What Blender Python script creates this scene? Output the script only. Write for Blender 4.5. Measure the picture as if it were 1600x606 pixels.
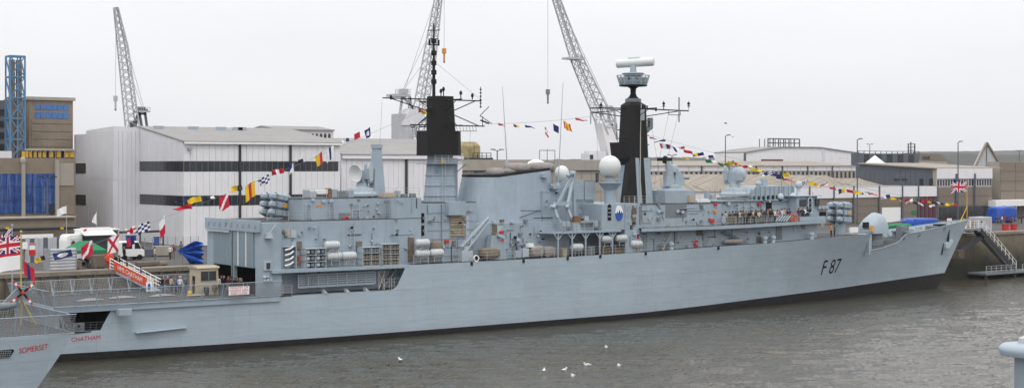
import bpy, bmesh, math, random
from mathutils import Vector, Matrix, noise as mnoise
random.seed(87)
for o in list(bpy.data.objects): bpy.data.objects.remove(o)
SC = bpy.context.scene
COL = SC.collection
R = math.radians
# ------------------------------------------------------------------ camera
# world axes: x runs along the moored frigate (stern 0, bow 148), y away from the camera, z up from the water
FPX, CX, CY, PSI, HOR, CH = 2292., -47.0, -146.2, R(35.9), 260., 18.9
CP, SP = math.cos(PSI), math.sin(PSI)
cam = bpy.data.cameras.new('camera'); camo = bpy.data.objects.new('camera', cam); COL.objects.link(camo)
camo.location = (CX, CY, CH); camo.rotation_euler = (R(90), 0, -PSI)
cam.sensor_width = 36.; cam.lens = FPX / 1600 * 36; cam.shift_y = -(303 - HOR) / 1600.
cam.clip_start = .3; cam.clip_end = 20000; SC.camera = camo
# ------------------------------------------------------------------ sky, sun, exposure (overcast daylight)
SUN_EL, SUN_AZ = R(56), R(215)
W = bpy.data.worlds.new('World'); SC.world = W; W.use_nodes = True
nt = W.node_tree; nt.nodes.clear()
out = nt.nodes.new('ShaderNodeOutputWorld'); bg = nt.nodes.new('ShaderNodeBackground')
sky = nt.nodes.new('ShaderNodeTexSky'); sky.sky_type = 'NISHITA'; sky.sun_disc = False
sky.sun_elevation = SUN_EL; sky.sun_rotation = SUN_AZ; sky.air_density = 1.0; sky.dust_density = 6.0
tc = nt.nodes.new('ShaderNodeTexCoord'); sep = nt.nodes.new('ShaderNodeSeparateXYZ')
nt.links.new(tc.outputs['Generated'], sep.inputs[0])
mp = nt.nodes.new('ShaderNodeMapping'); mp.inputs['Scale'].default_value = (1.6, 1.6, 7)
nt.links.new(tc.outputs['Generated'], mp.inputs[0])
nz = nt.nodes.new('ShaderNodeTexNoise'); nz.inputs['Scale'].default_value = 1.7; nz.inputs['Detail'].default_value = 5
nt.links.new(mp.outputs[0], nz.inputs['Vector'])
cr = nt.nodes.new('ShaderNodeValToRGB')
cr.color_ramp.elements[0].position = .3; cr.color_ramp.elements[0].color = (8.6, 8.65, 8.95, 1)
cr.color_ramp.elements[1].position = .7; cr.color_ramp.elements[1].color = (9.35, 9.35, 9.5, 1)
nt.links.new(nz.outputs['Fac'], cr.inputs[0])
# an overcast deck is brighter overhead than at the horizon
mx = nt.nodes.new('ShaderNodeMath'); mx.operation = 'MULTIPLY_ADD'; mx.use_clamp = False
mc = nt.nodes.new('ShaderNodeMath'); mc.operation = 'MAXIMUM'; mc.inputs[1].default_value = 0
nt.links.new(sep.outputs[2], mc.inputs[0]); nt.links.new(mc.outputs[0], mx.inputs[0])
mx.inputs[1].default_value = 1.35; mx.inputs[2].default_value = 1.
vm = nt.nodes.new('ShaderNodeVectorMath'); vm.operation = 'SCALE'
nt.links.new(cr.outputs[0], vm.inputs[0]); nt.links.new(mx.outputs[0], vm.inputs['Scale'])
mixs = nt.nodes.new('ShaderNodeMix'); mixs.data_type = 'RGBA'; mixs.inputs['Factor'].default_value = .93
nt.links.new(sky.outputs[0], mixs.inputs['A']); nt.links.new(vm.outputs[0], mixs.inputs['B'])
nt.links.new(mixs.outputs['Result'], bg.inputs[0]); bg.inputs[1].default_value = .1
nt.links.new(bg.outputs[0], out.inputs[0])
sl = bpy.data.lights.new('sun', 'SUN'); sl.energy = .8; sl.angle = R(18); sl.color = (1, .97, .93)
so = bpy.data.objects.new('sun', sl); COL.objects.link(so)
# sun direction: high, behind the camera and to its left
so.rotation_euler = (Vector((math.sin(SUN_AZ) * math.cos(SUN_EL), math.cos(SUN_AZ) * math.cos(SUN_EL), math.sin(SUN_EL)))).to_track_quat('Z', 'Y').to_euler()
so.location = (0, -200, 200)
vs = SC.view_settings; vs.view_transform = 'Standard'; vs.look = 'None'; vs.exposure = 0; vs.gamma = 1; vs.use_curve_mapping = False
SC.render.engine = 'CYCLES'

# ------------------------------------------------------------------ photo pixel -> place on a plane
def ray(px, py):
    a = (px - 800) / FPX
    return (a * CP + SP, -a * SP + CP, (HOR - py) / FPX)
def PY(px, py, y):                       # on the plane y = const: x, z
    d = ray(px, py); t = (y - CY) / d[1]
    return CX + t * d[0], CH + t * d[2]
def XY(px, y): return PY(px, 300, y)[0]
def ZY(px, py, y): return PY(px, py, y)[1]
def PZ(px, py, z):                       # on the level z = const: x, y
    d = ray(px, py); t = (z - CH) / d[2]
    return CX + t * d[0], CY + t * d[1]
def V3(px, py, y):
    x, z = PY(px, py, y); return Vector((x, y, z))

# ------------------------------------------------------------------ materials
MATS = {}
def srgb(c):
    return tuple(((v / 255 + .055) / 1.055) ** 2.4 if v > 10 else v / 255 / 12.92 for v in c)
def mat(name, col, rough=.6, var=.12, scale=3., bump=0., metal=0., streak=0., streak_col=(.2, .15, .1), spec=.35, bscale=None, dirt=0., alpha=1.):
    """Principled with noise variation, optional vertical weather streaks and fine relief."""
    if name in MATS: return MATS[name]
    m = bpy.data.materials.new(name); m.use_nodes = True; n = m.node_tree; b = n.nodes['Principled BSDF']
    b.inputs['Roughness'].default_value = rough; b.inputs['Metallic'].default_value = metal
    b.inputs['Specular IOR Level'].default_value = spec
    g = n.nodes.new('ShaderNodeNewGeometry')
    nx = n.nodes.new('ShaderNodeTexNoise'); nx.inputs['Scale'].default_value = scale; nx.inputs['Detail'].default_value = 6; nx.inputs['Roughness'].default_value = .65
    n.links.new(g.outputs['Position'], nx.inputs['Vector'])
    r = n.nodes.new('ShaderNodeMapRange'); r.inputs['To Min'].default_value = 1 - var; r.inputs['To Max'].default_value = 1 + var
    r.inputs['From Min'].default_value = .25; r.inputs['From Max'].default_value = .75
    n.links.new(nx.outputs['Fac'], r.inputs['Value'])
    sc = n.nodes.new('ShaderNodeVectorMath'); sc.operation = 'SCALE'; sc.inputs[0].default_value = col[:3]
    n.links.new(r.outputs[0], sc.inputs['Scale']); last = sc.outputs[0]
    if streak > 0:
        mpn = n.nodes.new('ShaderNodeMapping'); mpn.inputs['Scale'].default_value = (2.2, 2.2, .12)
        n.links.new(g.outputs['Position'], mpn.inputs[0])
        n2 = n.nodes.new('ShaderNodeTexNoise'); n2.inputs['Scale'].default_value = 1.3; n2.inputs['Detail'].default_value = 7
        n.links.new(mpn.outputs[0], n2.inputs['Vector'])
        r2 = n.nodes.new('ShaderNodeMapRange'); r2.inputs['From Min'].default_value = .54; r2.inputs['From Max'].default_value = .78
        r2.inputs['To Min'].default_value = 0; r2.inputs['To Max'].default_value = streak
        n.links.new(n2.outputs['Fac'], r2.inputs['Value'])
        mi = n.nodes.new('ShaderNodeMix'); mi.data_type = 'RGBA'
        n.links.new(r2.outputs[0], mi.inputs['Factor']); n.links.new(last, mi.inputs['A']); mi.inputs['B'].default_value = (*streak_col, 1); last = mi.outputs['Result']
    if dirt > 0:
        n3 = n.nodes.new('ShaderNodeTexNoise'); n3.inputs['Scale'].default_value = scale * 6; n3.inputs['Detail'].default_value = 8
        n.links.new(g.outputs['Position'], n3.inputs['Vector'])
        r3 = n.nodes.new('ShaderNodeMapRange'); r3.inputs['From Min'].default_value = .55; r3.inputs['From Max'].default_value = .75; r3.inputs['To Max'].default_value = dirt
        n.links.new(n3.outputs['Fac'], r3.inputs['Value'])
        mi = n.nodes.new('ShaderNodeMix'); mi.data_type = 'RGBA'
        n.links.new(r3.outputs[0], mi.inputs['Factor']); n.links.new(last, mi.inputs['A']); mi.inputs['B'].default_value = (*[c * .3 for c in col[:3]], 1); last = mi.outputs['Result']
    n.links.new(last, b.inputs['Base Color'])
    if bump > 0:
        nb = n.nodes.new('ShaderNodeTexNoise'); nb.inputs['Scale'].default_value = bscale or scale * 4; nb.inputs['Detail'].default_value = 4
        n.links.new(g.outputs['Position'], nb.inputs['Vector'])
        bp = n.nodes.new('ShaderNodeBump'); bp.inputs['Strength'].default_value = 1; bp.inputs['Distance'].default_value = bump
        n.links.new(nb.outputs['Fac'], bp.inputs['Height']); n.links.new(bp.outputs[0], b.inputs['Normal'])
    MATS[name] = m
    return m
def hullmat():
    m = mat('hull_paint', (.36, .43, .485), rough=.5, var=.08, scale=.25, streak=.3, streak_col=(.3, .3, .28))
    n = m.node_tree; b = n.nodes['Principled BSDF']; g = n.nodes.new('ShaderNodeNewGeometry')
    # plate seams: long welded strakes, each a shade apart
    src = b.inputs['Base Color'].links[0].from_socket; sx_ = n.nodes.new('ShaderNodeSeparateXYZ'); cx_ = n.nodes.new('ShaderNodeCombineXYZ'); n.links.new(g.outputs['Position'], sx_.inputs[0]); n.links.new(sx_.outputs[0], cx_.inputs[0]); n.links.new(sx_.outputs[2], cx_.inputs[1])
    bk = n.nodes.new('ShaderNodeTexBrick'); bk.inputs['Color1'].default_value = (1, 1, 1, 1); bk.inputs['Color2'].default_value = (.95, .955, .96, 1); bk.inputs['Mortar'].default_value = (.84, .84, .83, 1)
    bk.inputs['Scale'].default_value = 1; bk.inputs['Brick Width'].default_value = 8.5; bk.inputs['Row Height'].default_value = 1.75; bk.inputs['Mortar Size'].default_value = .035; bk.inputs['Mortar Smooth'].default_value = .6; n.links.new(cx_.outputs[0], bk.inputs['Vector'])
    mu = n.nodes.new('ShaderNodeVectorMath'); mu.operation = 'MULTIPLY'; n.links.new(src, mu.inputs[0]); n.links.new(bk.outputs['Color'], mu.inputs[1]); n.links.new(mu.outputs[0], b.inputs['Base Color'])
    # slight unevenness of the welded plating, longer fore and aft than up and down
    mp_ = n.nodes.new('ShaderNodeMapping'); mp_.inputs['Scale'].default_value = (.22, .22, .75); n.links.new(g.outputs['Position'], mp_.inputs[0])
    w1 = n.nodes.new('ShaderNodeTexNoise'); w1.inputs['Scale'].default_value = 1.6; w1.inputs['Detail'].default_value = 3; n.links.new(mp_.outputs[0], w1.inputs['Vector'])
    bp = n.nodes.new('ShaderNodeBump'); bp.inputs['Distance'].default_value = .045; n.links.new(w1.outputs['Fac'], bp.inputs['Height'])
    n.links.new(bp.outputs[0], b.inputs['Normal'])
    return m
K = {}
def km(k, *a, **kw): K[k] = mat(k, *a, **kw); return K[k]
K['hull'] = hullmat()
km('boot', (.014, .013, .014), rough=.6, var=.5, scale=1.5, streak=.25, streak_col=(.07, .06, .05))
km('grey', (.3, .365, .42), rough=.5, var=.1, scale=.6, streak=.4, streak_col=(.2, .215, .225), bump=.006, bscale=1.2)
km('greylite', (.4, .455, .5), rough=.5, var=.08, scale=1.5, streak=.12, streak_col=(.3, .28, .25))
km('greydark', (.16, .185, .2), rough=.55, var=.15, scale=2)
km('deck', (.06, .064, .066), rough=.85, var=.25, scale=.8, bump=.004)
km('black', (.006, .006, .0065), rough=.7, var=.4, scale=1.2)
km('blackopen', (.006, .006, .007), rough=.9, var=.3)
km('white', (.78, .78, .76), rough=.45, var=.05, scale=1.5, streak=.1, streak_col=(.5, .48, .44))
km('raft', (.5, .52, .52), rough=.4, var=.08, scale=2)
km('rust', (.2, .1, .05), rough=.8, var=.4, scale=3)
km('wood', (.15, .125, .095), rough=.8, var=.3, scale=3)
km('canvas', (.2, .17, .13), rough=.95, var=.3, scale=4, bump=.05, bscale=6)
km('cover', (.27, .245, .235), rough=.95, var=.25, scale=2.5, bump=.06, bscale=5)
km('red', (.5, .03, .025), rough=.55, var=.12)
km('redorange', (.6, .08, .03), rough=.5, var=.12)
km('orange', (.6, .25, .03), rough=.5, var=.1)
km('yellow', (.65, .42, .03), rough=.5, var=.1)
km('blue', (.02, .09, .35), rough=.55, var=.2, scale=2)
km('flagblue', (.015, .025, .14), rough=.8, var=.1)
km('flagred', (.5, .015, .04), rough=.8, var=.1)
km('flagyellow', (.72, .48, .02), rough=.8, var=.1)
km('flagwhite', (.78, .78, .78), rough=.8, var=.05)
km('flagblack', (.015, .015, .018), rough=.8, var=.1)
km('flaggreen', (.02, .18, .08), rough=.8, var=.1)
km('tan', (.42, .36, .26), rough=.6, var=.1, scale=2, streak=.15, streak_col=(.25, .2, .14))
km('steel', (.3, .31, .32), rough=.45, var=.15, scale=3, metal=.3)
km('rail', (.42, .42, .38), rough=.5, var=.15, scale=3)
km('rope', (.3, .26, .2), rough=.95, var=.3, scale=5)
km('glass', (.025, .03, .035), rough=.12, var=.2, scale=.5, spec=.6)
km('dome', (.6, .63, .62), rough=.4, var=.03, scale=1, streak=.12, streak_col=(.55, .55, .5))

# ------------------------------------------------------------------ mesh collector
class MB:
    def __init__(s): s.v = []; s.f = []; s.m = []
    def add(s, vs, fs, mi=0):
        o = len(s.v); s.v += [tuple(p) for p in vs]; s.f += [tuple(i + o for i in f) for f in fs]; s.m += [mi] * len(fs); return s
    def box(s, x0, x1, y0, y1, z0, z1, mi=0):
        return s.add([(x0, y0, z0), (x1, y0, z0), (x1, y1, z0), (x0, y1, z0), (x0, y0, z1), (x1, y0, z1), (x1, y1, z1), (x0, y1, z1)],
                     [(0, 3, 2, 1), (4, 5, 6, 7), (0, 1, 5, 4), (1, 2, 6, 5), (2, 3, 7, 6), (3, 0, 4, 7)], mi)
    def hexa(s, b, t, mi=0):             # bottom and top quads (x,y,z)*4, same winding
        return s.add(list(b) + list(t), [(0, 3, 2, 1), (4, 5, 6, 7), (0, 1, 5, 4), (1, 2, 6, 5), (2, 3, 7, 6), (3, 0, 4, 7)], mi)
    def prism(s, poly, y0, y1, mi=0):    # outline in x,z extruded along y
        n = len(poly)
        vs = [(p[0], y0, p[1]) for p in poly] + [(p[0], y1, p[1]) for p in poly]
        return s.add(vs, [tuple(range(n)), tuple(range(2 * n - 1, n - 1, -1))] + [(i, i + n, (i + 1) % n + n, (i + 1) % n) for i in range(n)], mi)
    def prismx(s, poly, x0, x1, mi=0):   # outline in y,z extruded along x
        n = len(poly)
        vs = [(x0, p[0], p[1]) for p in poly] + [(x1, p[0], p[1]) for p in poly]
        return s.add(vs, [tuple(range(n)), tuple(range(2 * n - 1, n - 1, -1))] + [(i, i + n, (i + 1) % n + n, (i + 1) % n) for i in range(n)], mi)
    def prismz(s, poly, z0, z1, mi=0):
        n = len(poly)
        vs = [(p[0], p[1], z0) for p in poly] + [(p[0], p[1], z1) for p in poly]
        return s.add(vs, [tuple(range(n)), tuple(range(2 * n - 1, n - 1, -1))] + [(i, i + n, (i + 1) % n + n, (i + 1) % n) for i in range(n)], mi)
    def tube(s, p, q, r, r2=None, n=6, mi=0, caps=True):
        p = Vector(p); q = Vector(q); d = q - p
        if d.length < 1e-6: return s
        r2 = r if r2 is None else r2; d.normalize()
        a = Vector((0, 0, 1)) if abs(d.z) < .9 else Vector((1, 0, 0))
        u = d.cross(a).normalized(); w = d.cross(u)
        vs = []
        for c, rr in ((p, r), (q, r2)):
            for i in range(n):
                t = 2 * math.pi * (i + .5) / n; vs.append(c + (u * math.cos(t) + w * math.sin(t)) * rr)
        fs = [(i, (i + 1) % n, n + (i + 1) % n, n + i) for i in range(n)]
        if caps: fs += [tuple(range(n - 1, -1, -1)), tuple(range(n, 2 * n))]
        return s.add(vs, fs, mi)
    def line(s, pts, r, n=5, mi=0, closed=False):
        pts = list(pts)
        for a, b in zip(pts, pts[1:] + (pts[:1] if closed else [])): s.tube(a, b, r, n=n, mi=mi)
        return s
    def lathe(s, c, prof, n=16, axis='z', mi=0, dirv=None):   # prof = [(radius, height)...]
        c = Vector(c)
        d = {'x': Vector((1, 0, 0)), 'y': Vector((0, 1, 0)), 'z': Vector((0, 0, 1))}[axis] if dirv is None else Vector(dirv).normalized()
        a = Vector((0, 0, 1)) if abs(d.z) < .9 else Vector((1, 0, 0))
        u = d.cross(a).normalized(); w = d.cross(u)
        vs = []
        for r, h in prof:
            for i in range(n):
                t = 2 * math.pi * i / n; vs.append(c + d * h + (u * math.cos(t) + w * math.sin(t)) * max(r, .001))
        fs = []
        for k in range(len(prof) - 1):
            for i in range(n):
                j = (i + 1) % n; fs.append((k * n + i, k * n + j, (k + 1) * n + j, (k + 1) * n + i))
        fs += [tuple(range(n - 1, -1, -1)), tuple(range((len(prof) - 1) * n, len(prof) * n))]
        return s.add(vs, fs, mi)
    def ball(s, c, r, n=14, mi=0, sz=1., k=8):
        return s.lathe(c, [(r * math.sin(math.pi * i / k), -r * sz * math.cos(math.pi * i / k)) for i in range(k + 1)], n, 'z', mi)
    def xf(s, M, i0=0):
        s.v[i0:] = [tuple(M @ Vector(p)) for p in s.v[i0:]]; return s
    def mesh(s, name, mats, smooth=False):
        me = bpy.data.meshes.new(name); me.from_pydata(s.v, [], s.f)
        for m in (mats if isinstance(mats, (list, tuple)) else [mats]): me.materials.append(K[m] if isinstance(m, str) else m)
        if any(s.m): me.polygons.foreach_set('material_index', s.m)
        bm = bmesh.new(); bm.from_mesh(me); bmesh.ops.recalc_face_normals(bm, faces=bm.faces)
        bm.to_mesh(me); bm.free()
        if smooth:
            me.polygons.foreach_set('use_smooth', [True] * len(me.polygons))
            try: me.set_sharp_from_angle(angle=R(smooth if smooth > 1 else 40))
            except Exception: pass
        me.update(); return me
def link(name, me, parent=None, loc=None, rot=None, scale=None):
    o = bpy.data.objects.new(name, me); COL.objects.link(o)
    if parent is not None: o.parent = parent
    if loc is not None: o.location = loc
    if rot is not None: o.rotation_euler = rot
    if scale is not None: o.scale = scale
    return o
def world_off(parent):
    v = Vector((0, 0, 0))
    while parent is not None: v += parent.location; parent = parent.parent
    return v
def part(name, mb, mats, parent=None, smooth=False, label=None, bevel=0):
    """mb in world coordinates -> object, child of parent (parents are only translated)."""
    o = link(name, mb.mesh(name, mats, smooth), parent)
    if parent is not None: o.location = -world_off(parent)
    if label: o['label'] = label
    if bevel:
        b = o.modifiers.new('bevel', 'BEVEL'); b.width = bevel; b.segments = 2; b.limit_method = 'ANGLE'
    return o
def tag(o, label=None, cat=None, group=None, kind=None):
    if label: o['label'] = label
    if cat: o['category'] = cat
    if group: o['group'] = group
    if kind: o['kind'] = kind
    return o
def empty(name, loc=(0, 0, 0), label=None, cat=None, group=None):
    o = bpy.data.objects.new(name, None); COL.objects.link(o); o.location = loc; o.empty_display_size = .3
    return tag(o, label, cat, group)
def piece(name, mkey, parent, x0, x1, y0, y1, z0, z1):
    """a box-shaped piece that shares one unit mesh per material."""
    k = 'unit_' + mkey
    if k not in MESH: MESH[k] = MB().box(-.5, .5, -.5, .5, -.5, .5).mesh(k, mkey)
    w = world_off(parent)
    return link(name, MESH[k], parent, ((x0 + x1) / 2 - w.x, (y0 + y1) / 2 - w.y, (z0 + z1) / 2 - w.z), None, (abs(x1 - x0), abs(y1 - y0), abs(z1 - z0)))
MESH = {}
def copy_tree(o, parent=None):
    c = o.copy(); COL.objects.link(c); c.parent = parent
    for ch in list(o.children): copy_tree(ch, c)
    return c
ORD = ['first', 'second', 'third', 'fourth', 'fifth', 'sixth', 'seventh', 'eighth', 'ninth', 'tenth', 'eleventh', 'twelfth', 'thirteenth', 'fourteenth', 'fifteenth', 'sixteenth', 'seventeenth', 'eighteenth', 'nineteenth', 'twentieth'] + \
      ['twenty-' + w for w in ('first', 'second', 'third', 'fourth', 'fifth', 'sixth', 'seventh', 'eighth', 'ninth')] + ['thirtieth'] + ['thirty-' + w for w in ('first', 'second', 'third', 'fourth', 'fifth', 'sixth', 'seventh', 'eighth', 'ninth')]
def text_mb(s, size, depth=.01, extrude=0.):
    """flat lettering as polygons in x,z (centred), read from the -y side."""
    c = bpy.data.curves.new('lettering', 'FONT'); c.body = s; c.size = size; c.align_x = 'CENTER'; c.align_y = 'CENTER'; c.resolution_u = 3
    o = bpy.data.objects.new('lettering', c); COL.objects.link(o)
    dg = bpy.context.evaluated_depsgraph_get(); me = bpy.data.meshes.new_from_object(o.evaluated_get(dg))
    b = MB(); b.add([(v.co.x, 0, v.co.y) for v in me.vertices], [tuple(p.vertices) for p in me.polygons])
    bpy.data.objects.remove(o); bpy.data.curves.remove(c); bpy.data.meshes.remove(me)
    return b
def pbx(mb, px0, py0, px1, py1, y, d, mi=0):
    """box whose camera-side face fills a photo rectangle on plane y; d deep."""
    pm, qm = (px0 + px1) / 2, (py0 + py1) / 2
    x0 = PY(px0, qm, y)[0]; x1 = PY(px1, qm, y)[0]; z1 = ZY(pm, py0, y); z0 = ZY(pm, py1, y)
    return mb.box(x0, x1, y, y + d, z0, z1, mi)
# ================================================================== the moored frigate
def lerp_tab(t, x):
    if x <= t[0][0]: return t[0][1]
    for (a, b), (c, d) in zip(t, t[1:]):
        if x <= c: return b + (d - b) * (x - a) / (c - a) if c > a else d
    return t[-1][1]
BD = [(0, 6.3), (10, 6.9), (25, 7.2), (40, 7.4), (75, 7.4), (95, 7.1), (107, 6.5), (118, 5.5), (128, 4.2), (138, 2.5), (145, 1.0), (148.3, .06)]
BWL = [(0, 5.7), (10, 6.4), (25, 7.0), (40, 7.3), (70, 7.2), (85, 6.3), (99, 4.9), (110, 3.6), (118, 2.7), (130, 1.5), (140, .6), (148.3, .06)]
TOP = [(0, 5.3), (38.5, 5.3), (38.6, 7.95), (57, 8.0), (73, 8.17), (86, 8.47), (97, 8.64), (107, 8.95), (118.6, 9.2), (118.7, 6.55), (124, 7.0), (127.8, 7.7), (128.9, 8.85), (136, 9.35), (141, 9.85), (148.3, 10.5)]
BOOT = [(0, .8), (30, .6), (75, .62), (99, 1.15), (118, 1.55), (148.3, 2.3)]
MAIN = [(22, 8.02), (38.6, 7.95), (57, 8.0), (73, 8.17), (86, 8.47), (97, 8.64), (107, 8.95), (118.6, 9.1)]
def xstem(z): return 140.6 + 7.7 * max(-.3, z / 10.5) ** 1.0 if z > 0 else 140.6 + z * .9
def hx(xi, z): return xi if xi < 112 else 112 + (xi - 112) * (xstem(z) - 112) / 36.3
def hb(xi, z):
    w, d = lerp_tab(BWL, xi), lerp_tab(BD, xi); t = max(-.4, min(1.15, z / 8.5 if xi < 120 else z / 9.6))
    if z < 0: return max(.03, w * (1 + .12 * z / 2.5))
    return w + (d - w) * (t ** 1.25)
def hull_y(x, z):                        # starboard shell at a real x
    xi = x if x < 112 else 112 + (x - 112) * 36.3 / (xstem(z) - 112)
    return -hb(xi, z)
frig = empty('frigate', (0, 0, 0), 'long pale grey warship with F87 on its bow and two black mast tops', 'warship')
G = 'grey'
km('greylite2', (.315, .375, .42), rough=.5, var=.1, scale=2, streak=.15, streak_col=(.26, .25, .23)); km('yelloworange', (.7, .33, .02), rough=.5, var=.06); km('door_grey', (.2, .26, .3), rough=.5, var=.06)
h = MB()
XS = [0, .6, 1.2, 2, 3, 4, 5.6, 8, 12, 16, 20, 24, 28, 32, 36, 38.5, 39.4, 44, 50, 56, 62, 68, 74, 80, 86, 91, 96, 101, 105, 109, 113, 116, 118.6, 118.7, 121, 124, 126, 127.8, 128.9, 132, 136, 139, 142, 144.5, 146.5, 148.3]
def rows(xi):
    top = lerp_tab(TOP, xi); bt = lerp_tab(BOOT, xi); lo = 5.3
    r = [-2.5, -.6, bt] + [bt + (2.9 - bt) * .5, 2.9, 3.9, 4.75, lo]
    return r + [lo + (top - lo) * k / 4 for k in range(1, 5)] if top > lo + .1 else r + [lo] * 4
for sd in (-1, 1):
    grid = []
    for xi in XS:
        col = []
        for j, z in enumerate(rows(xi)):
            xx = xi
            if 5 < xi < 6: xx = {3: 4.5, 4: 4.6, 5: 5.1, 6: 5.6}.get(j, xi)
            col.append((hx(xx, z), sd * hb(xx, z), z))
        grid.append(col)
    n = len(grid[0]); base = len(h.v)
    h.v += [p for c in grid for p in c]
    for i in range(len(grid) - 1):
        for j in range(n - 1):
            if XS[i] < 38.7 and j >= 7: continue
            if sd == -1 and .5 < XS[i] < 5 and j in (4, 5): continue      # mooring port in the quarter
            h.f.append((base + i * n + j, base + (i + 1) * n + j, base + (i + 1) * n + j + 1, base + i * n + j + 1)); h.m.append(1 if j < 2 else 0)
rs = rows(0)[:8]                                                       # transom
for j in range(7):
    a, b = rs[j], rs[j + 1]; ya, yb = hb(0, a), hb(0, b)
    h.add([(0, -ya, a), (0, ya, a), (0, yb, b), (0, -yb, b)], [(0, 1, 2, 3)], 1 if j < 2 else 0)
hull = part('hull', h, ['hull', 'boot'], frig, smooth=25)
# cut the shell cells behind the gallery's slanted end: the interior faces
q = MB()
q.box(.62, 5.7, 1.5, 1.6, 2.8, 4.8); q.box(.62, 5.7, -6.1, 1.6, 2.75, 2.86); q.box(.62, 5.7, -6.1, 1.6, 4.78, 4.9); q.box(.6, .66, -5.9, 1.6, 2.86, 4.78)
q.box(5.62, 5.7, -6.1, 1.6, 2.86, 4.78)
part('mooring_port', q, 'blackopen', hull)  # inner faces coloured near black in place of the shade deep inside
b = MB(); b.box(2.0, 3.1, -5.9, -5.5, 2.9, 3.7); b.lathe((2.5, -5.9, 3.4), [(.28, 0), (.28, -.12), (.17, -.12), (.17, 0)], 12, 'y')
for i in range(7): b.tube((1.2 + i * .6, -6.0, 2.9), (1.2 + i * .62, -6.05, 3.7), .014)
for k in range(4): b.tube((1.1, -6.0, 3.0 + k * .23), (5.0, -6.05, 3.0 + k * .23), .012)
part('fairlead', b, 'greydark', hull)
b = MB(); b.prism([(8.0, 2.42), (13.3, 2.6), (13.3, 2.66), (8.0, 2.48)], -6.95, -6.4); part('rubbing_strake', b, 'hull', hull)
for k in range(9): b = MB(); z_ = .9 + k * .22; b.box(13.0, 13.09, hull_y(13, z_) - .02, hull_y(13, z_) + .05, z_, z_ + .09); part('draught_mark', b, 'greylite', hull)
b = MB(); b.box(5.9, 7.2, -7.75, -6.9, 4.35, 4.95); part('boat_boom_box', b, 'greylite2', hull)
# lettering on the shell
def hull_text(s, x, z, size, stretch, mk, name, dz=0.):
    t = text_mb(s, size); t.v = [(x + p[0] * stretch, 0, z + p[2] + dz * p[0]) for p in t.v]
    t.v = [(p[0], hull_y(p[0], p[2]) - .025, p[2]) for p in t.v]
    return part(name, t, mk, hull)
hull_text('F 87', 111.0, 4.65, 3.0, .82, 'black', 'pennant_number', .03)
hull_text('CHATHAM', 3.2, 2.15, .62, .95, 'red', 'ship_name', .02)
# recessed gallery under the overhanging deck
g_ = MB(); g_.box(22.5, 39.3, -4.9, -4.8, 5.3, 7.9); g_.box(22.4, 39.3, -7.1, -4.8, 5.2, 5.32, 1)
g_.box(39.25, 39.4, -7.3, -4.8, 5.3, 7.9)
part('gallery_wall', g_, ['grey', 'deck'], frig)
g_ = MB(); g_.prism([(22.6, 7.72), (39.6, 7.66), (39.6, 7.97), (22.6, 8.06)], -7.36, -4.8); part('overhang_deck', g_, ['grey'], frig)
g_ = MB()
g_.add([(a, hull_y(a, c) - .012, c) for a, c in ((39.5, 5.25), (36.8, 5.25), (37.4, 5.42), (37.8, 5.7), (38.05, 6.1), (38.7, 7.35), (38.85, 7.7), (39.5, 7.7))], [tuple(range(8))])
part('gallery_end_plate', g_, 'hull', frig)
# decks
def deck_strip(name, xs, zf, inset, mk='deck', under=.06):
    m = MB(); prev = None
    for x in xs:
        z = zf(x); w = max(.02, -hull_y(min(x, 147.5), z) - inset); cur = [(x, -w, z), (x, w, z)]
        if prev: m.add(prev + cur, [(0, 2, 3, 1)])
        prev = cur
    return part(name, m, mk, frig)
deck_strip('flight_deck', [0.02, 2, 5, 10, 15, 20, 22.6], lambda x: 5.36, -.12)
MD = lambda x: lerp_tab(MAIN, x) - .03
deck_strip('main_deck', [22.7, 30, 38.6, 48, 57, 65, 73, 80, 86, 92, 97, 102, 107, 112, 118.5], MD, .04)
FD = lambda x: lerp_tab([(112, 6.3), (118.7, 6.5), (124, 6.95), (127.8, 7.65), (136, 8.5), (148, 9.3)], x)
deck_strip('foredeck', [112, 115, 118.7, 121, 124, 127.8, 132, 136, 140, 143, 145.5, 147.4], FD, .06)
b = MB(); b.box(118.3, 118.62, -5.4, 5.4, 6.3, 9.1); part('break_bulkhead', b, G, frig)
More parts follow.
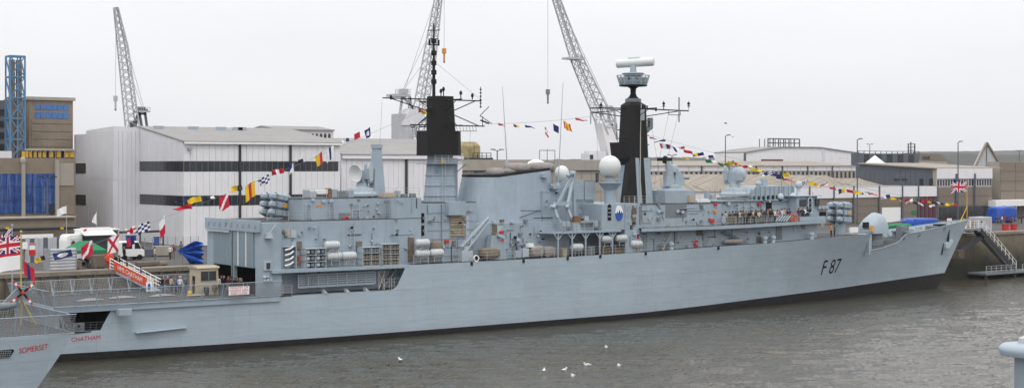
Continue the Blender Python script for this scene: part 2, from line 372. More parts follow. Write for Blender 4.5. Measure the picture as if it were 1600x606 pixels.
# deck edge strip and guard nets round the flight deck
b = MB()
pts = [(x, hull_y(x, 5.3)) for x in (0, 3, 6, 9, 12, 15, 18, 21, 23.6)]
for sd in (-1, 1):
    for (x0, y0), (x1, y1) in zip(pts, pts[1:]):
        y0_, y1_ = y0 - .16, y1 - .16
        b.add([(x0, -sd * y0_, 4.78), (x1, -sd * y1_, 4.78), (x1, -sd * y1_, 5.4), (x0, -sd * y0_, 5.4), (x0, -sd * (y0_ + .16), 4.78), (x1, -sd * (y1_ + .16), 4.78), (x1, -sd * (y1_ + .2), 5.4), (x0, -sd * (y0_ + .2), 5.4)], [(0, 1, 2, 3), (0, 4, 5, 1), (2, 6, 7, 3)])
b.box(-.2, -.02, -6.4, 6.4, 4.78, 5.4)
part('deck_edge', b, G, frig)
def net_panel(L, H=1.55):
    """guard net: framed panel along +x, leaning outward (-y); returns (frame, mesh) builders"""
    f = MB(); n = MB(); o = -.42
    f.tube((0, 0, 0), (0, o, H), .045); f.tube((0, 0, 0), (L, 0, 0), .035); f.tube((0, o, H), (L, o, H), .035); f.tube((.1, 0, .05), (L * .22, o * .9, H * .95), .028); f.tube((0, .45, 0), (0, o * .6, H * .7), .03)
    k = 15
    for i in range(1, k): n.tube((L * i / k, 0, 0), (L * i / k, o, H), .011, n=3)
    for j in range(1, 10): n.tube((0, o * j / 10, H * j / 10), (L, o * j / 10, H * j / 10), .011, n=3)
    for i in range(-3, k, 2):
        a0, a1 = max(i, 0), min(i + 4, k)
        n.tube((L * a0 / k, o * (a0 - i) / 4, H * (a0 - i) / 4), (L * a1 / k, o * (a1 - i) / 4, H * (a1 - i) / 4), .011, n=3)
    # slack coil of rope hooked on the net
    return f, n
def nets(parent, p0, p1, cnt, z, flip=False):
    p0, p1 = Vector((*p0, z)), Vector((*p1, z)); d = (p1 - p0) / cnt; L = d.length; ang = math.atan2(d.y, d.x)
    key = 'net%.2f%d' % (L, flip)
    if key not in MESH:
        f, n = net_panel(L)
        if flip:
            for m in (f, n): m.v = [(p[0], -p[1], p[2]) for p in m.v]
        MESH[key] = (f.mesh('net_frame', 'grey'), n.mesh('net_mesh', 'steel'))
    w = world_off(parent)
    for i in range(cnt):
        o = link('guard_net', MESH[key][0], parent, p0 + d * i - w, (0, 0, ang)); link('netting', MESH[key][1], o)
nets(frig, (-.1, -6.45), (6, -6.85), 3, 5.38); nets(frig, (6, -6.85), (23.6, -7.3), 8, 5.38)
nets(frig, (-.1, 6.45), (21, 7.25), 10, 5.38, True)
nets(frig, (-.15, 6.3), (-.15, -6.4), 6, 5.38)

# ---------------------------------------------------------------- hangar
hg = MB()
hg.box(21.7, 23.9, -6.9, -5.2, 5.36, 13.0); hg.box(21.7, 23.9, 5.2, 6.9, 5.36, 13.0)      # corner towers
hg.box(21.7, 22.0, -5.2, 5.2, 8.25, 13.0)                                                  # wall over the doors
hg.box(21.6, 21.98, -.2, .2, 5.36, 12.2)                                                   # centre post
hg.box(23.9, 42.2, -5.4, -5.2, 5.36, 13.0); hg.box(23.9, 42.2, 5.2, 5.4, 5.36, 13.0); hg.box(42.0, 42.2, -5.2, 5.2, 5.36, 13.0)
hg.box(21.7, 42.2, -5.38, 5.38, 13.0, 13.1, 1)
hang = part('hangar', hg, [G, 'deck'], frig)
b = MB(); b.box(22.1, 41.9, -5.19, -5.12, 5.37, 12.9); b.box(22.1, 41.9, 5.12, 5.19, 5.37, 12.9); b.box(41.8, 41.9, -5.1, 5.1, 5.37, 12.9); b.box(22.1, 41.8, -5.1, 5.1, 12.8, 12.9); b.box(22.1, 41.8, -5.1, 5.1, 5.368, 5.4); b.box(22.01, 22.08, -5.1, 5.1, 8.3, 12.8); part('hangar_shade_sheets', b, 'black', hang)  # added black sheets stand in for the shade of the unlit interior
b = MB(); b.box(21.4, 21.7, -6.5, 6.9, 12.0, 13.2)
for k in range(9): b.box(21.25, 21.5, -5.9 + k * 1.45, -5.6 + k * 1.45, 12.5, 12.85)
part('door_header', b, G, hang)
for y0, y1 in ((-5.0, -.25), (.25, 5.0)):
    b = MB()
    for k in range(6): b.box(21.55, 21.69, y1 - (y1 - y0) * (k + 1) / 6 + .02, y1 - (y1 - y0) * k / 6 - .02, 8.2, 12.0)
    part('hangar_door', b, 'door_grey', hang)
for y in (-1.35, -3.3): part('guide_stripe', MB().box(21.5, 21.545, y - .09, y + .09, 8.3, 11.95), 'white', hang)
part('downpipe', MB().tube((21.5, .1, 5.4), (21.5, .1, 12.3), .09, n=8), 'greydark', hang)
part('cable_tray', MB().box(21.3, 21.5, .6, 6.5, 11.75, 11.95), 'greylite', hang)
for y, z in ((3.6, 8.1), (1.2, 8.05), (-3, 8.15)): part('hangar_lamp', MB().box(22.6, 22.9, y - .12, y + .12, z - .05, z + .05), 'yellow', hang)
# fittings on the starboard corner tower
b = MB(); b.box(21.8, 22.6, -7.05, -6.9, 8.05, 9.0); part('control_box', b, 'greylite', hang); part('window', MB().box(22.05, 22.5, -7.1, -7.04, 8.2, 8.85), 'glass', hang)
for k in range(5):
    x, z = 21.9 + .35 * (k % 3), 7.0 + .35 * (k // 3); part('valve', MB().lathe((x, -6.9, z), [(.16, 0), (.16, -.22), (.07, -.3)], 8, 'y'), 'greylite' if k % 2 else G, hang)
b = MB(); b.box(21.9, 22.7, -7.5, -6.9, 11.4, 11.5); b.box(22.0, 22.6, -7.4, -7.0, 11.5, 11.95); b.tube((22.3, -7.2, 11.9), (23.0, -7.3, 12.8), .06); part('floodlight', b, 'greylite', hang)
# ladders on bulkheads
def ladder(parent, x, y, z0, z1, w=.42, name='ladder', mk='greylite', big=False):
    m = MB(); r = .03 if not big else .05
    m.tube((x - w / 2, y, z0), (x - w / 2, y, z1), r); m.tube((x + w / 2, y, z0), (x + w / 2, y, z1), r)
    k = int((z1 - z0) / .32)
    for i in range(k): m.tube((x - w / 2, y, z0 + .2 + i * .32), (x + w / 2, y, z0 + .2 + i * .32), r * .8, n=4)
    return part(name, m, mk, parent)
def scuttle(parent, px, py, y, w=.8, hgt=.5, d=.3, mk=G, name='vent_box'):
    x, z = PY(px, py, y); return part(name, MB().box(x - w / 2, x + w / 2, y - d, y, z - hgt / 2, z + hgt / 2), mk, parent)
def pdoor(parent, px0, py0, px1, py1, y, mk, name='door', d=.06):
    m = MB(); pbx(m, px0, py0, px1, py1, y - d, d)
    x0 = XY(px0, y - d); x1 = XY(px1, y - d); z = ZY((px0 + px1) / 2, (py0 + py1) / 2, y)
    m.box(x1 - .22, x1 - .12, y - d - .06, y - d - .002, z - .12, z + .12, 1); return part(name, m, [mk, 'steel'], parent)
def rail(parent, pts, hgt=1.05, step=1.6, mk='rail', n=3, name='guard_rail', r=.022):
    m = MB()
    for a, b_ in zip(pts, pts[1:]):
        a, b_ = Vector(a), Vector(b_); L = (b_ - a).length; k = max(1, round(L / step))
        for i in range(k + 1):
            p = a + (b_ - a) * i / k; m.tube(p, p + Vector((0, 0, hgt)), r * 1.2, n=5)
        for j in range(n):
            o = Vector((0, 0, hgt * (j + 1) / n)); m.tube(a + o, b_ + o, r * .75, n=4)
    return part(name, m, mk, parent)
# deckhouse over the hangar
dh = MB(); dh.box(27.6, 38.2, -4.5, 4.5, 13.1, 15.35); dh.box(38.2, 42.2, -5.41, 5.41, 13.09, 15.35); dh.box(27.55, 42.22, -4.5, 4.5, 15.35, 15.42, 1)
dhouse = part('upper_deckhouse', dh, [G, 'deck'], frig)
for px in (482, 518): ladder(dhouse, XY(px, -4.62), -4.62, 13.2, 15.0, .62, 'stowage_rack', big=True)
ladder(dhouse, XY(556, -4.62), -4.62, 13.2, 14.9, .85, 'stowage_rack', big=True)
x, z = PY(540, 343, -4.6)
b = MB(); b.lathe((x, -4.55, z), [(.38, 0), (.38, -.2), (.3, -.25)], 12, 'y'); b.tube((x, -4.8, z - .3), (x + .6, -4.8, z - .5), .08); part('fire_hose_reel', b, 'red', dhouse)
part('hose_recess', MB().box(x - .8, x + .7, -4.56, -4.5, z - .35, z + .75), 'greydark', dhouse)
for px, py, mk in ((496, 322, 'orange'), (501, 322, 'orange')): scuttle(dhouse, px, py, -4.5, .25, .3, .03, mk, 'warning_plate')
scuttle(dhouse, 603, 316, -5.41, .45, .35, .35, 'greydark', 'floodlight')
for px, py in ((488, 312), (505, 314), (517, 313), (490, 345), (572, 340)): scuttle(dhouse, px, py, -4.5, .35, .3, .2, 'greylite', 'junction_box')
rail(dhouse, [(23.0, -5.3, 13.1), (38.1, -5.3, 13.1)], 1.0, 2.4); rail(dhouse, [(27.7, -4.4, 15.42), (33.5, -4.4, 15.42)]); rail(dhouse, [(36.3, -4.6, 15.42), (42.1, -5.2, 15.42)])
# clutter on its roof
for px0, py0, px1, py1, mk in ((478, 297, 484, 308, G), (484, 299, 494, 308, 'greylite'), (496, 296, 512, 303, 'white'), (513, 294, 518, 308, 'rust'), (519, 296, 527, 308, G), (529, 298, 540, 308, 'greydark'), (545, 297, 553, 308, G), (622, 298, 626, 308, G), (628, 303, 636, 308, 'greydark'), (645, 302, 650, 308, 'greydark'), (600, 301, 618, 308, 'tan')):
    m = MB(); pbx(m, px0, py0, px1, py1, -3.6, .8); part('deck_locker', m, mk, dhouse)
# side wall details of the hangar on the open deck
for px0, py0, px1, py1, mk in ((445, 359, 454, 371, 'tan'), (455, 359, 463, 371, 'greylite'), (456, 377, 463, 390, 'greylite'), (463, 377, 472, 390, 'wood'), (557, 377, 566, 390, 'wood'), (638, 371, 647, 408, 'wood')):
    m = MB(); pbx(m, px0, py0, px1, py1, -5.5, .1); part('wall_locker', m, mk, hang)
ladder(hang, XY(551, -5.5), -5.5, 10.2, 12.9, .5)
b = MB(); x, z = PY(449, 405, -6)
b.box(x - .9, x + .9, -6.5, -5.4, 10.35, 10.45); b.box(x - .85, x - .75, -6.5, -5.4, 8.05, 10.4); b.box(x + .75, x + .85, -6.5, -5.4, 8.05, 10.4)
part('fender_rack', b, G, hang)
for k in range(4):
    b = MB(); b.tube((x - .5, -6.4, 8.4 + k * .55), (x + .1, -6.5, 8.55 + k * .55), .1); b.tube((x + .1, -6.5, 8.55 + k * .55), (x + .5, -6.4, 8.8 + k * .55), .1); part('anchor_chock', b, 'white', hang)
def life_ring(parent, px, py, y, r=.42, mk='redorange'):
    x, z = PY(px, py, y); m = MB(); N = 14
    for i in range(N):
        a, c = 2 * math.pi * i / N, 2 * math.pi * (i + 1) / N
        m.tube((x + r * math.cos(a), y, z + r * math.sin(a)), (x + r * math.cos(c), y, z + r * math.sin(c)), .11, n=6)
    return part('life_ring', m, mk, parent)
life_ring(hang, 463, 405, -5.65)
# steps, boxes and pipes everywhere on the shell of the upperworks
def raft(parent, px, py, y, L=1.75, r=.46):
    x, z = PY(px, py, y); m = MB()
    m.lathe((x - L / 2, y, z), [(r * .55, 0), (r * .9, .1), (r, .22), (r, L - .22), (r * .9, L - .1), (r * .55, L)], 14, 'x')
    o = part('life_raft', m, 'raft', parent, smooth=40)
    for k in range(5):
        c = MB(); c.lathe((x - L / 2 + .3 + k * (L - .6) / 4 - .03, y, z), [(r + .02, 0), (r + .02, .06)], 14, 'x'); part('strap', c, 'greylite', o)
    c = MB(); zb = z - r; c.box(x - .55, x + .55, y - .4, y + .4, zb - .02, zb + .14); part('cradle', c, 'greydark', o)
    for dx in (-.5, .5): c = MB(); c.tube((x + dx, y - .35, zb), (x + dx, y - .35, zb - .55), .04); c.tube((x + dx, y + .35, zb), (x + dx, y + .35, zb - .55), .04); c.tube((x + dx, y - .35, zb - .1), (x + dx, y + .35, zb - .1), .03); part('cradle_leg', c, 'rail', o)
    return o
for px, py in ((519, 383), (522, 400), (545, 399.5), (660, 379.5), (660, 396), (682, 395), (901, 386), (947, 373), (970, 372), (994, 381)): raft(frig, px, py, -6.55)
def rack(px0, py0, px1, py1, rowsn, colsn, fill, y=-6.8, d=1.3):
    x0, x1 = XY(px0, y), XY(px1, y); z1 = ZY((px0 + px1) / 2, py0, y); z0 = 8.0
    m = MB(); t = .05
    m.box(x0, x1, y + d - .05, y + d, z0, z1); m.box(x0, x1, y - .02, y + d, z1 - t, z1 + .02)
    m.box(x0, x0 + t, y, y + d, z0, z1); m.box(x1 - t, x1, y, y + d, z0, z1)
    for r_ in range(rowsn): zz = z0 + (z1 - z0) * r_ / rowsn; m.box(x0, x1, y, y + d, zz, zz + t)
    for c in range(1, colsn): xx = x0 + (x1 - x0) * c / colsn; m.box(xx - .02, xx + .02, y + .01, y + d - .1, z0, z1)
    o = part('stowage_cabinet', m, 'greylite', frig)
    hh = (z1 - z0) / rowsn; ww = (x1 - x0) / colsn
    for r_ in range(rowsn):
        for c in range(colsn):
            for k in range(2 if fill == 'canister' else 3):
                mm = MB(); zz = z0 + hh * r_ + .08
                if fill == 'canister':
                    mm.lathe((x0 + ww * (c + .28 + .45 * k), y + .1, zz + hh * .42), [(.0, 0), (.2, .02), (.22, .3), (.22, 1.0)], 10, 'y'); part('canister', mm, 'greydark' if k else 'greylite', o)
                else:
                    mm.box(x0 + ww * c + .07 + k * ww / 3.1, x0 + ww * c + ww / 3.3 + k * ww / 3.1, y + .08, y + 1.1, zz, zz + hh * .66); part('crate', mm, 'wood' if not (r_ == rowsn - 1 and fill == 'mixed') else 'greydark', o)
rack(478, 388, 510, 416, 3, 2, 'canister'); rack(567, 386, 594, 413, 3, 2, 'mixed'); rack(597, 381, 625, 413, 4, 2, 'crate')
# stowed accommodation ladder in the gallery
b = MB(); y = -6.6; x0, x1 = XY(466, y), XY(586, y)
for k in range(6): z = 6.05 + k * .24; b.box(x0, x1, y, y + .06, z, z + .13)
b.box(x0, x1, y - .03, y + .7, 7.33, 7.4); b.box(x0, x1, y, y + .7, 5.95, 6.03)
for i in range(9): xx = x0 + (x1 - x0) * i / 8; b.box(xx - .05, xx + .05, y - .04, y + .02, 6, 7.38)
for i in range(5): xx = x0 + .9 + i * .34; b.box(xx, xx + .16, y - .035, y, 6.35, 7.1, 1)
lad = part('accommodation_ladder', b, ['greylite2', 'greydark'], frig)
b = MB(); xa, xb = XY(592, y), XY(601, y); b.tube((xa, y, 5.4), (xb, y, 7.3), .06); b.tube((xb, y, 5.4), (xa, y, 7.3), .04); b.tube((xa - .1, y, 7.3), (xb + .1, y, 7.3), .05); b.tube((xa, y, 5.4), (xa, y, 7.3), .05); part('trestle', b, 'rail', lad)
for px in (506, 541, 571): b = MB(); x = XY(px, -7.1); b.prism([(x - .05, 5.3), (x + .45, 5.3), (x - .05, 5.75)], -7.25, -6.7); part('gusset', b, 'greylite', lad)
rail(frig, [(22.9, -7.1, 5.35), (25.0, -7.1, 5.35)], 1.05, 1.0); 
for px in (600, 612): x = XY(px, -7.0); part('stanchion', MB().tube((x, -7.0, 5.3), (x, -7.0, 6.6), .04), 'rail', frig)
rail(frig, [(36.4, -7.0, 5.3), (38.3, -7.0, 5.3)], 1.2, .7)
def stair(parent, p0, p1, w, y, n=9, mk='rail', name='companion_ladder'):
    m = MB(); (x0, z0), (x1, z1) = p0, p1
    for yy in (y, y + w):
        m.tube((x0, yy, z0), (x1, yy, z1), .05, n=4); m.tube((x0, yy, z0 + .9), (x1, yy, z1 + .9), .03, n=4); m.tube((x0, yy, z0), (x0, yy, z0 + .9), .03); m.tube((x1, yy, z1), (x1, yy, z1 + .9), .03)
    o = part(name, m, mk, parent)
    for i in range(n):
        t = (i + .5) / n; x, z = x0 + (x1 - x0) * t, z0 + (z1 - z0) * t; part('tread', MB().box(x - .13, x + .13, y, y + w, z - .02, z + .02), 'greydark', o)
stair(frig, (36.6, 5.35), (38.6, 7.7), .7, -6.2, 8)
for px, py, mk in ((463, 428, 'greylite'), (508, 430, 'red'), (540, 427, 'greylite'), (560, 430, G), (590, 421, 'wood')): scuttle(frig, px, py, -4.9, .7 if mk != 'red' else .5, .3, .15, mk, 'wall_box')
for px in (500, 553): ladder(frig, XY(px, -4.95), -4.95, 5.4, 7.6, .5)
b = MB(); x, z = PY(590, 421, -4.93); t = text_mb('ANSON', .26); t.v = [(x + p[0], -5.06, z + p[2]) for p in t.v]; part('name_plate_lettering', t, 'yellow', frig)

# ---------------------------------------------------------------- aft launcher (six canisters on a trainable mount)
def sea_launcher(c, az, name_label, el=R(8), sc=1., drop=0.):
    b = MB(); b.lathe((0, 0, 0), [(.85, -drop), (.85, .25), (.55, .35), (.5, .6)], 16); b.box(-.5 * sc, .6 * sc, -.2 * sc, .2 * sc, .4, 2.6 * sc); b.xf(Matrix.Rotation(az, 4, 'Z'))
    rt = link('missile_launcher', b.mesh('missile_launcher', G), frig, c); rt['label'] = name_label
    hexm = MB(); r = .49 * sc
    P6 = [(r * math.cos(math.pi / 6 + i * math.pi / 3), r * 1.0 * math.sin(math.pi / 6 + i * math.pi / 3)) for i in range(6)]
    def ring(x, s): return [(x, p[0] * s, p[1] * s) for p in P6]
    rings = [(a_ * sc, b_) for a_, b_ in ((-1.55, .35), (-1.45, .66), (-1.0, .84), (-.85, .84), (-.85, 1.0), (1.2, 1.0), (1.35, .8))]
    for x, s in rings: hexm.v += ring(x, s)
    for k in range(len(rings) - 1):
        for i in range(6): j = (i + 1) % 6; hexm.f.append((k * 6 + i, k * 6 + j, (k + 1) * 6 + j, (k + 1) * 6 + i)); hexm.m.append(1 if k in (2, 3) else 0)
    hexm.f += [tuple(range(5, -1, -1)), tuple(range((len(rings) - 1) * 6, len(rings) * 6))]; hexm.m += [0, 0]
    for xx in (-.75 * sc, .1, .8):
        for i in range(6):
            j = (i + 1) % 6; hexm.add([(xx, P6[i][0] * 1.03, P6[i][1] * 1.03), (xx, P6[j][0] * 1.03, P6[j][1] * 1.03), (xx + .1, P6[j][0] * 1.03, P6[j][1] * 1.03), (xx + .1, P6[i][0] * 1.03, P6[i][1] * 1.03)], [(0, 1, 2, 3)], 1)
    me = hexm.mesh('missile_canister', ['grey', 'greydark'])
    M = Matrix.Rotation(az, 4, 'Z') @ Matrix.Rotation(el, 4, 'Y')
    e = M.to_euler()
    for sd in (-1, 1):
        for k in range(3):
            p = M @ Vector((0, sd * .66 * sc, (k - 1) * .86 * sc)) + Vector((0, 0, 1.55 * sc))
            link('missile_canister', me, rt, p, e)
    pl = MB().box(-.28, .28, -.45 * sc, -.41 * sc, -.2, .2)
    p = M @ Vector((.45, -.68 * sc, .0)) + Vector((0, 0, 1.55 * sc)); q = link('warning_plate', pl.mesh('warning_plate', 'yelloworange'), rt, p, e)
    return rt
sea_launcher((26.3, -.6, 13.1), R(20), 'aft launcher of six hexagonal canisters on the hangar roof')
# tracker radar on the deckhouse
def tracker(cx_, cy_, cz, az, sc=1.):
    b = MB(); b.lathe((0, 0, 0), [(1.9, 0), (1.9, .25), (1.5, .5), (1.35, .9), (.75, 1.05), (.6, 1.7)], 18); rt = link('tracker_radar', b.mesh('tracker_radar', 'greylite2'), frig, (cx_, cy_, cz), None, (sc, sc, sc))
    b = MB(); b.box(-.55, .55, -.6, .6, 1.6, 2.9); b.box(-.3, .9, -1.1, -.6, 1.9, 3.1); b.box(-.2, .8, .6, 1.0, 1.9, 2.7); b.tube((0, -.5, 2.9), (0, -.5, 3.6), .2, n=8); b.ball((.3, -.95, 1.75), .38); link('head', b.mesh('head', 'greylite2'), rt, (0, 0, 0), (0, 0, az))
    d = MB(); d.lathe((-.75, 0, 2.6), [(.05, .12), (.5, .06), (.85, -.1), (1.05, -.35), (1.0, -.37), (.7, -.2), (.05, -.05)], 20, dirv=(1, 0, .15)); link('dish', d.mesh('dish', 'dome' if sc == 1. else 'greylite2', True), rt, (0, 0, 0), (0, 0, az))
    d = MB(); d.prism([(-.05, 1.9), (.4, 1.75), (.5, 3.3), (.35, 3.7), (0, 3.7), (-.15, 3.3)], -1.25, -1.1); link('reflector_plate', d.mesh('reflector_plate', 'greylite'), rt, (0, 0, 0), (0, 0, az))
    return rt
tracker(*V3(566, 306, -.5), R(15))
b = MB(); x0, z0 = PY(597 - 8, 305, -1.0); zt_ = ZY(589, 232, -1.0); 
b.hexa([(x0 - .75, -1.7, 15.4), (x0 + .75, -1.7, 15.4), (x0 + .75, -.3, 15.4), (x0 - .75, -.3, 15.4)], [(x0 - .42, -1.4, zt_), (x0 + .38, -1.4, zt_), (x0 + .38, -.6, zt_), (x0 - .42, -.6, zt_)])
up = part('exhaust_uptake', b, G, frig); part('uptake_cap', MB().box(x0 - .5, x0 + .46, -1.5, -.5, zt_, zt_ + .45), 'greylite2', up)

# ---------------------------------------------------------------- mast house, main mast
mh = MB(); mh.box(42.2, 50.2, -4.8, 4.8, 7.9, 14.7); mh.box(50.2, 64, -4.8, 4.8, 7.9, 12.2)
mh.box(43.0, 50.2, -4.81, 4.81, 14.68, 14.76, 1)
mhouse = part('mast_house', mh, [G, 'deck'], frig)
b = MB(); pbx(b, 702, 315, 728, 336, -5.6, 1.2); part('intake_hood', b, G, mhouse)
b = MB(); pbx(b, 704, 337, 727, 354, -4.9, .08); pbx(b, 704, 355, 727, 370, -4.9, .08); lv = part('intake_louvre', b, 'tan', frig)
for k in range(8):
    z = ZY(715, 340 + k * 4, -4.95); part('louvre_slat', MB().box(XY(704, -4.95), XY(727, -4.95), -4.97, -4.92, z - .03, z + .03), 'wood', lv)
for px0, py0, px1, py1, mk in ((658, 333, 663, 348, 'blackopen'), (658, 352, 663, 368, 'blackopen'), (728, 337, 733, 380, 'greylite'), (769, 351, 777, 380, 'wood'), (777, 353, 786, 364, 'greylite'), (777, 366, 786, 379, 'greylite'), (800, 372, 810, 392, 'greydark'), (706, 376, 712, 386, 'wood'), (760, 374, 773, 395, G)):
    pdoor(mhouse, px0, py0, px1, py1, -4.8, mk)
for px, py, mk in ((782, 363, 'red'), (782, 376, 'red'), (697, 377, 'red'), (770, 346, 'greylite'), (783, 345, 'wood'), (799, 346, 'greylite'), (820, 345, 'greydark'), (812, 366, 'greydark'), (808, 374, 'greylite'), (735, 378, 'greylite'), (690, 385, 'greylite')): scuttle(mhouse, px, py, -4.8, .5, .35, .3, mk)
for k in range(6):
    z = 8.6 + k * 1.0; part('wall_stiffener', MB().tube((43.4, -4.86, z), (49.8, -4.86, z), .03, n=4), G, mhouse)
part('cable_run', MB().tube((45.3, -4.86, 8), (45.3, -4.86, 14.6), .06), 'greydark', mhouse)
mmx = 48.3
mm = MB(); z0, z1 = 14.6, 20.3
def octa(cx_, cy_, wx, wy, ch=.35): return [(cx_ - wx, cy_ - wy * (1 - ch)), (cx_ - wx * (1 - ch), cy_ - wy), (cx_ + wx * (1 - ch), cy_ - wy), (cx_ + wx, cy_ - wy * (1 - ch)), (cx_ + wx, cy_ + wy * (1 - ch)), (cx_ + wx * (1 - ch), cy_ + wy), (cx_ - wx * (1 - ch), cy_ + wy), (cx_ - wx, cy_ + wy * (1 - ch))]
def frust(m, a, za, b_, zb, mi=0):
    n = len(a); return m.add([(p[0], p[1], za) for p in a] + [(p[0], p[1], zb) for p in b_], [tuple(range(n - 1, -1, -1)), tuple(range(n, 2 * n))] + [(i, (i + 1) % n, n + (i + 1) % n, n + i) for i in range(n)], mi)
frust(mm, octa(mmx, 0, 1.75, 1.5), z0, octa(mmx, 0, 1.3, 1.2), z1); mm.box(mmx + 1.4, mmx + 2.6, .2, 1.2, z0, z1 - .4)
mast = part('main_mast', mm, G, frig)
for k in range(4):
    z = 15.4 + k * 1.2; w = 1.75 - .45 * (z - z0) / (z1 - z0) + .1; b = MB(); o = octa(mmx, 0, w, w * .87); frust(b, o, z, o, z + .06); part('foot_ledge', b, G, mast)
ladder(mast, mmx - .6, -1.72, 14.8, 20, .42)
b = MB(); frust(b, octa(mmx - .2, 0, 2.35, 1.9), 20.2, octa(mmx - .2, 0, 2.3, 1.9), 23.1); frust(b, octa(mmx + .1, 0, 1.42, 1.25, .2), 23.1, octa(mmx, 0, 1.28, 1.15, .2), 27.2)
part('blackened_mast_top', b, 'black', mast)
pl = MB(); pl.box(mmx - 2.1, mmx + 2.6, -2.1, 2.1, 19.2, 19.28); part('mast_platform', pl, G, mast)
for dx in (-2.0, 2.4): b = MB(); b.tube((mmx + dx, -1.9, 19.2), (mmx + dx * .6, -1.2, 18.1), .06); part('platform_strut', b, G, mast)
rail(mast, [(mmx - 2.1, -2.1, 19.28), (mmx + 2.6, -2.1, 19.28)], .9, 1)
part('warning_box', MB().box(mmx - .9, mmx - .45, -1.62, -1.42, 19.3, 19.8), 'yellow', mast)
b = MB(); zt_ = 27.2; b.tube((47.4, 0, zt_), (47.4, 0, 31.6), .2, .16, n=8); b.tube((47.4, 0, 31.6), (47.4, 0, 35.8), .13, .09, n=8)
for z in (28.6, 29.7, 30.8, 32.0, 33.4): b.lathe((47.4, 0, z), [(.16, 0), (.33, .08), (.33, .55), (.16, .65)], 8)
b.tube((46.7, 0, 33.3), (48.1, 0, 33.3), .06); b.tube((46.8, 0, 34.0), (48.0, 0, 34.0), .05); b.box(46.7, 46.85, -.1, .1, 33.2, 33.9); b.box(48.0, 48.15, -.1, .1, 33.2, 33.9); b.tube((46.9, .6, 35.0), (47.9, -.6, 35.0), .05)
part('pole_mast', b, 'black', mast)
# yards run athwartships and fore-aft; the photo shows their fore-aft spread
def yard(z, xa, xb, drop, name='yardarm'):
    b = MB(); b.tube((xa, 0, z), (xb, 0, z), .07); b.tube((xa + 1, 0, z), (mmx - 1.3, 0, z - drop), .06); b.tube((xb - .8, 0, z), (mmx + 1.3, 0, z - drop), .06); b.tube((mmx - 3.2, 0, z), (mmx - 1.3, 0, z - drop * .8), .05)
    b.tube((mmx, -4.6, z - .1), (mmx, 4.6, z - .1), .07); b.tube((mmx, -3.6, z - .1), (mmx, -1, z - drop), .05); b.tube((mmx, 3.6, z - .1), (mmx, 1, z - drop), .05)
    return part(name, b, 'black', mast)
zy = ZY(690, 156, 0); yard(zy, XY(598, 0), XY(752, 0), 1.5); zy2 = ZY(690, 196, 0); yard(zy2, XY(641, 0), XY(757, 0), -1.5)
b = MB(); x = XY(751, 0)
for k in range(6): b.lathe((x, 0, ZY(751, 140 + k * 5.4, 0)), [(.04, -.1), (.17, 0), (.04, .1)], 8)
b.tube((x, 0, ZY(751, 136, 0)), (x, 0, ZY(751, 169, 0)), .05); part('insulator_string', b, 'black', mast)
b = MB(); a0 = V3(750, 181, 0); b.tube(a0, V3(764, 167, 0), .05); b.tube(a0, V3(768, 193, 0), .05); b.tube(V3(751, 188, 0), V3(764, 193, 0), .1); b.tube(V3(754, 182, 0), V3(754, 197, 0), .05); part('aerial', b, 'black', mast)
for px, py, t in ((689, 143, 9), (693, 140, 12), (720, 146, 10), (611, 153, 3), (738, 150, 6)): p = V3(px, 156, 0); b = MB(); b.tube(p, V3(px, py, 0), .07); b.lathe(V3(px, py, 0), [(.1, -.2), (.2, 0), (.1, .3)], 8); part('aerial', b, 'black', mast)
b = MB(); 
for i in range(7): p = V3(713 + i * 5, 198, 0); b.tube(p, V3(715 + i * 5, 205, 0), .025)
b.tube(V3(713, 205, 0), V3(744, 205, 0), .03); part('yard_basket', b, 'black', mast)
# ---------------------------------------------------------------- funnel
fx = [PY(741, 349, -3.4), PY(757, 277, -3.4), PY(868, 266, -3.4), PY(872, 349, -3.4)]
fb = MB(); zb = 12.15
x0, x1 = fx[0][0], fx[3][0]
N = 8
def stadium(xa, xb, w, z, za=None):
    za = z if za is None else za; r = w; o = []
    for i in range(7): t = math.pi / 2 + math.pi * i / 6; o.append((xa + r * .75 + r * .75 * math.cos(t), w * math.sin(t), z))
    for i in range(7): t = -math.pi / 2 + math.pi * i / 6; o.append((xb - r * .3 + r * .3 * math.cos(t), w * math.sin(t), za))
    return o
lo = stadium(x0, x1, 3.5, zb); hi = stadium(fx[1][0] - .2, fx[2][0] + .2, 3.2, fx[1][1], fx[2][1]); n = len(lo)
fb.add(lo + hi, [tuple(range(n, 2 * n))] + [(i, (i + 1) % n, n + (i + 1) % n, n + i) for i in range(n)])
fun = part('funnel', fb, G, frig, smooth=35)
cap = MB(); hi2 = [(p[0], p[1] * 1.01, p[2] + .02) for p in hi]; hi3 = [(p[0], p[1] * 1.01, p[2] + .28) for p in hi]
cap.add(hi2 + hi3, [tuple(range(n, 2 * n))] + [(i, (i + 1) % n, n + (i + 1) % n, n + i) for i in range(n)]); part('funnel_rim', cap, 'black', fun)
for px, py, rx, rz in ((772, 271, 1.05, .6), (798, 271, 1.05, .62), (807, 263, 1.5, .6), (843, 262, 1.6, .62)):
    x, z = PY(px, py, -1.2); rx *= 1.12; b = MB(); b.lathe((x, -1.4, z - .4), [(rx * .85, 0), (rx, .25), (rx * .97, .7), (rx * .75, 1.0), (.1, 1.1)], 16); part('exhaust_cover', b, 'cover', fun, smooth=60)
b = MB(); x, z = PY(838, 256, 1.5); b.ball((x, 1.5, z - .4), 1.35, sz=.7); part('intake_dome', b, 'white', fun, smooth=60)
for px, py, w, hh in ((849, 275, .9, .4), (850, 299, 1.1, .12), (862, 288, 1.0, .3)): scuttle(fun, px, py, -3.3, w, hh, .5, G)
b = MB(); 
for z in (322, 336): 
    a = V3(845, 329, -3.5); b.tube(V3(814, 329, -4.2), V3(845, 329, -3.5), .05); 
    b.tube(V3(812, 340, -3.6), V3(840, 330, -4.2), .05)
part('aerial_bracket', b, 'greydark', fun)
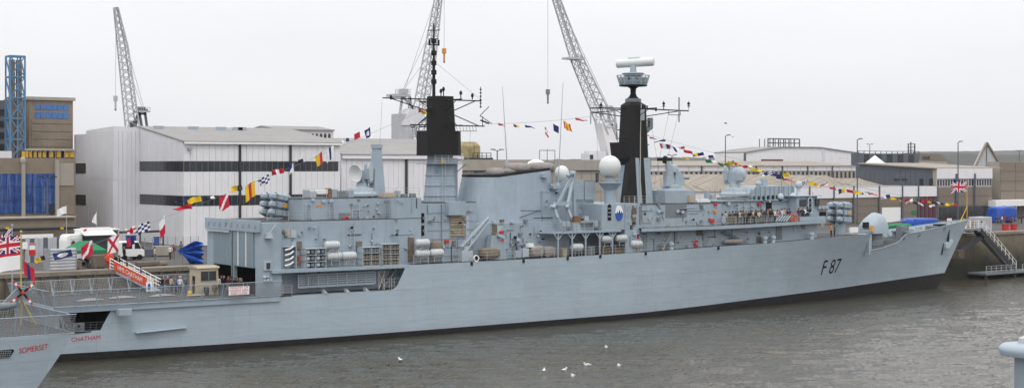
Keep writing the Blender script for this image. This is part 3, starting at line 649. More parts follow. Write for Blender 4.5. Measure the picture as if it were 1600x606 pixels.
b = MB(); pbx(b, 848, 300, 874, 349, -3.75, .5); part('uptake_casing', b, G, fun)
# whip aerials
for pa, pb_, y in (((792, 252), (785, 135), 2.5), ((872, 288), (880, 128), -3.9)):
    b = MB(); b.tube(V3(*pa, y), V3(*pb_, y), .075, .03); o = part('whip_aerial', b, 'greylite2', frig); p = V3(*pa, y)
    part('aerial_base', MB().lathe(p - Vector((0, 0, .7)), [(.3, 0), (.25, .5), (.1, .9)], 8), G, o)
    if y > 0: part('aerial_post', MB().tube((p.x, p.y, 12.2), p, .12), G, o)
b = MB(); b.box(XY(862, -3.9), XY(878, -3.9), -4.2, -3.2, ZY(870, 295, -3.9), ZY(870, 290, -3.9)); part('aerial_shelf', b, G, fun)
b = MB(); x, z = PY(878, 272, -.5); b.ball((x, -.5, z), .95, sz=1.15); b.lathe((x, -.5, 12.2), [(.6, 0), (.45, z - 12.2 - .6)], 10); part('satellite_dome', b, 'dome', frig, smooth=50)
b = MB(); b.line([V3(843, 254, 2), V3(843, 235, 2), V3(867, 235, 2), V3(867, 254, 2), V3(843, 254, 2)], .05); b.tube(V3(855, 254, 2), V3(855, 233, 2), .05); b.tube((XY(855, 2), 2, 15), V3(855, 254, 2), .06); part('loop_aerial', b, 'greydark', frig)
# deck crane, bundles
b = MB(); p0, p1 = V3(723, 389, -6.2), V3(764, 341, -5.9); dirv = (p1 - p0).normalized(); up_ = Vector((-dirv.z, 0, dirv.x)) * .28
for yy in (-.25, .25):
    for s in (1, -1): b.tube(p0 + Vector((0, yy, 0)) + up_ * s * 1.4, p1 + Vector((0, yy * .4, 0)) + up_ * s * .5, .1, n=4)
for i in range(8): t = i / 8; q0 = p0.lerp(p1, t); q1 = p0.lerp(p1, t + .125); b.tube(q0 + up_ * 1.1, q1 - up_ * .9, .05, n=4)
b.tube((p0.x + .4, -6.2, 8), p0 + Vector((.4, 0, .3)), .3, n=8); b.box(p0.x - .3, p0.x + 1.2, -6.5, -5.9, 8, 9.2); b.tube(p0 + Vector((1.2, 0, .6)), p0.lerp(p1, .35), .09)
part('deck_crane', b, 'greylite', frig)
b = MB(); x, z = PY(771, 385, -5); b.prism([(x - 1.4, 8), (x + 1.2, 8), (x + .9, z + .3), (x - .2, z + 1.3), (x - .9, z + 1.4)], -6, -5.1); b.tube((x - .2, -6.1, z + 1.4), (x + .6, -6.3, z + 1.0), .22); part('winch_housing', b, G, frig)
def lump(name, px0, py0, px1, py1, y, d, mk, parent=frig, seed=1, z0=None, pw=.55):
    x0, x1 = XY(px0, y), XY(px1, y); za = ZY((px0 + px1) / 2, py1, y) if z0 is None else z0; zb_ = ZY((px0 + px1) / 2, py0, y)
    m = MB(); m.ball(((x0 + x1) / 2, y + d / 2, (za + zb_) / 2), 1., 24, k=14)
    vs = []
    for p in m.v:
        q = Vector(p) - Vector(((x0 + x1) / 2, y + d / 2, (za + zb_) / 2)); q = Vector([math.copysign(abs(c) ** pw, c) for c in q])
        k = 1 + .16 * mnoise.noise(q * 1.9 + Vector((seed * 3.1, 0, 0))); vs.append(((x0 + x1) / 2 + q.x * (x1 - x0) / 2 * k, y + d / 2 + q.y * d / 2 * k, max(za, (za + zb_) / 2 + q.z * (zb_ - za) / 2 * k)))
    m.v = vs; return part(name, m, mk, parent, smooth=50)
lump('covered_bundle', 754, 387, 784, 404, -6.6, 1.2, 'canvas'); lump('wrapped_stores', 832, 384, 852, 402, -6.5, 1.2, 'cover', seed=2); lump('wrapped_stores', 853, 385, 871, 402, -6.5, 1.2, 'cover', seed=5)
lump('covered_bundle', 677, 376, 693, 386, -5.9, .9, 'canvas', seed=3, z0=9.0)
part('bundle_shelf', MB().box(XY(676, -5.9), XY(694, -5.9), -6.0, -4.8, 8.9, 9.0), G, frig)
b = MB(); x, z = PY(743, 402, -7); b.lathe((x, -7.2, 8.35), [(.4, 0), (.42, .12), (.28, .15), (.25, .0)], 12, 'y'); part('fairlead', b, 'white', frig)
for px0, py0, px1, py1, mk in ((817, 388, 827, 401, 'greylite'), (826, 380, 834, 386, 'white'), (806, 392, 815, 402, G), (880, 388, 886, 401, 'tan'), (918, 384, 930, 398, 'greydark'), (941, 384, 954, 397, 'wood'), (962, 386, 978, 396, 'wood'), (984, 389, 1002, 395, 'greylite')):
    m = MB(); pbx(m, px0, py0, px1, py1, -6.2, .6); part('deck_locker', m, mk, frig)
ZM = lambda x: lerp_tab(MAIN, x) - .02
rail(frig, [(40, -7.25, 7.95), (56, -7.3, 8.0)], 1.05, 2.1); rail(frig, [(56, -7.3, 8.0), (73, -7.3, 8.17)], 1.05, 2.0); rail(frig, [(73, -7.28, 8.17), (86, -7.2, 8.47)], 1.05, 2.1)
rail(frig, [(24.5, -7.2, 8.04), (38, -7.3, 7.97)], 1.05, 2.4, r=.015)
for px in (736, 817, 886, 937, 1008, 1123): x = XY(px, -7.3); z = ZM(x); part('scupper', MB().box(x - .13, x + .13, hull_y(x, z) - .12, hull_y(x, z) + .1, z - .35, z + .02), 'black', hull)

# ---------------------------------------------------------------- small fittings that crowd every bulkhead
frnd = random.Random(22)
def fittings(parent, px0, px1, py0, py1, y, n):
    for k in range(n):
        px, py = frnd.uniform(px0, px1), frnd.uniform(py0, py1); x, z = PY(px, py, y); t = frnd.random(); m = MB(); mk = frnd.choice(['greydark', 'greydark', 'greylite2', 'greylite', 'black', G])
        if t < .35: w, hh = frnd.uniform(.1, .38), frnd.uniform(.1, .3); m.box(x - w / 2, x + w / 2, y - frnd.uniform(.1, .35), y, z - hh / 2, z + hh / 2); nm = 'junction_box'
        elif t < .55: m.lathe((x, y, z), [(.06, 0), (.06, -.18), (.13, -.2), (.13, -.25)], 8, 'y'); nm = 'valve'
        elif t < .75: L = frnd.uniform(.6, 2.2); m.tube((x, y - .07, z - L / 2), (x, y - .07, z + L / 2), .045, n=5); nm = 'pipe'
        elif t < .9: L = frnd.uniform(.8, 3.); m.tube((x - L / 2, y - .07, z), (x + L / 2, y - .07, z), .045, n=5); nm = 'pipe'
        else: m.tube((x, y, z), (x, y - .45, z + .1), .05); m.lathe((x, y - .45, z - .05), [(.06, 0), (.14, .1), (.14, .25), (.05, .3)], 8); nm = 'floodlight'
        part(nm, m, mk, parent)
fittings(hang, 430, 650, 356, 376, -5.4, 26); fittings(hang, 440, 650, 380, 408, -5.4, 14); fittings(dhouse, 476, 600, 312, 345, -4.5, 18); fittings(dhouse, 612, 652, 313, 345, -5.41, 5)
fittings(frig, 470, 620, 420, 440, -4.9, 22); fittings(mhouse, 664, 740, 322, 400, -4.8, 26); fittings(mhouse, 770, 860, 352, 398, -4.8, 34); fittings(fun, 846, 872, 292, 345, -3.75, 9)
# ---------------------------------------------------------------- boat deck on posts, davits, sea boat
bz = 11.05
b = MB(); xa, xb_ = XY(836, -4.5), XY(969, -6.9)
b.prismz([(xa, -4.7), (XY(868, -7.1), -7.1), (xb_, -7.1), (xb_, -2.5), (xa, -2.5)], bz - .22, bz); bd = part('boat_deck', b, [G], frig)
for px in (872, 894, 915, 937, 957):
    x = XY(px, -6.95); m = MB(); zz = ZM(x); m.tube((x, -6.95, zz), (x, -6.95, bz - .2), .11, n=6)
    for s in (-1, 1): m.tube((x, -6.95, bz - 1.0), (x + s * .62, -6.95, bz - .22), .08, n=4)
    part('deck_post', m, 'greylite2', bd)
rail(bd, [(xa, -4.65, bz), (XY(868, -7.05), -7.05, bz), (xb_, -7.05, bz)], 1.1, 1.5)
b = MB(); b.box(64, 71, -2.6, 4.6, 7.9, 13.6); b.box(71, 76.8, -2.6, 4.6, 7.9, 14.2); part('boat_deckhouse', b, G, frig)
b = MB(); b.box(66, 70, -2.2, 1, 13.6, 16.6); b.box(64.5, 66, -1.5, 1, 13.6, 16.9); part('comms_house', b, G, frig)
for px0, py0, px1, py1 in ((897, 281, 912, 312), (914, 284, 930, 312)):
    m = MB(); pbx(m, px0, py0, px1, py1, -2.4, .2); part('cabinet', m, 'greylite2', frig)
rail(frig, [(64.5, -2.5, 13.6), (71, -2.5, 13.6)], 1.0, 1.2)
for px in (867, 888):
    m = MB(); pts = [(px, 318), (px - 2, 325), (px + 4, 340), (px + 14, 351)]
    for a, c in zip(pts, pts[1:]): p, q = V3(*a, -5.6), V3(*c, -5.6 - .4); m.tube(p, q, .24, n=4)
    m.tube(V3(px + 14, 351, -6), (XY(px + 14, -6), -6, bz), .24, n=4); part('davit_arm', m, 'greylite2', frig)
m = MB(); m.tube(V3(864, 318, -5.6), V3(892, 318, -5.6), .3, n=4); m.tube(V3(888, 318, -5.6), V3(898, 268, -4.5), .25, n=4); m.tube(V3(868, 326, -5), V3(893, 276, -4.8), .2, n=4); m.tube(V3(896, 272, -4.5), V3(898, 345, -4.5), .25, n=4)
m.lathe(V3(893, 271, -4.8) - Vector((.3, 0, 0)), [(.2, 0), (.35, .1), (.35, .5), (.2, .6)], 10, 'x'); m.ball(V3(888, 274, -4.8), .28); m.ball(V3(862, 323, -5.2), .3); m.tube((XY(898, -4.5), -4.5, bz), V3(898, 345, -4.5), .25, n=4); part('davit_frame', m, 'greylite2', frig)
boat = MB(); xx, zz = PY(917, 349, -5.4)
for yy in (-5.9, -4.6):
    boat.line([(xx - 1.7, yy, 12.0), (xx + 1.2, yy, 12.05), (xx + 2.0, yy + (.3 if yy < -5 else -.3), 12.2), (xx + 2.5, -5.25, 12.3)], .28, n=8)
boat.box(xx - 1.6, xx + 1.3, -5.7, -4.8, 11.7, 12.0); sb = part('sea_boat', boat, 'greydark', frig, smooth=50)
part('engine', MB().box(xx - 2.0, xx - 1.4, -5.5, -5.0, 11.8, 12.8), 'black', sb); part('console', MB().box(xx - .4, xx + .2, -5.5, -5.0, 11.95, 12.8), 'greylite', sb); part('seat', MB().box(xx - 1.2, xx - .6, -5.5, -5.0, 11.95, 12.5), 'black', sb)
part('cradle', MB().box(xx - 1.2, xx + 1.0, -5.6, -4.9, 11.0, 11.75), 'greylite2', sb)
m = MB(); pbx(m, 897, 339, 908, 347, -6.2, .8); part('orange_crate', m, 'rust', frig); part('crate_stand', MB().box(XY(897, -6.2), XY(908, -6.2), -6.1, -5.5, bz, ZY(902, 347, -6.2)), G, frig)
for px in (880, 886, 930): scuttle(frig, px, 350, -6.5, .5, .7, .3, 'greylite2', 'deck_box')
# ---------------------------------------------------------------- signal house with the ship's crest, satellite dome
sh = MB(); x0, x1 = XY(940, -6.5), XY(976, -6.5); sh.box(x0, x1, -6.5, -2.5, 11.04, ZY(957, 319, -6.5)); x2 = XY(1000, -6.6)
sh.box(x1, x2, -6.6, -2.5, 8.1, ZY(985, 318, -6.6)); shz = ZY(985, 318, -6.6)
shouse = part('signal_house', sh, G, frig)
m = MB(); x, z = PY(952, 332, -6.5); m.add([(x - .3, -6.53, z - 1), (x + .3, -6.53, z - 1)] + [(x + .3 * math.cos(t * math.pi / 6), -6.53, z + .75 + .3 * math.sin(t * math.pi / 6)) for t in range(7)], [tuple(range(9))]); part('arched_opening', m, 'black', shouse)
for k in range(3): part('opening_bar', MB().box(x - .31, x + .31, -6.57, -6.52, z - .55 + k * .5, z - .45 + k * .5), G, shouse)
x, z = PY(967, 333, -6.5); m = MB(); N = 24; a_, b__ = .58, .96
el = lambda k: (a_ * math.cos(2 * math.pi * k / N), b__ * math.sin(2 * math.pi * k / N))
for k in range(N):
    (p, q), (r_, s_) = el(k), el(k + 1); mi = 1 if (q + s_) / 2 < -.02 else 0
    m.add([(x + p, -6.6, z + q), (x + r_, -6.6, z + s_), (x + r_, -6.5, z + s_), (x + p, -6.5, z + q)], [(0, 1, 2, 3)], mi)
m.add([(x + el(k)[0], -6.6, z + el(k)[1]) for k in range(0, N // 2 + 1)], [tuple(range(N // 2 + 1))], 0); m.add([(x + el(k)[0], -6.6, z + el(k)[1]) for k in range(N // 2, N + 1)], [tuple(range(N // 2 + 1))], 1)
cr_ = part('ship_crest', m, ['flagwhite', 'blue'], shouse, label='oval crest, white above and blue below')
m = MB()
for k in range(3): m.add([(x - .5 + k * .34, -6.61, z - .03), (x - .17 + k * .34, -6.61, z - .03), (x - .33 + k * .34, -6.61, z + .26)], [(0, 1, 2)], 0)
m.add([(x - .12, -6.612, z - .1), (x + .12, -6.612, z - .1), (x + .1, -6.612, z + .25), (x, -6.612, z + .4), (x - .1, -6.612, z + .25)], [(0, 1, 2, 3, 4)], 1)
part('crest_figure', m, ['blue', 'black'], shouse)
for px0, py0, px1, py1, mk in ((978, 320, 983, 328, 'greylite2'), (978, 331, 983, 339, 'greylite2'), (988, 321, 995, 334, 'wood'), (988, 339, 994, 351, 'wood'), (999, 322, 1003, 350, 'greydark'), (985, 352, 989, 358, 'black'), (996, 366, 1000, 372, 'black'), (988, 366, 994, 373, 'greylite2')): pdoor(shouse, px0, py0, px1, py1, -6.6, mk, 'hatch')
scuttle(shouse, 990, 364, -6.6, .5, .5, .3, 'greylite'); scuttle(shouse, 998, 370, -6.65, .25, .35, .05, 'red', 'notice')
rail(shouse, [(x1 - .1, -6.5, shz), (x2, -6.5, shz)], .9, 1)
dp = V3(953, 261, -4.5); s0 = 12.6
m = MB(); m.lathe((dp.x, dp.y, 0), [(.75, 13.9), (.75, 15.9), (1.45, 16.75), (1.55, 16.8), (1.55, 16.9), (.7, 16.92), (.65, 17.6), (.9, 17.65)], 18); dm = part('dome_pedestal', m, G, frig, smooth=35)
m = MB(); zc = ZY(953, 261, -4.5); rr = 1.38; m.lathe((dp.x, dp.y, zc), [(.95, -1.12), (1.2, -.7), (1.36, -.25), (rr, .1), (1.28, .6), (1.02, 1.02), (.65, 1.3), (.3, 1.42), (.02, 1.45)], 26); part('satellite_dome', m, 'dome', dm, smooth=60)
rail(dm, [(dp.x + 1.5 * math.cos(t * math.pi / 4), dp.y + 1.5 * math.sin(t * math.pi / 4), 16.9) for t in range(9)], .95, 1.2, n=2)
m = MB(); x0 = XY(941, -4); m.box(x0, x2, -6.45, -2.4, shz - .9, shz - .05); part('signal_deck', m, G, frig)
# ---------------------------------------------------------------- foremast
fmx = 78.3
fm = MB(); wtop = .19
t0, t1, t2 = 14.0, 20.0, 26.9
frust(fm, octa(fmx + .35, -.2, 2.0, 1.95), t0, octa(fmx + .15, -.1, 1.75, 1.65), t1, 0)
frust(fm, octa(fmx + .1, 0, 1.75, 1.55), t1, octa(fmx + .15, 0, 1.42, 1.35), t2, 1)
frust(fm, octa(fmx + .15, 0, 1.42, 1.35), t2, octa(fmx + .1, 0, .75, .75), t2 + .45, 1)
fm.prism([(fmx - 2.6, 20.0), (fmx - 1.2, 18.7), (fmx - 1.2, 22.0), (fmx - 2.9, 22.0)], -1.5, 1.2, 1)
foremast = part('foremast', fm, [G, 'black'], frig)
m = MB(); # blackened aft legs of the mast
m.hexa([(fmx - 3.0, -2.15, 14.0), (fmx - .7, -2.15, 14.0), (fmx - .7, -1, 14.0), (fmx - 3.0, -1, 14.0)], [(fmx - 1.9, -1.72, 20.2), (fmx - .5, -1.72, 20.2), (fmx - .5, -.9, 20.2), (fmx - 1.9, -.9, 20.2)])
m.hexa([(fmx - .1, -2.2, 14.0), (fmx + .5, -2.2, 14.0), (fmx + .5, -1, 14.0), (fmx - .1, -1, 14.0)], [(fmx - .4, -1.8, 20.2), (fmx + .35, -1.8, 20.2), (fmx + .35, -.9, 20.2), (fmx - .4, -.9, 20.2)])
part('blackened_leg', m, 'black', foremast)
m = MB(); m.tube((fmx - .6, -2.2, 14), (fmx - .1, -1.7, 23), .06); m.tube((fmx - .1, -1.7, 23), (fmx + .2, -1.5, 27), .05); part('mast_pipe', m, 'rail', foremast)
m = MB(); m.box(fmx + .1, fmx + .75, -1.52, -1.4, 24.9, 26.4); part('mast_panel', m, 'greylite2', foremast)
m = MB(); m.box(fmx + .6, fmx + 1.1, -1.78, -1.6, 18.5, 19.6); m.tube((fmx + 1.2, -1.6, 15), (fmx + 1.2, -1.6, 16), .25); part('mast_fitting', m, 'greydark', foremast)
for k, z in enumerate((16.0, 18.2, 21.7, 22.9, 24.0)): m = MB(); m.box(fmx + 1.5, fmx + 2.4, -.6, .3, z, z + .1); part('foot_ledge', m, 'black' if z > 20 else G, foremast)
for k, z in enumerate((22.5, 23.6)): m = MB(); m.tube((fmx - 1.6, -.5, z), (fmx - 3.1, -.5, z), .06); m.tube((fmx - 3.1, -.5, z), (fmx - 3.1, -.5, z + .9), .04); part('aerial_bracket', m, 'black', foremast)
m = MB(); m.prism([(fmx + 1.4, 23.2), (fmx + 2.8, 24.1), (fmx + 2.8, 25.3), (fmx + 3.3, 25.3), (fmx + 3.3, 23.9), (fmx + 2.8, 23.6), (fmx + 1.4, 22.6)], -.3, .3); m.box(fmx + 1.4, fmx + 2.8, -.35, .35, 24.9, 25.0); part('sensor_arm', m, 'greydark', foremast)
m = MB(); zc = t2 + .35; m.lathe((fmx + .1, 0, zc), [(1.0, 0), (1.05, .15), (1.05, .45), (.9, .5)], 14, mi=1); m.lathe((fmx + .1, 0, zc + .5), [(.85, 0), (.5, .3), (.36, .7), (.4, 1.3), (.85, 1.6)], 12, mi=0); m.lathe((fmx + .1, 0, zc + 2.1), [(1.75, 0), (1.9, .1), (1.75, .18)], 18, mi=0); rp = part('radar_platform', m, ['black', 'greydark'], foremast)
zp = zc + 2.28
m = MB()
for k in range(18):
    t = 2 * math.pi * k / 18; m.tube((fmx + .1 + 1.75 * math.cos(t), 1.75 * math.sin(t), zp), (fmx + .1 + 2.15 * math.cos(t), 2.15 * math.sin(t), zp + 1.25), .05, n=4)
for rr_, zz in ((1.9, .45), (2.05, .9), (2.15, 1.25)):
    m.line([(fmx + .1 + rr_ * math.cos(2 * math.pi * k / 16), rr_ * math.sin(2 * math.pi * k / 16), zp + zz) for k in range(16)], .04, n=4, closed=True)
for k in range(10): t = 2 * math.pi * (k + .3) / 10; m.box(fmx + .1 + 1.6 * math.cos(t) - .2, fmx + .1 + 1.6 * math.cos(t) + .2, 1.6 * math.sin(t) - .2, 1.6 * math.sin(t) + .2, zp + .1, zp + 1.0)
part('platform_cage', m, 'greylite2', foremast)
m = MB(); m.lathe((fmx + .1, 0, zp), [(.8, 0), (.75, .7), (1.1, 1.1), (1.5, 1.5), (1.3, 1.6), (.45, 1.65), (.35, 2.6)], 14); part('radar_pedestal', m, 'greylite2', foremast)
m = MB(); zr = ZY(995, 98.5, 0); L = 2.5; o0 = len(m.v)
m.lathe((0, 0, 0), [(.3, -L - .08), (.52, -L), (.56, -L + .1), (.56, L - .1), (.52, L), (.3, L + .08)], 18, 'x'); m.box(-.9, .7, -.25, .25, .45, .72)
m.xf(Matrix.Translation((fmx + .45, 0, zr)) @ Matrix.Rotation(R(-58), 4, 'Z') @ Matrix.Rotation(R(-2), 4, 'Y')); part('radar_antenna', m, 'dome', foremast, smooth=40)
zy = ZY(995, 171, 0)
def fyard(za, zb_, xa, xb_):
    m = MB(); m.tube((xa, 0, za), (fmx, 0, za + .1), .08); m.tube((xb_, 0, za), (fmx, 0, za + .1), .08)
    m.tube((xa, 0, za - .55), (fmx - 1.4, 0, zb_), .06); m.tube((xb_ - 2, 0, za - .1), (fmx + 1.4, 0, zb_), .06); m.tube((xa, 0, za), (xa, 0, za - .55), .05); m.tube((xa + 2, 0, za - .55), (xa + 2, 0, za), .05); m.tube((xa, 0, za - .55), (xa + 3, 0, za - .4), .05)
    m.tube((fmx, -4.5, za), (fmx, 4.5, za), .07); m.tube((fmx, -3.5, za), (fmx, -1, zb_), .05); m.tube((fmx, 3.5, za), (fmx, 1, zb_), .05)
    m.tube((xb_ - 3.6, 0, za), (xb_ - 3.6, 0, za - .6), .04); m.tube((xb_ - 3.6, 0, za - .6), (xb_ - 1.5, 0, za - .6), .04); m.tube((xb_ - 1.5, 0, za - .6), (xb_ - 1.5, 0, za), .04)
    return part('yardarm', m, 'black', foremast)
fyard(zy, zy - 1.0, XY(923, 0), XY(1076, 0))
for px, pa, pb_, r, mk in ((923, 172, 194, .09, 'greylite2'), (939, 160, 184, .05, 'black'), (1037, 158, 172, .06, 'black'), (1061, 152, 191, .09, 'greydark'), (1076, 158, 171, .04, 'black'), (1025, 168, 174, .12, 'black'), (1011, 165, 171, .1, 'black')):
    m = MB(); m.tube(V3(px, pa, 0), V3(px, pb_, 0), r); 
    if r < .08: m.lathe(V3(px, pa + 4, 0), [(.05, -.2), (.2, -.1), (.2, .05), (.05, .2)], 8); m.lathe(V3(px, pa + 8, 0), [(.05, -.1), (.26, 0), (.05, .1)], 8)
    part('aerial', m, mk, foremast)
# ---------------------------------------------------------------- forward deckhouse
w1 = MB(); xa, xb_ = x2, XY(1127, -5.6); w1.box(xa, xb_, -5.6, 5.6, 8.0, 14.05); w1.box(xa, xb_ + .03, -5.65, 5.65, 14.05, 14.13, 1)
fhouse = part('forward_deckhouse', w1, [G, 'deck'], frig)
m = MB(); pbx(m, 1040, 320, 1073, 340, -5.63, .05); part('recess', m, 'greydark', fhouse)
for px0, py0, px1, py1, mk in ((1088, 358, 1099, 368, 'wood'), (1084, 375, 1091, 387, 'red'), (1011, 362, 1019, 384, G), (1056, 357, 1065, 385, G), (1100, 360, 1110, 384, G), (1010, 320, 1019, 333, G), (1004, 333, 1020, 348, 'greylite2')): pdoor(fhouse, px0, py0, px1, py1, -5.6, mk)
for px, py, mk in ((1065, 331, 'greylite'), (1058, 330, 'greylite'), (1028, 330, 'greylite'), (1028, 318.5, 'greydark'), (1028, 342, 'greydark'), (1095, 321, 'greydark'), (1117, 319, 'red'), (1116, 330, 'orange'), (1089, 347, 'greylite2')): scuttle(fhouse, px, py, -5.6, .45, .35, .25, mk)
x, z = PY(1113, 345, -5.7); m = MB(); m.lathe((x, -5.6, z), [(.35, 0), (.35, -.2)], 12, 'y'); m.lathe((x - .45, -5.6, z + .15), [(.22, 0), (.22, -.2)], 12, 'y'); part('fire_hose_reel', m, 'red', fhouse)
for px in (1008, 1102): ladder(fhouse, XY(px, -5.7), -5.7, 8.4, 10.9, .5, mk='greylite2', big=True)
# 01 deck walkway with its fascia, rising forward
def wz(x): return 11.15 + max(0, (x - 90)) * .018
xs_ = [XY(1001, -7), 80, 86, 92, 98, 104, XY(1290, -6.6)]
m = MB(); prev = None
for x in xs_:
    yb = -min(7.15, -hull_y(x, 8.5) + .05); c = [(x, yb, wz(x) - .42), (x, yb, wz(x)), (x, -3, wz(x)), (x, -3, wz(x) - .42)]
    if prev: m.add(prev + c, [(0, 1, 5, 4), (1, 2, 6, 5), (0, 4, 7, 3)])
    prev = c
m.add(prev, [(0, 1, 2, 3)]); walk = part('bridge_walkway', m, G, frig)
part('walkway_deck', MB().add([(xs_[0], -6.9, wz(xs_[0]) + .012), (92, -6.9, wz(92) + .012), (92, -3, wz(92) + .012), (xs_[0], -3, wz(xs_[0]) + .012), (XY(1288, -6.5), -6.3, wz(108) + .015), (XY(1288, -6.5), -3, wz(108) + .015)], [(0, 1, 2, 3), (1, 4, 5, 2)]), 'deck', frig)
rail(walk, [(xs_[0], -7.05, wz(xs_[0])), (92, -7.0, wz(92)), (102, -6.8, wz(102))], 1.05, 1.9)
lw = MB(); prev = None
for x in (x2, 85, 92, 98, 103, 107.6): 
    c = [(x, -min(5.62, -hull_y(x, 8) - 1.0), MD(x) - .1), (x, -min(5.62, -hull_y(x, 8) - 1.0), wz(x) - .3)]
    if prev: lw.add(prev + c, [(0, 2, 3, 1)])
    prev = c
lw.add(prev + [(prev[1][0] + 0.3, 5, prev[1][2]), (prev[0][0] + .3, 5, prev[0][2])], [(0, 1, 2, 3)])
lower = part('lower_deckhouse', lw, G, frig)
for px0, py0, px1, py1, mk in ((1183, 369, 1189, 380, 'wood'), (1213, 352, 1222, 374, 'greydark'), (1240, 352, 1247, 360, 'greylite2'), (1253, 351, 1258, 358, 'greydark'), (1283, 347, 1288, 354, 'greylite2')):
    x, z = PY(px0, py0, -5.4); pdoor(lower, px0, py0, px1, py1, -min(5.6, -hull_y(x, 8) - 1.0) - .02, mk)
for px in (1103, 1227): ladder(lower, XY(px, -5.5), -5.72 if px < 1200 else -5.3, 8.7, 10.9, .55, big=True)
x0, z0 = PY(1033, 383, -6); stair(frig, (x0, 8.3), (x0 + 2.0, 11.1), .7, -6.3, 9)
lump('sail_cover', 1133, 374, 1163, 380, -6.5, .5, 'cover', seed=7)
m = MB(); m.tube(V3(1128, 362, -5.9), V3(1166, 379, -6.3), .09); m.tube(V3(1132, 361, -5.9), V3(1169, 379, -6.3), .07); part('stowed_boom', m, 'greydark', frig)
for px, py in ((1049, 378), (1195, 374), (1208, 368), (1268, 365)): m = MB(); x, z = PY(px, py, -6.3); m.lathe((x, -6.3, MD(x)), [(.3, 0), (.25, .5), (.4, .55), (.4, .85), (.1, .95)], 12); part('mushroom_vent', m, 'greylite', frig)
# close-in gun mount on its drum
m = MB(); x, z = PY(1053, 318, -2); gx = x; frust(m, octa(gx, -1.5, 2.7, 2.7), 14.1, octa(gx, -1.5, 2.7, 2.7), 15.75); m.lathe((gx, -1.5, 15.75), [(2.0, 0), (1.9, .2), (1.2, .25)], 16); drum = part('gun_drum', m, G, frig)
for k in range(6): t = k * math.pi / 3; m = MB(); m.tube((gx + 2.6 * math.cos(t), -1.5 + 2.6 * math.sin(t), 14.2), (gx + 2.0 * math.cos(t + .3), -1.5 + 2.75 * math.sin(t + .3), 15.7), .06); part('drum_brace', m, 'greylite2', drum)
m = MB(); gy = -1.5; m.lathe((gx, gy, 16.0), [(1.2, 0), (1.2, .35), (.9, .5)], 14)
m.prism([(gx - 1.6, 16.3), (gx + .1, 16.3), (gx - .4, 18.2), (gx - 1.0, 19.6), (gx - 1.5, 19.6), (gx - 1.3, 18.2)], gy - .8, gy - .35); m.prism([(gx - .2, 16.4), (gx + 1.6, 16.4), (gx + 1.5, 17.6), (gx + .9, 18.2), (gx + .1, 18.1)], gy - .9, gy + .7)
m.lathe((gx + .1, gy - .2, 18.1), [(.75, 0), (.78, .4), (.6, .9), (.2, 1.1)], 12); m.box(gx - .9, gx + .2, gy - .3, gy + .6, 16.4, 17.9); gm = part('close_in_gun', m, 'greylite2', frig, smooth=35)
m = MB(); 
for k in range(6): t = k * math.pi / 3; m.tube((gx + 1.2, gy - .1 + .12 * math.cos(t), 17.3 + .12 * math.sin(t)), (gx + 3.0, gy - .1 + .1 * math.cos(t), 17.3 + .1 * math.sin(t)), .05)
part('barrel_cluster', m, 'greydark', gm)
m = MB(); m.box(gx - 2.7, gx - .3, gy - .45, gy - .2, 19.6, 20.0); m.lathe((gx - 1.4, gy - .35, 19.3), [(.3, 0), (.42, .3), (.35, .8), (.1, 1.0)], 12); part('search_antenna', m, 'black', gm)
for px0, py0, px1, py1, mk in ((1078, 305, 1086, 316, 'tan'), (1104, 298, 1109, 310, G), (1090, 313, 1110, 316, 'white'), (1112, 304, 1119, 312, 'greylite2')): m = MB(); pbx(m, px0, py0, px1, py1, -4.6, .5); part('deck_locker', m, mk, fhouse)
rail(fhouse, [(xa + .1, -5.5, 14.13), (xb_, -5.5, 14.13)], 1.0, 1.8)
# ---------------------------------------------------------------- bridge
br = MB(); xa = XY(1127, -4.3); xb2 = XY(1283, -5.2)
br.box(xa, 103.5, -3.6, 3.6, 11.2, 14.2)
br.hexa([(103.5, -5.3, 11.2), (108.4, -5.0, 11.2), (108.4, 5.0, 11.2), (103.5, 5.3, 11.2)], [(103.5, -5.3, 14.75), (107.9, -5.0, 14.75), (107.9, 5.0, 14.75), (103.5, 5.3, 14.75)])
br.box(xa - .3, 103.5, -3.9, 3.9, 14.2, 14.32); br.box(103.0, 108.3, -5.5, 5.5, 14.75, 14.85)
bridge = part('bridge', br, G, frig)
for px, py, w, hh in ((1254, 317, 1.3, .95), (1277, 316, .7, 1.0)): x, z = PY(px, py, -5.25); part('bridge_window', MB().box(x - w / 2, x + w / 2, -5.36, -5.15, z - hh / 2, z + hh / 2), 'glass', bridge)
for k in range(5): y = -4 + k * 1.95; part('bridge_window', MB().box(108.0, 108.35, y - .75, y + .75, 12.9, 13.9), 'glass', bridge)
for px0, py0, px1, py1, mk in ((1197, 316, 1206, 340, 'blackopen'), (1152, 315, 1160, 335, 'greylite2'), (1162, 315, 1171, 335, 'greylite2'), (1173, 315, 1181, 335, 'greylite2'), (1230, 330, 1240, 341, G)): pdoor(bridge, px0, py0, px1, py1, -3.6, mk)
for px, py, mk in ((1185, 319, 'red'), (1137, 318, 'greylite'), (1192, 314, 'greydark'), (1220, 312, 'greylite2'), (1217, 311, 'black')): scuttle(bridge, px, py, -3.6, .5, .4, .3, mk)
m = MB(); x, z = PY(1266, 320, -5.4)
for k in range(3): m.lathe((x, -5.3, z + .6 - k * .7), [(.5, 0), (.5, -.12), (.3, -.12), (.3, 0)], 12, 'y')
part('stowed_rings', m, 'greylite', bridge)
m = MB(); m.prism([(xa + 1.2, 11.2), (xa + 1.2, 11.25), (107.9, wz(108)), (107.9, wz(108) - .1)], -3.7, -3.6); 
m = MB(); pbx(m, 1250, 338, 1290, 349, -6.25, .12); part('wing_bulwark', m, G, bridge)
for px0, px1 in ((1137, 1151), (1128, 1134)): m = MB(); pbx(m, px0, 337, px1, 347, -6.7, .06); part('canvas_dodger', m, 'wood' if px0 > 1130 else 'greylite2', bridge)
m = MB()
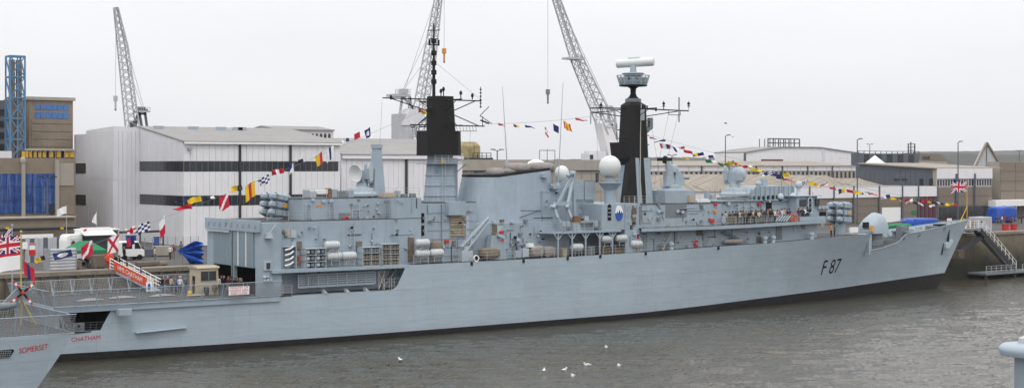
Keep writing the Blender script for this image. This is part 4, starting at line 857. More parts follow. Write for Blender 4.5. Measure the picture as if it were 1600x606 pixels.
for k in range(5): p = V3(1212 + k * 4, 346, -6.6); m.tube(p, V3(1219 + k * 4, 337, -6.6), .09)
part('stowed_poles', m, 'greylite', bridge)
life_ring(bridge, 1238, 340, -6.6); life_ring(bridge, 1243, 341, -6.6)
# ribbed screen, small dome, second tracker
m = MB(); p = [PY(1166, 307, -3), PY(1182, 291, -3), PY(1239, 290, -3), PY(1240, 304, -3)]; m.prism([(a, max(c, 14.3)) for a, c in p], -3, 2.4); scr = part('ribbed_screen', m, G, frig)
x0, x1 = p[0][0] + .9, p[2][0]
for k in range(10): x = x0 + (x1 - x0) * k / 9; part('screen_rib', MB().box(x - .07, x + .07, -3.22, -2.98, 14.3, min(p[1][1], p[0][1] + (x - p[0][0]) * 1.0)), 'greylite2', scr)
x, z = PY(1193, 286, -1); part('screen_post', MB().box(x - .2, x + .6, -1.2, -.6, 15, z + .6), 'greylite2', scr); m = MB(); x, z = PY(1185, 287, -1); m.ball((x, -1, z), .42, sz=.9); part('screen_dome', m, 'greylite2', scr, smooth=60)
m = MB(); x, z = PY(1248, 289, -3.2); m.ball((x, -3.2, z), .52, sz=1.1); m.lathe((x, -3.2, 14.8), [(.55, 0), (.25, .5), (.3, z - 15.2)], 12); part('navigation_dome', m, 'greylite', frig, smooth=50)
for px, py in ((1218, 305), (1237, 304)): m = MB(); x, z = PY(px, py, -3.6); m.lathe((x, -3.6, z - .3), [(.3, 0), (.42, .2), (.42, .5), (.2, .65)], 10, dirv=(-.3, -.8, .3)); m.tube((x, -3.6, 14.2), (x, -3.6, z), .12); part('searchlight', m, 'greylite', bridge)
for px, pt in ((1221, 274), (1237, 278), (1264, 297), (1270, 300)): m = MB(); x, z = PY(px, pt, -3); m.tube((x, -3, 14.3), (x, -3, z), .06, .03); part('whip_aerial', m, 'greydark', bridge)
tracker(*V3(1148, 306, -1.2), R(200), 1.12)
m = MB(); x, z = PY(1146, 309, -1.2); m.lathe((x, -1.2, 14.2), [(2.3, 0), (2.3, .45), (2.2, .5)], 20); part('tracker_platform', m, 'greydark', frig); rail(frig, [(x + 2.5 * math.cos(t * math.pi / 4), -1.2 + 2.5 * math.sin(t * math.pi / 4), 14.9) for t in range(9)], .9, 1.5)
# ---------------------------------------------------------------- foredeck: launcher, gun, breakwater, capstans
fl = MB(); fl.box(113.6, 121.5, -3.2, 3.2, 6.3, 9.0); part('launcher_platform', fl, G, frig); rail(frig, [(113.8, -3.1, 9.0), (121.3, -3.1, 9.0)], .9, 1.6)
sea_launcher((117.2, -.8, 10.35), R(14), 'forward launcher of six hexagonal canisters before the bridge', R(4), 1.18, 1.4)
m = MB(); pbx(m, 1329, 355, 1341, 363, -3.6, .3); part('white_tarpaulin', m, 'white', frig); 
m = MB(); pbx(m, 1285, 331, 1291, 340, -5.6, .6); part('pelorus_box', m, 'blackopen', bridge)
for k in range(3): m = MB(); x, z = PY(1279 + k * 6, 325, -5); m.lathe((x, -5, z - .3), [(.2, 0), (.35, .2), (.3, .6)], 10); m.tube((x, -5, 11.3), (x, -5, z - .2), .1); part('bridge_fitting', m, 'greylite2', bridge)
tz0 = ZY(1368, 364, 0); ttx = PY(1366, 350, 0)[0]
m = MB()
prof = [(-2.2, .75), (-2.15, 1.25), (-1.9, 1.5), (-1.2, 1.68), (0, 1.7), (1.0, 1.55), (1.9, 1.15), (2.5, .65), (2.7, .3)]
secs = []; HH = 3.15
for x, w in prof:
    t = (x + 2.2) / 4.9; hgt = HH * (.72 + .55 * math.sin(min(1, t * 1.9) * math.pi / 2) - .27) if t < .5 else HH * math.cos((t - .5) / .5 * math.pi / 2.25) ** .75
    secs.append([(ttx + x, w * math.cos(a * math.pi / 10) * (1 if a not in (0, 10) else .98), tz0 + hgt * math.sin(a * math.pi / 10) ** .62) for a in range(11)])
for s in secs: m.v += s
for i in range(len(secs) - 1):
    for j in range(10): m.f.append((i * 11 + j, i * 11 + 11 + j, i * 11 + 12 + j, i * 11 + j + 1)); m.m.append(0)
m.f += [tuple(range(11)), tuple(range((len(secs) - 1) * 11, len(secs) * 11))]; m.m += [0, 0]
for i in range(len(secs) - 1): m.add([secs[i][0], secs[i][10], secs[i + 1][10], secs[i + 1][0]], [(0, 1, 2, 3)])
gun = part('gun_turret', m, 'greylite2', frig, smooth=45)
m = MB(); m.lathe((ttx - .1, 0, 6.5), [(1.5, 0), (1.5, 1.4), (1.25, 1.5), (1.25, tz0 - 6.45)], 20); part('turret_ring', m, 'greydark', gun)
m = MB(); m.tube((ttx + 2.2, 0, tz0 + 1.3), (ttx + 3.4, 0, tz0 + 1.45), .26, .18, n=10); m.tube((ttx + 3.4, 0, tz0 + 1.45), (ttx + 7.2, 0, tz0 + 1.75), .12, .1, n=8); m.lathe((ttx + 6.6, 0, tz0 + 1.7), [(.13, 0), (.17, .1), (.17, .5), (.13, .6)], 10, 'x'); part('gun_barrel', m, 'greydark', gun)
m = MB(); x, z = PY(1363, 357, -1.55); m.box(x - .35, x + .15, -1.72, -1.5, z - .4, z + .4); part('warning_plate', m, 'yelloworange', gun)
m = MB(); pbx(m, 1350, 347, 1358, 358, -1.62, .3); part('turret_hatch', m, 'black', gun)
m = MB(); m.box(ttx - 1.3, ttx - .9, -1.72, 1.72, tz0 + .4, tz0 + 3.0); 
m = MB()
for sd in (-1, 1):
    for k in range(18):
        x = 129.5 + k * .98; z0, z1 = FD(x), lerp_tab(TOP, x) - .05; y = hull_y(x, z1) + .07; y2 = hull_y(x, z0) + .1
        if y < -.25: part('bulwark_stay', MB().prismx([(sd * (y2 + .5), z0), (sd * y2, z0), (sd * (y - .02), z1), (sd * (y + .08), z1)], x - .04, x + .04), 'greylite', hull)
m = MB(); prev = None
for sd in (-1, 1):
    prev = None
    for x in (119, 121, 124, 126, 127.8, 128.9, 132, 136, 140, 144, 148.2):
        z = lerp_tab(TOP, x); p = Vector((hx(x, z), sd * (hb(x, z) + .03), z))
        if prev is not None: m.tube(prev, p, .045, n=5)
        prev = p
part('bulwark_cap', m, 'hull', hull)
for px, py in ((1417, 372), (1436, 367), (1474, 357)): 
    m = MB(); y = -4.1 if px < 1430 else -3 if px < 1450 else -1.7; x, z = PY(px, py, y); yy = hull_y(x, z); m.lathe((x, yy + .05, z), [(.3, 0), (.3, -.12), (.14, -.12), (.14, .02)], 10, 'y'); part('fairlead', m, 'greydark', hull)
# anchor at the stem and its hawse
m = MB(); a = V3(1484, 378, -1.5); yy = hull_y(a.x, a.z); m.tube((a.x + .3, yy - .1, a.z + 1.0), (a.x, yy - .3, a.z - .3), .14); m.prism([(a.x - .9, a.z - .2), (a.x + .7, a.z + .4), (a.x + .9, a.z), (a.x - .2, a.z - .95), (a.x - 1.0, a.z - .9)], yy - .55, yy - .1); part('anchor', m, 'greylite', hull)
m = MB(); a = V3(1484, 365, -1.5); yy = hull_y(a.x, a.z); m.tube((a.x, yy - .02, a.z + .9), (a.x - .15, yy - .04, a.z - 1.2), .16); m.tube((a.x - 1.0, hull_y(a.x - 1, a.z - 2) - .02, a.z - 1.4), (a.x - 1.1, hull_y(a.x - 1.1, a.z - 3.2) - .02, a.z - 3.2), .16); part('hawse_slot', m, 'black', hull)
for x, y in ((132, -1.2), (132, 1.2), (136, 0)): m = MB(); m.lathe((x, y, FD(x)), [(.5, 0), (.4, .2), (.35, .7), (.55, .8), (.5, 1.0)], 12); part('capstan', m, 'greydark', frig)
for px0, px1, py0, py1, mk in ((1404, 1416, 353, 366, 'greydark'), (1424, 1440, 357, 362, 'greylite'), (1462, 1474, 350, 356, 'black'), (1450, 1462, 353, 358, 'greydark')):
    m = MB(); x0, x1 = XY(px0, 0), XY(px1, 0); m.box(x0, x1, -.5, .5, FD(x0) - .05, ZY(px0, py0, 0)); part('deck_gear', m, mk, frig)
# jackstaff on the stem, ensign staff at the stern
js = MB(); jx = PY(1511, 340, 0)[0]; js.tube((jx, 0, 9.3), (jx, 0, ZY(1511, 281, 0)), .06, .04); js.tube((jx - 2.6, -.3, 9.4), (jx, 0, 12.6), .045); js.tube((jx - 1.8, .5, 9.4), (jx, 0, 12.4), .045); part('jackstaff', js, 'yellow', frig)
km('staff', (.45, .35, .12), rough=.5)
# rigging: dressing lines from stern to masts to bow

fittings(fhouse, 1006, 1120, 321, 346, -5.6, 24); fittings(fhouse, 1004, 1125, 358, 386, -5.6, 22); fittings(shouse, 978, 1000, 322, 380, -6.6, 8); fittings(bridge, 1130, 1250, 312, 326, -3.6, 14); fittings(lower, 1130, 1210, 362, 378, -5.63, 12); fittings(frig, 900, 935, 318, 345, -2.6, 8); fittings(bd, 880, 960, 366, 392, -2.6, 16)
# ================================================================== water, quay, land, hills
def water_mat():
    m = bpy.data.materials.new('harbour_water'); m.use_nodes = True; n = m.node_tree; b = n.nodes['Principled BSDF']
    g = n.nodes.new('ShaderNodeNewGeometry')
    nx = n.nodes.new('ShaderNodeTexNoise'); nx.inputs['Scale'].default_value = .035; nx.inputs['Detail'].default_value = 4; n.links.new(g.outputs['Position'], nx.inputs['Vector'])
    mi = n.nodes.new('ShaderNodeMix'); mi.data_type = 'RGBA'; mi.inputs['A'].default_value = (.036, .033, .02, 1); mi.inputs['B'].default_value = (.048, .043, .028, 1)
    n.links.new(nx.outputs['Fac'], mi.inputs['Factor']); n.links.new(mi.outputs['Result'], b.inputs['Base Color'])
    b.inputs['Roughness'].default_value = .04; b.inputs['IOR'].default_value = 1.33
    last = None
    for sc_, dist, det, st in ((1.0, .15, 8, (1, 2.6, 1)), (3.2, .06, 6, (1, 1.8, 1))):
        mp_ = n.nodes.new('ShaderNodeMapping'); mp_.inputs['Rotation'].default_value = (0, 0, R(30)); mp_.inputs['Scale'].default_value = st
        n.links.new(g.outputs['Position'], mp_.inputs[0]); t = n.nodes.new('ShaderNodeTexNoise'); t.inputs['Scale'].default_value = sc_; t.inputs['Detail'].default_value = det; n.links.new(mp_.outputs[0], t.inputs['Vector'])
        bp = n.nodes.new('ShaderNodeBump'); bp.inputs['Distance'].default_value = dist; bp.inputs['Strength'].default_value = 1.; n.links.new(t.outputs['Fac'], bp.inputs['Height'])
        if last: n.links.new(last.outputs[0], bp.inputs['Normal'])
        last = bp
    n.links.new(last.outputs[0], b.inputs['Normal'])
    return m
K['water'] = water_mat()
import numpy as np
def axis(lo, hi, step, far0, far1):
    a = list(np.arange(lo, hi, step)); s = step; v = lo; L = []
    while v > far0: s *= 1.5; v -= s; L.append(v)
    s = step; v = a[-1]; Rr = []
    while v < far1: s *= 1.5; v += s; Rr.append(v)
    return np.array(L[::-1] + a + Rr)
ax_ = axis(-45, 190, .42, -3500, 3500); ay_ = axis(-118, 10, .34, -3500, 12)
XX, YY = np.meshgrid(ax_, ay_, indexing='ij')
ZZ = np.zeros_like(XX); rng = np.random.RandomState(5)
for k in range(34):
    lam = .8 * (1.13 ** (k * .5)) ; th = R(50) + rng.randn() * .33; kk = 2 * math.pi / lam; ph = rng.rand() * 6.28
    mod = .55 + .45 * np.sin(XX * .05 * rng.rand() + YY * .06 * rng.rand() + rng.rand() * 6)
    ZZ += .013 * lam ** .6 * mod * np.sin(kk * (XX * math.cos(th) + YY * math.sin(th)) + ph + .8 * np.sin(XX * .11 + k) + .6 * np.sin(YY * .17 + k * 2))
calm = np.clip((-YY - 9) / 22., .3, 1) * np.where((XX > 186) | (XX < -44) | (YY < -117), 0, 1); ZZ *= calm
nX, nY = XX.shape
me = bpy.data.meshes.new('water'); idx = np.arange(nX * nY).reshape(nX, nY)
q_ = np.stack([idx[:-1, :-1], idx[1:, :-1], idx[1:, 1:], idx[:-1, 1:]], -1).reshape(-1, 4)
me.vertices.add(nX * nY); me.vertices.foreach_set('co', np.stack([XX, YY, ZZ], -1).ravel())
me.loops.add(q_.size); me.loops.foreach_set('vertex_index', q_.ravel()); me.polygons.add(len(q_)); me.polygons.foreach_set('loop_start', np.arange(0, q_.size, 4)); me.polygons.foreach_set('loop_total', np.full(len(q_), 4))
me.update(calc_edges=True); me.polygons.foreach_set('use_smooth', [True] * len(q_)); me.materials.append(K['water'])
wo = link('water', me); tag(wo, 'murky grey brown harbour water ruffled by small waves', 'water', kind='structure')
# quay
def tide_mat(name, top, low, zt_, soft):
    m = mat(name, top, rough=.9, var=.3, scale=.7, bump=.03, streak=.5, streak_col=tuple(c * .4 for c in top)); n = m.node_tree; b = n.nodes['Principled BSDF']
    src = b.inputs['Base Color'].links[0].from_socket; g = n.nodes.new('ShaderNodeNewGeometry'); sp = n.nodes.new('ShaderNodeSeparateXYZ'); n.links.new(g.outputs['Position'], sp.inputs[0])
    nz_ = n.nodes.new('ShaderNodeTexNoise'); nz_.inputs['Scale'].default_value = .5; nz_.inputs['Detail'].default_value = 6; n.links.new(g.outputs['Position'], nz_.inputs['Vector'])
    ad = n.nodes.new('ShaderNodeMath'); ad.operation = 'MULTIPLY_ADD'; ad.inputs[1].default_value = 2.2; n.links.new(nz_.outputs['Fac'], ad.inputs[0]); n.links.new(sp.outputs[2], ad.inputs[2])
    mr = n.nodes.new('ShaderNodeMapRange'); mr.inputs['From Min'].default_value = zt_; mr.inputs['From Max'].default_value = zt_ + soft; n.links.new(ad.outputs[0], mr.inputs['Value'])
    mi = n.nodes.new('ShaderNodeMix'); mi.data_type = 'RGBA'; mi.inputs['A'].default_value = (*low, 1); n.links.new(src, mi.inputs['B']); n.links.new(mr.outputs[0], mi.inputs['Factor']); n.links.new(mi.outputs['Result'], b.inputs['Base Color'])
    K[name] = m
tide_mat('quaywall', (.17, .145, .105), (.026, .027, .016), 3.2, 4.5)
km('apron', (.075, .07, .066), rough=.9, var=.25, scale=.15, dirt=.4, bump=.01)
km('land', (.13, .13, .12), rough=.95, var=.2, scale=.02)
QZ, QY = 7.6, 10.
m = MB(); m.box(-400, 900, QY, QY + 2.2, -6, QZ - .45); qw = part('quay_wall', m, 'quaywall'); tag(qw, 'tall dock wall with weed-dark foot behind the frigate', 'wall', kind='structure')
m = MB(); m.add([(-400, QY + 2.2, QZ - .004), (900, QY + 2.2, QZ - .004), (900, 100, QZ - .004), (-400, 100, QZ - .004)], [(0, 1, 2, 3)]); tag(part('quay_apron', m, 'apron'), 'worn grey concrete apron of the quay', 'ground', kind='structure')
m = MB(); m.add([(-5000, QY + 2.3, QZ - .02), (6000, QY + 2.3, QZ - .02), (6000, 9000, QZ - .02), (-5000, 9000, QZ - .02)], [(0, 1, 2, 3)]); tag(part('ground', m, 'land'), 'flat dockyard ground reaching to the hills', 'ground', kind='structure')
# hills
km('hill', (.05, .052, .042), rough=1, var=.35, scale=.02)
def hill(name, label, d0, pts, dep=500, seed=0):
    m = MB(); n = len(pts) - 1; cols = []
    for px in range(int(pts[0][0]), int(pts[-1][0]) + 1, 12):
        py = lerp_tab(pts, px); r = ray(px, py); z = CH + d0 * r[2]; z += 3.5 * mnoise.noise(Vector((px * .05, seed, 0))) + 2 * mnoise.noise(Vector((px * .19, seed, 4)))
        cols.append([(CX + (d0 + e * dep) * r[0], CY + (d0 + e * dep) * r[1], max(QZ - 4, QZ - 4 + (z - QZ + 4) * kz)) for e, kz in ((-.5, 0), (-.3, .45), (-.12, .85), (0, 1), (.5, .6))])
    for c in cols: m.v += c
    for i in range(len(cols) - 1):
        for j in range(4): m.f.append((i * 5 + j, i * 5 + 5 + j, i * 5 + 6 + j, i * 5 + j + 1)); m.m.append(0)
    tag(part(name, m, 'hill', smooth=60), label, 'hill', kind='structure')
hill('hills', 'low wooded hills on the skyline to the right', 2600, [(-700, 252), (0, 252), (700, 254), (860, 250), (980, 247), (1050, 246), (1110, 249), (1165, 248), (1330, 245), (1440, 241), (1490, 238), (1530, 241), (1600, 242), (1750, 239), (2300, 248)])
hill('far_hills', 'pale farther ridge behind the wooded hills', 4800, [(-700, 254), (0, 254), (860, 250), (1000, 246), (1330, 246), (1440, 237), (1600, 235), (2300, 243)], 900, 7)

# ================================================================== buildings
km('cladding', (.62, .62, .64), rough=.5, var=.05, scale=.4, streak=.3, streak_col=(.36, .36, .34))
km('cladding2', (.72, .71, .72), rough=.5, var=.05, scale=.4, streak=.25, streak_col=(.4, .39, .37))
km('roofgrey', (.25, .24, .235), rough=.8, var=.12, scale=.3, dirt=.2)
km('roofbeige', (.27, .24, .2), rough=.85, var=.15, scale=.3, dirt=.25)
km('concrete', (.23, .19, .145), rough=.9, var=.18, scale=.35, streak=.3, streak_col=(.15, .13, .1), bump=.01)
km('concrete2', (.34, .31, .265), rough=.9, var=.12, scale=.4, streak=.2, streak_col=(.22, .2, .17))
km('brick', (.2, .168, .135), rough=.9, var=.12, scale=2.5, dirt=.2)
km('bluegrey', (.095, .108, .13), rough=.7, var=.1, scale=.5, streak=.2, streak_col=(.14, .14, .15))
km('darkframe', (.03, .032, .036), rough=.5, var=.2)
km('bluedoor', (.018, .06, .22), rough=.6, var=.6, scale=1.1, streak=1., streak_col=(.2, .23, .27), dirt=.6)
km('bluewin', (.06, .17, .42), rough=.3, var=.2)
km('bluesteel', (.075, .2, .36), rough=.55, var=.15)
km('mossy', (.3, .25, .13), rough=.95, var=.45, scale=.8, streak=.6, streak_col=(.1, .085, .06))
km('hazyellow', (.62, .36, .03), rough=.7, var=.2, scale=1, streak=.3, streak_col=(.2, .12, .03))
km('redbrown', (.13, .035, .04), rough=.7, var=.25, scale=1, streak=.3, streak_col=(.12, .1, .1))
km('craneg', (.42, .43, .45), rough=.6, var=.12, scale=1, streak=.2, streak_col=(.28, .25, .22))
km('quaystone', (.21, .185, .15), rough=.9, var=.25, scale=.9, dirt=.5); km('quaypost', (.1, .08, .06), rough=.95, var=.4, scale=1.5)
km('bandframe', (.16, .165, .17), rough=.6, var=.15)
km('pane', (.022, .025, .03), rough=.15, var=.5, scale=.35, spec=.6)
for k in range(50): piece('coping_block', 'quaystone', qw, -60 + k * 5 + .02, -55 + k * 5 - .02, QY - .25, QY + 2.2, QZ - .45, QZ)
for k in range(44):
    x = -30 + k * 1.9; mm_ = MB(); mm_.box(x - .2, x + .2, QY - .32, QY - .02, -1, QZ - .5); part('fender_post', mm_, 'quaypost', qw)
def PXp(px, x, py=300):                  # on the plane x = const: y, z
    d = ray(px, py); t = (x - CX) / d[0]; return CY + t * d[1], CH + t * d[2]
def panels_y(parent, mk, x0, x1, y, z0, z1, n, d=.08, gap=.02, name='cladding_panel'):
    for i in range(n): a = x0 + (x1 - x0) * i / n; c = x0 + (x1 - x0) * (i + 1) / n; piece(name, mk, parent, a + gap, c - gap, y - d * (1 + .15 * (i % 3)), y, z0 + gap, z1 - gap)
def panels_x(parent, mk, x, y0, y1, z0, z1, n, d=.08, gap=.02, name='cladding_panel'):
    for i in range(n): a = y0 + (y1 - y0) * i / n; c = y0 + (y1 - y0) * (i + 1) / n; piece(name, mk, parent, x - d * (1 + .15 * (i % 3)), x, a + gap, c - gap, z0 + gap, z1 - gap)
def panes_y(parent, x0, x1, y, z0, z1, n, mk='pane', fr=.05, frame='bandframe'):
    piece('window_band', frame, parent, x0, x1, y - .05, y - .01, z0, z1)
    for i in range(n): a = x0 + (x1 - x0) * i / n; c = x0 + (x1 - x0) * (i + 1) / n; piece('window_pane', mk, parent, a + fr, c - fr, y - .09, y - .045, z0 + fr, z1 - fr)
def panes_x(parent, x, y0, y1, z0, z1, n, mk='pane', fr=.05, frame='bandframe'):
    piece('window_band', frame, parent, x - .05, x - .01, y0, y1, z0, z1)
    for i in range(n): a = y0 + (y1 - y0) * i / n; c = y0 + (y1 - y0) * (i + 1) / n; piece('window_pane', mk, parent, x - .09, x - .045, a + fr, c - fr, z0 + fr, z1 - fr)
# --- big white clad workshop
Y0 = 49.6; x0 = XY(287, Y0); x1 = XY(531, Y0); ze = ZY(287, 222, Y0); yC = PXp(217, x0)[0]; zr = PXp(217, x0, 199.5)[1]
wb = empty('white_workshop', (x0, Y0, QZ), 'large white clad workshop with two dark window bands and a shallow pitched roof', 'building')
m = MB(); m.prismx([(Y0, QZ), (yC, QZ), (yC, zr), (Y0, ze)], x0, x1); m.prismx([(yC + .01, QZ), (yC + 16, QZ), (yC + 16, ze), (yC + .01, zr)], x0, x1); part('wall_core', m, 'cladding', wb)
m = MB(); m.prismx([(Y0 - .4, ze - .05), (yC, zr + .03), (yC, zr + .25), (Y0 - .4, ze + .15)], x0 - .15, x1 + .1); m.prismx([(yC, zr + .03), (yC + 16.3, ze - .05), (yC + 16.3, ze + .15), (yC, zr + .25)], x0 - .15, x1 + .1); part('roof', m, 'roofgrey', wb)
part('gutter', MB().box(x0 - .1, x1, Y0 - .55, Y0 - .4, ze - .25, ze + .02), 'white', wb)
zb = [ZY(400, v, Y0) for v in (252, 268, 304.5, 320.5)]
rowsz = [(zb[0], ze - .05), (zb[2], zb[1]), (QZ, zb[3])]
for a, c in ((zb[0], ze - .1), (zb[2], zb[1]), (QZ, zb[3])): panels_y(wb, 'cladding2', x0, x1, Y0, a, c, 26); panels_x(wb, 'cladding', x0, Y0, yC, a, c, 14)
m = MB(); m.prismx([(Y0, ze - .1), (yC, ze - .1), (yC, zr), (Y0, ze)], x0 - .06, x0); part('gable_panel', m, 'cladding', wb)
for a, c in ((zb[1], zb[0]), (zb[3], zb[2])): panes_y(wb, x0, x1 - .3, Y0, a, c, 27); panes_x(wb, x0, Y0, yC - .1, a, c, 12)
for px in (374, 453): x = XY(px, Y0); piece('downpipe', 'darkframe', wb, x - .17, x + .17, Y0 - .3, Y0 - .1, QZ, ze - .1)
m = MB(); x, z = PY(292, 233, Y0); m.box(x, x + .5, Y0 - .8, Y0 - .12, z - .1, z + .25); part('floodlight', m, 'greylite2', wb)
for px, py in ((248, 200), (302, 200), (345, 207), (371, 207), (377, 206)): m = MB(); yy = yC - 3; x, z = PY(px, py, yy); zz = ze + (zr - ze) * (yy - Y0) / (yC - Y0); m.box(x - .7, x + .7, yy - .4, yy + .4, zz, zz + .65); part('roof_vent', m, 'greylite2', wb)
# stair tower and low wing at its end
xT = PXp(178, 0)[0]; 
xT = XY(178, yC - .5); yA = PXp(135, xT)[0]; zt1 = ZY(217, 200, yC - .5); zt0 = PXp(135, xT, 205)[1]
tw = MB(); tw.hexa([(xT, yC - .5, QZ), (x0 + .02, yC - .5, QZ), (x0 + .02, yA, QZ), (xT, yA, QZ)], [(xT, yC - .5, zt1 + .2), (x0 + .02, yC - .5, zt1), (x0 + .02, yA, zt0), (xT, yA, zt0 + .1)]); part('stair_tower', tw, 'cladding', wb)
for zz0, zz1 in ((QZ, zb[2] + 2.2), (zb[2] + 2.2, zt0 - .1)): panels_x(wb, 'cladding', xT, yC - .45, yA, zz0, zz1, 9); panels_y(wb, 'cladding', xT, x0 - .1, yC - .5, zz0, zz1, 6)
yB = PXp(116, xT + .6)[0]; zl = PXp(126, xT + .6, 210)[1]
m = MB(); m.box(xT + .6, xT + 8, yA + .01, yB, QZ, zl); part('low_wing', m, 'cladding', wb)
for v0, v1 in ((255, 271), (304, 320)): panes_x(wb, xT + .6, yA + .1, yB - .1, PXp(126, xT + .6, v1)[1], PXp(126, xT + .6, v0)[1], 4)
# --- white extension behind the aft deckhouse
Y1 = 54.; xa, xb = XY(532, Y1), XY(722, Y1); zE = ZY(600, 243, Y1); zR = ZY(600, 219, Y1 + 14)
ex = empty('white_annexe', (xa, Y1, QZ), 'lower white clad annexe with beige roof beside the large workshop', 'building')
m = MB(); m.prismx([(Y1, QZ), (Y1 + 28, QZ), (Y1 + 28, zE), (Y1 + 14, zR), (Y1, zE)], xa + .1, xb); part('wall_core', m, 'cladding2', ex)
m = MB(); m.prismx([(Y1 - .4, zE - .05), (Y1 + 14, zR), (Y1 + 14, zR + .25), (Y1 - .4, zE + .2)], xa + .1, xb + .2); part('roof', m, 'roofgrey', ex)
m = MB(); m.box(xa + .1, xb, Y1 - .5, Y1 - .38, zE - .55, zE - .06); part('fascia', m, 'cladding2', ex)
panels_y(ex, 'cladding2', xa + .1, xb, Y1, QZ, zE - .5, 24); x = XY(634, Y1); piece('downpipe', 'darkframe', ex, x - .2, x + .2, Y1 - .3, Y1 - .1, QZ, zE - .3); piece('shadow_gap', 'darkframe', ex, xa + .1, xb, Y1 - .13, Y1 - .11, zE - .62, zE - .5)
# --- small far building
Y2 = 130.; xa, xb = XY(432, Y2), XY(521, Y2); fb_ = empty('far_white_building', (xa, Y2, QZ), 'small white building with arched openings rising behind the workshop roof', 'building')
m = MB(); zt_ = ZY(470, 204, Y2); m.prismx([(Y2, QZ), (Y2 + 14, QZ), (Y2 + 14, zt_), (Y2 + 7, zt_ + .8), (Y2, zt_)], xa, xb); part('wall', m, 'cladding', fb_)
m = MB(); m.prismx([(Y2 - .3, zt_), (Y2 + 7, zt_ + .82), (Y2 + 14.3, zt_), (Y2 + 14.3, zt_ + .25), (Y2 + 7, zt_ + 1.1), (Y2 - .3, zt_ + .25)], xa - .2, xb + .2); part('roof', m, 'roofgrey', fb_)
for k in range(6): x, z = PY(482 + k * 6.5, 213, Y2); m = MB(); m.prism([(x - .3, z - .8), (x + .3, z - .8), (x + .3, z + .2), (x + .2, z + .5), (x, z + .62), (x - .2, z + .5), (x - .3, z + .2)], Y2 - .06, Y2 + .02); part('window', m, 'darkframe', fb_)
for k in range(14): piece('cladding_panel', 'cladding', fb_, xa + (xb - xa) * k / 14 + .02, xa + (xb - xa) * (k + 1) / 14 - .02, Y2 - .04, Y2, QZ, zt_ - 2.6)
# --- left: concrete hall with blue doors, block with blue windows, chimney
Y3 = 66.; xa, xb = XY(-60, Y3), XY(118, Y3); zt_ = ZY(60, 247, Y3)
lh = empty('concrete_hall', (xa, Y3, QZ), 'weathered concrete hall with tall patchy blue folding doors at the left edge', 'building')
part('wall', MB().box(xa, xb, Y3, Y3 + 22, QZ, zt_), 'concrete', lh)
zd1, zd0 = ZY(60, 271, Y3), ZY(60, 333, Y3)
for p0, p1, n in ((-60, 33, 8), (38, 86, 4)):
    for i in range(n):
        a, c = XY(p0 + (p1 - p0) * i / n, Y3), XY(p0 + (p1 - p0) * (i + 1) / n, Y3)
        for r_ in range(3): piece('door_leaf', 'bluedoor', lh, a + .03, c - .03, Y3 - .16 - .05 * ((i + r_) % 2), Y3, zd0 + (zd1 - zd0) * r_ / 3 + .02, zd0 + (zd1 - zd0) * (r_ + 1) / 3 - .02)
for p0, p1 in ((32.5, 38), (85, 91)): piece('pillar', 'concrete2', lh, XY(p0, Y3), XY(p1, Y3), Y3 - .5, Y3 - .01, QZ, ZY(60, 251 if p0 < 50 else 250, Y3))
x = XY(35, Y3); part('pillar_cap', MB().lathe((x, Y3 - .25, ZY(35, 254, Y3)), [(.4, 0), (.4, .5), (.2, .8)], 10), 'concrete2', lh)
piece('wicket_door', 'darkframe', lh, XY(76, Y3), XY(84, Y3), Y3 - .3, Y3 - .22, zd0, ZY(80, 318, Y3))
piece('concrete_panel', 'concrete2', lh, XY(92, Y3), XY(115, Y3), Y3 - .1, Y3, ZY(100, 290, Y3), ZY(100, 255, Y3)); piece('concrete_panel', 'concrete', lh, XY(92, Y3), XY(115, Y3), Y3 - .12, Y3, ZY(100, 335, Y3), ZY(100, 302, Y3))
part('lean_to', MB().box(XY(-60, Y3), XY(25, Y3 - 1), Y3 - .01 + 1, Y3 + 6, zt_, ZY(10, 236, Y3)), 'cladding', lh)
for i, px in enumerate((36, 41, 47, 54, 61, 68, 79, 91, 103, 112)):
    w = 2.2 if px < 70 else 3.2; yy = Y3 + 1.2; piece('hazard_block', 'hazyellow', lh, XY(px - w, yy), XY(px + w, yy), yy - .3, yy, ZY(px, 246, yy), ZY(px, 236.5, yy))
piece('hazard_backing', 'darkframe', lh, XY(32, Y3 + 1.3), XY(116, Y3 + 1.3), Y3 + 1.25, Y3 + 2.5, zt_ - .01, ZY(60, 235.5, Y3 + 1.3))
piece('canopy_edge', 'tan', lh, XY(45, Y3 + .9), XY(117, Y3 + .9), Y3 + .6, Y3 + 2.6, ZY(60, 235.2, Y3 + 1), ZY(60, 232.5, Y3 + 1))
m = MB(); 
for k in range(11): x = XY(42 + k * 7.4, Y3 + .1); m.tube((x, Y3 + .1, zt_), (x, Y3 + .1, zt_ + 1.1), .05, n=4)
m.tube((XY(42, Y3), Y3 + .1, zt_ + 1.1), (XY(116, Y3), Y3 + .1, zt_ + 1.1), .05, n=4); part('parapet_rail', m, 'steel', lh)
Y4 = 84.; xa = XY(46, Y4); xb = XY(114, Y4); zt_ = ZY(80, 157, Y4)
bb = empty('panel_block', (xa, Y4, QZ), 'brown concrete panel block with two strips of blue windows', 'building')
part('wall', MB().box(xa, xb, Y4, Y4 + 12, QZ, zt_), 'concrete', bb); part('roof_slab', MB().box(xa - .3, xb + .3, Y4 - .35, Y4 + 12.3, zt_, zt_ + .5), 'concrete2', bb)
zz_ = [ZY(80, v, Y4) for v in (245, 230, 218, 206, 194, 187, 175.5, 173, 162, 158)]
for a, c in ((0, 1), (1, 2), (2, 3), (3, 4), (4, 5)): piece('concrete_panel', 'concrete', bb, xa + .3, xb - .3, Y4 - .1, Y4, zz_[a] + .05, zz_[c] - .05)
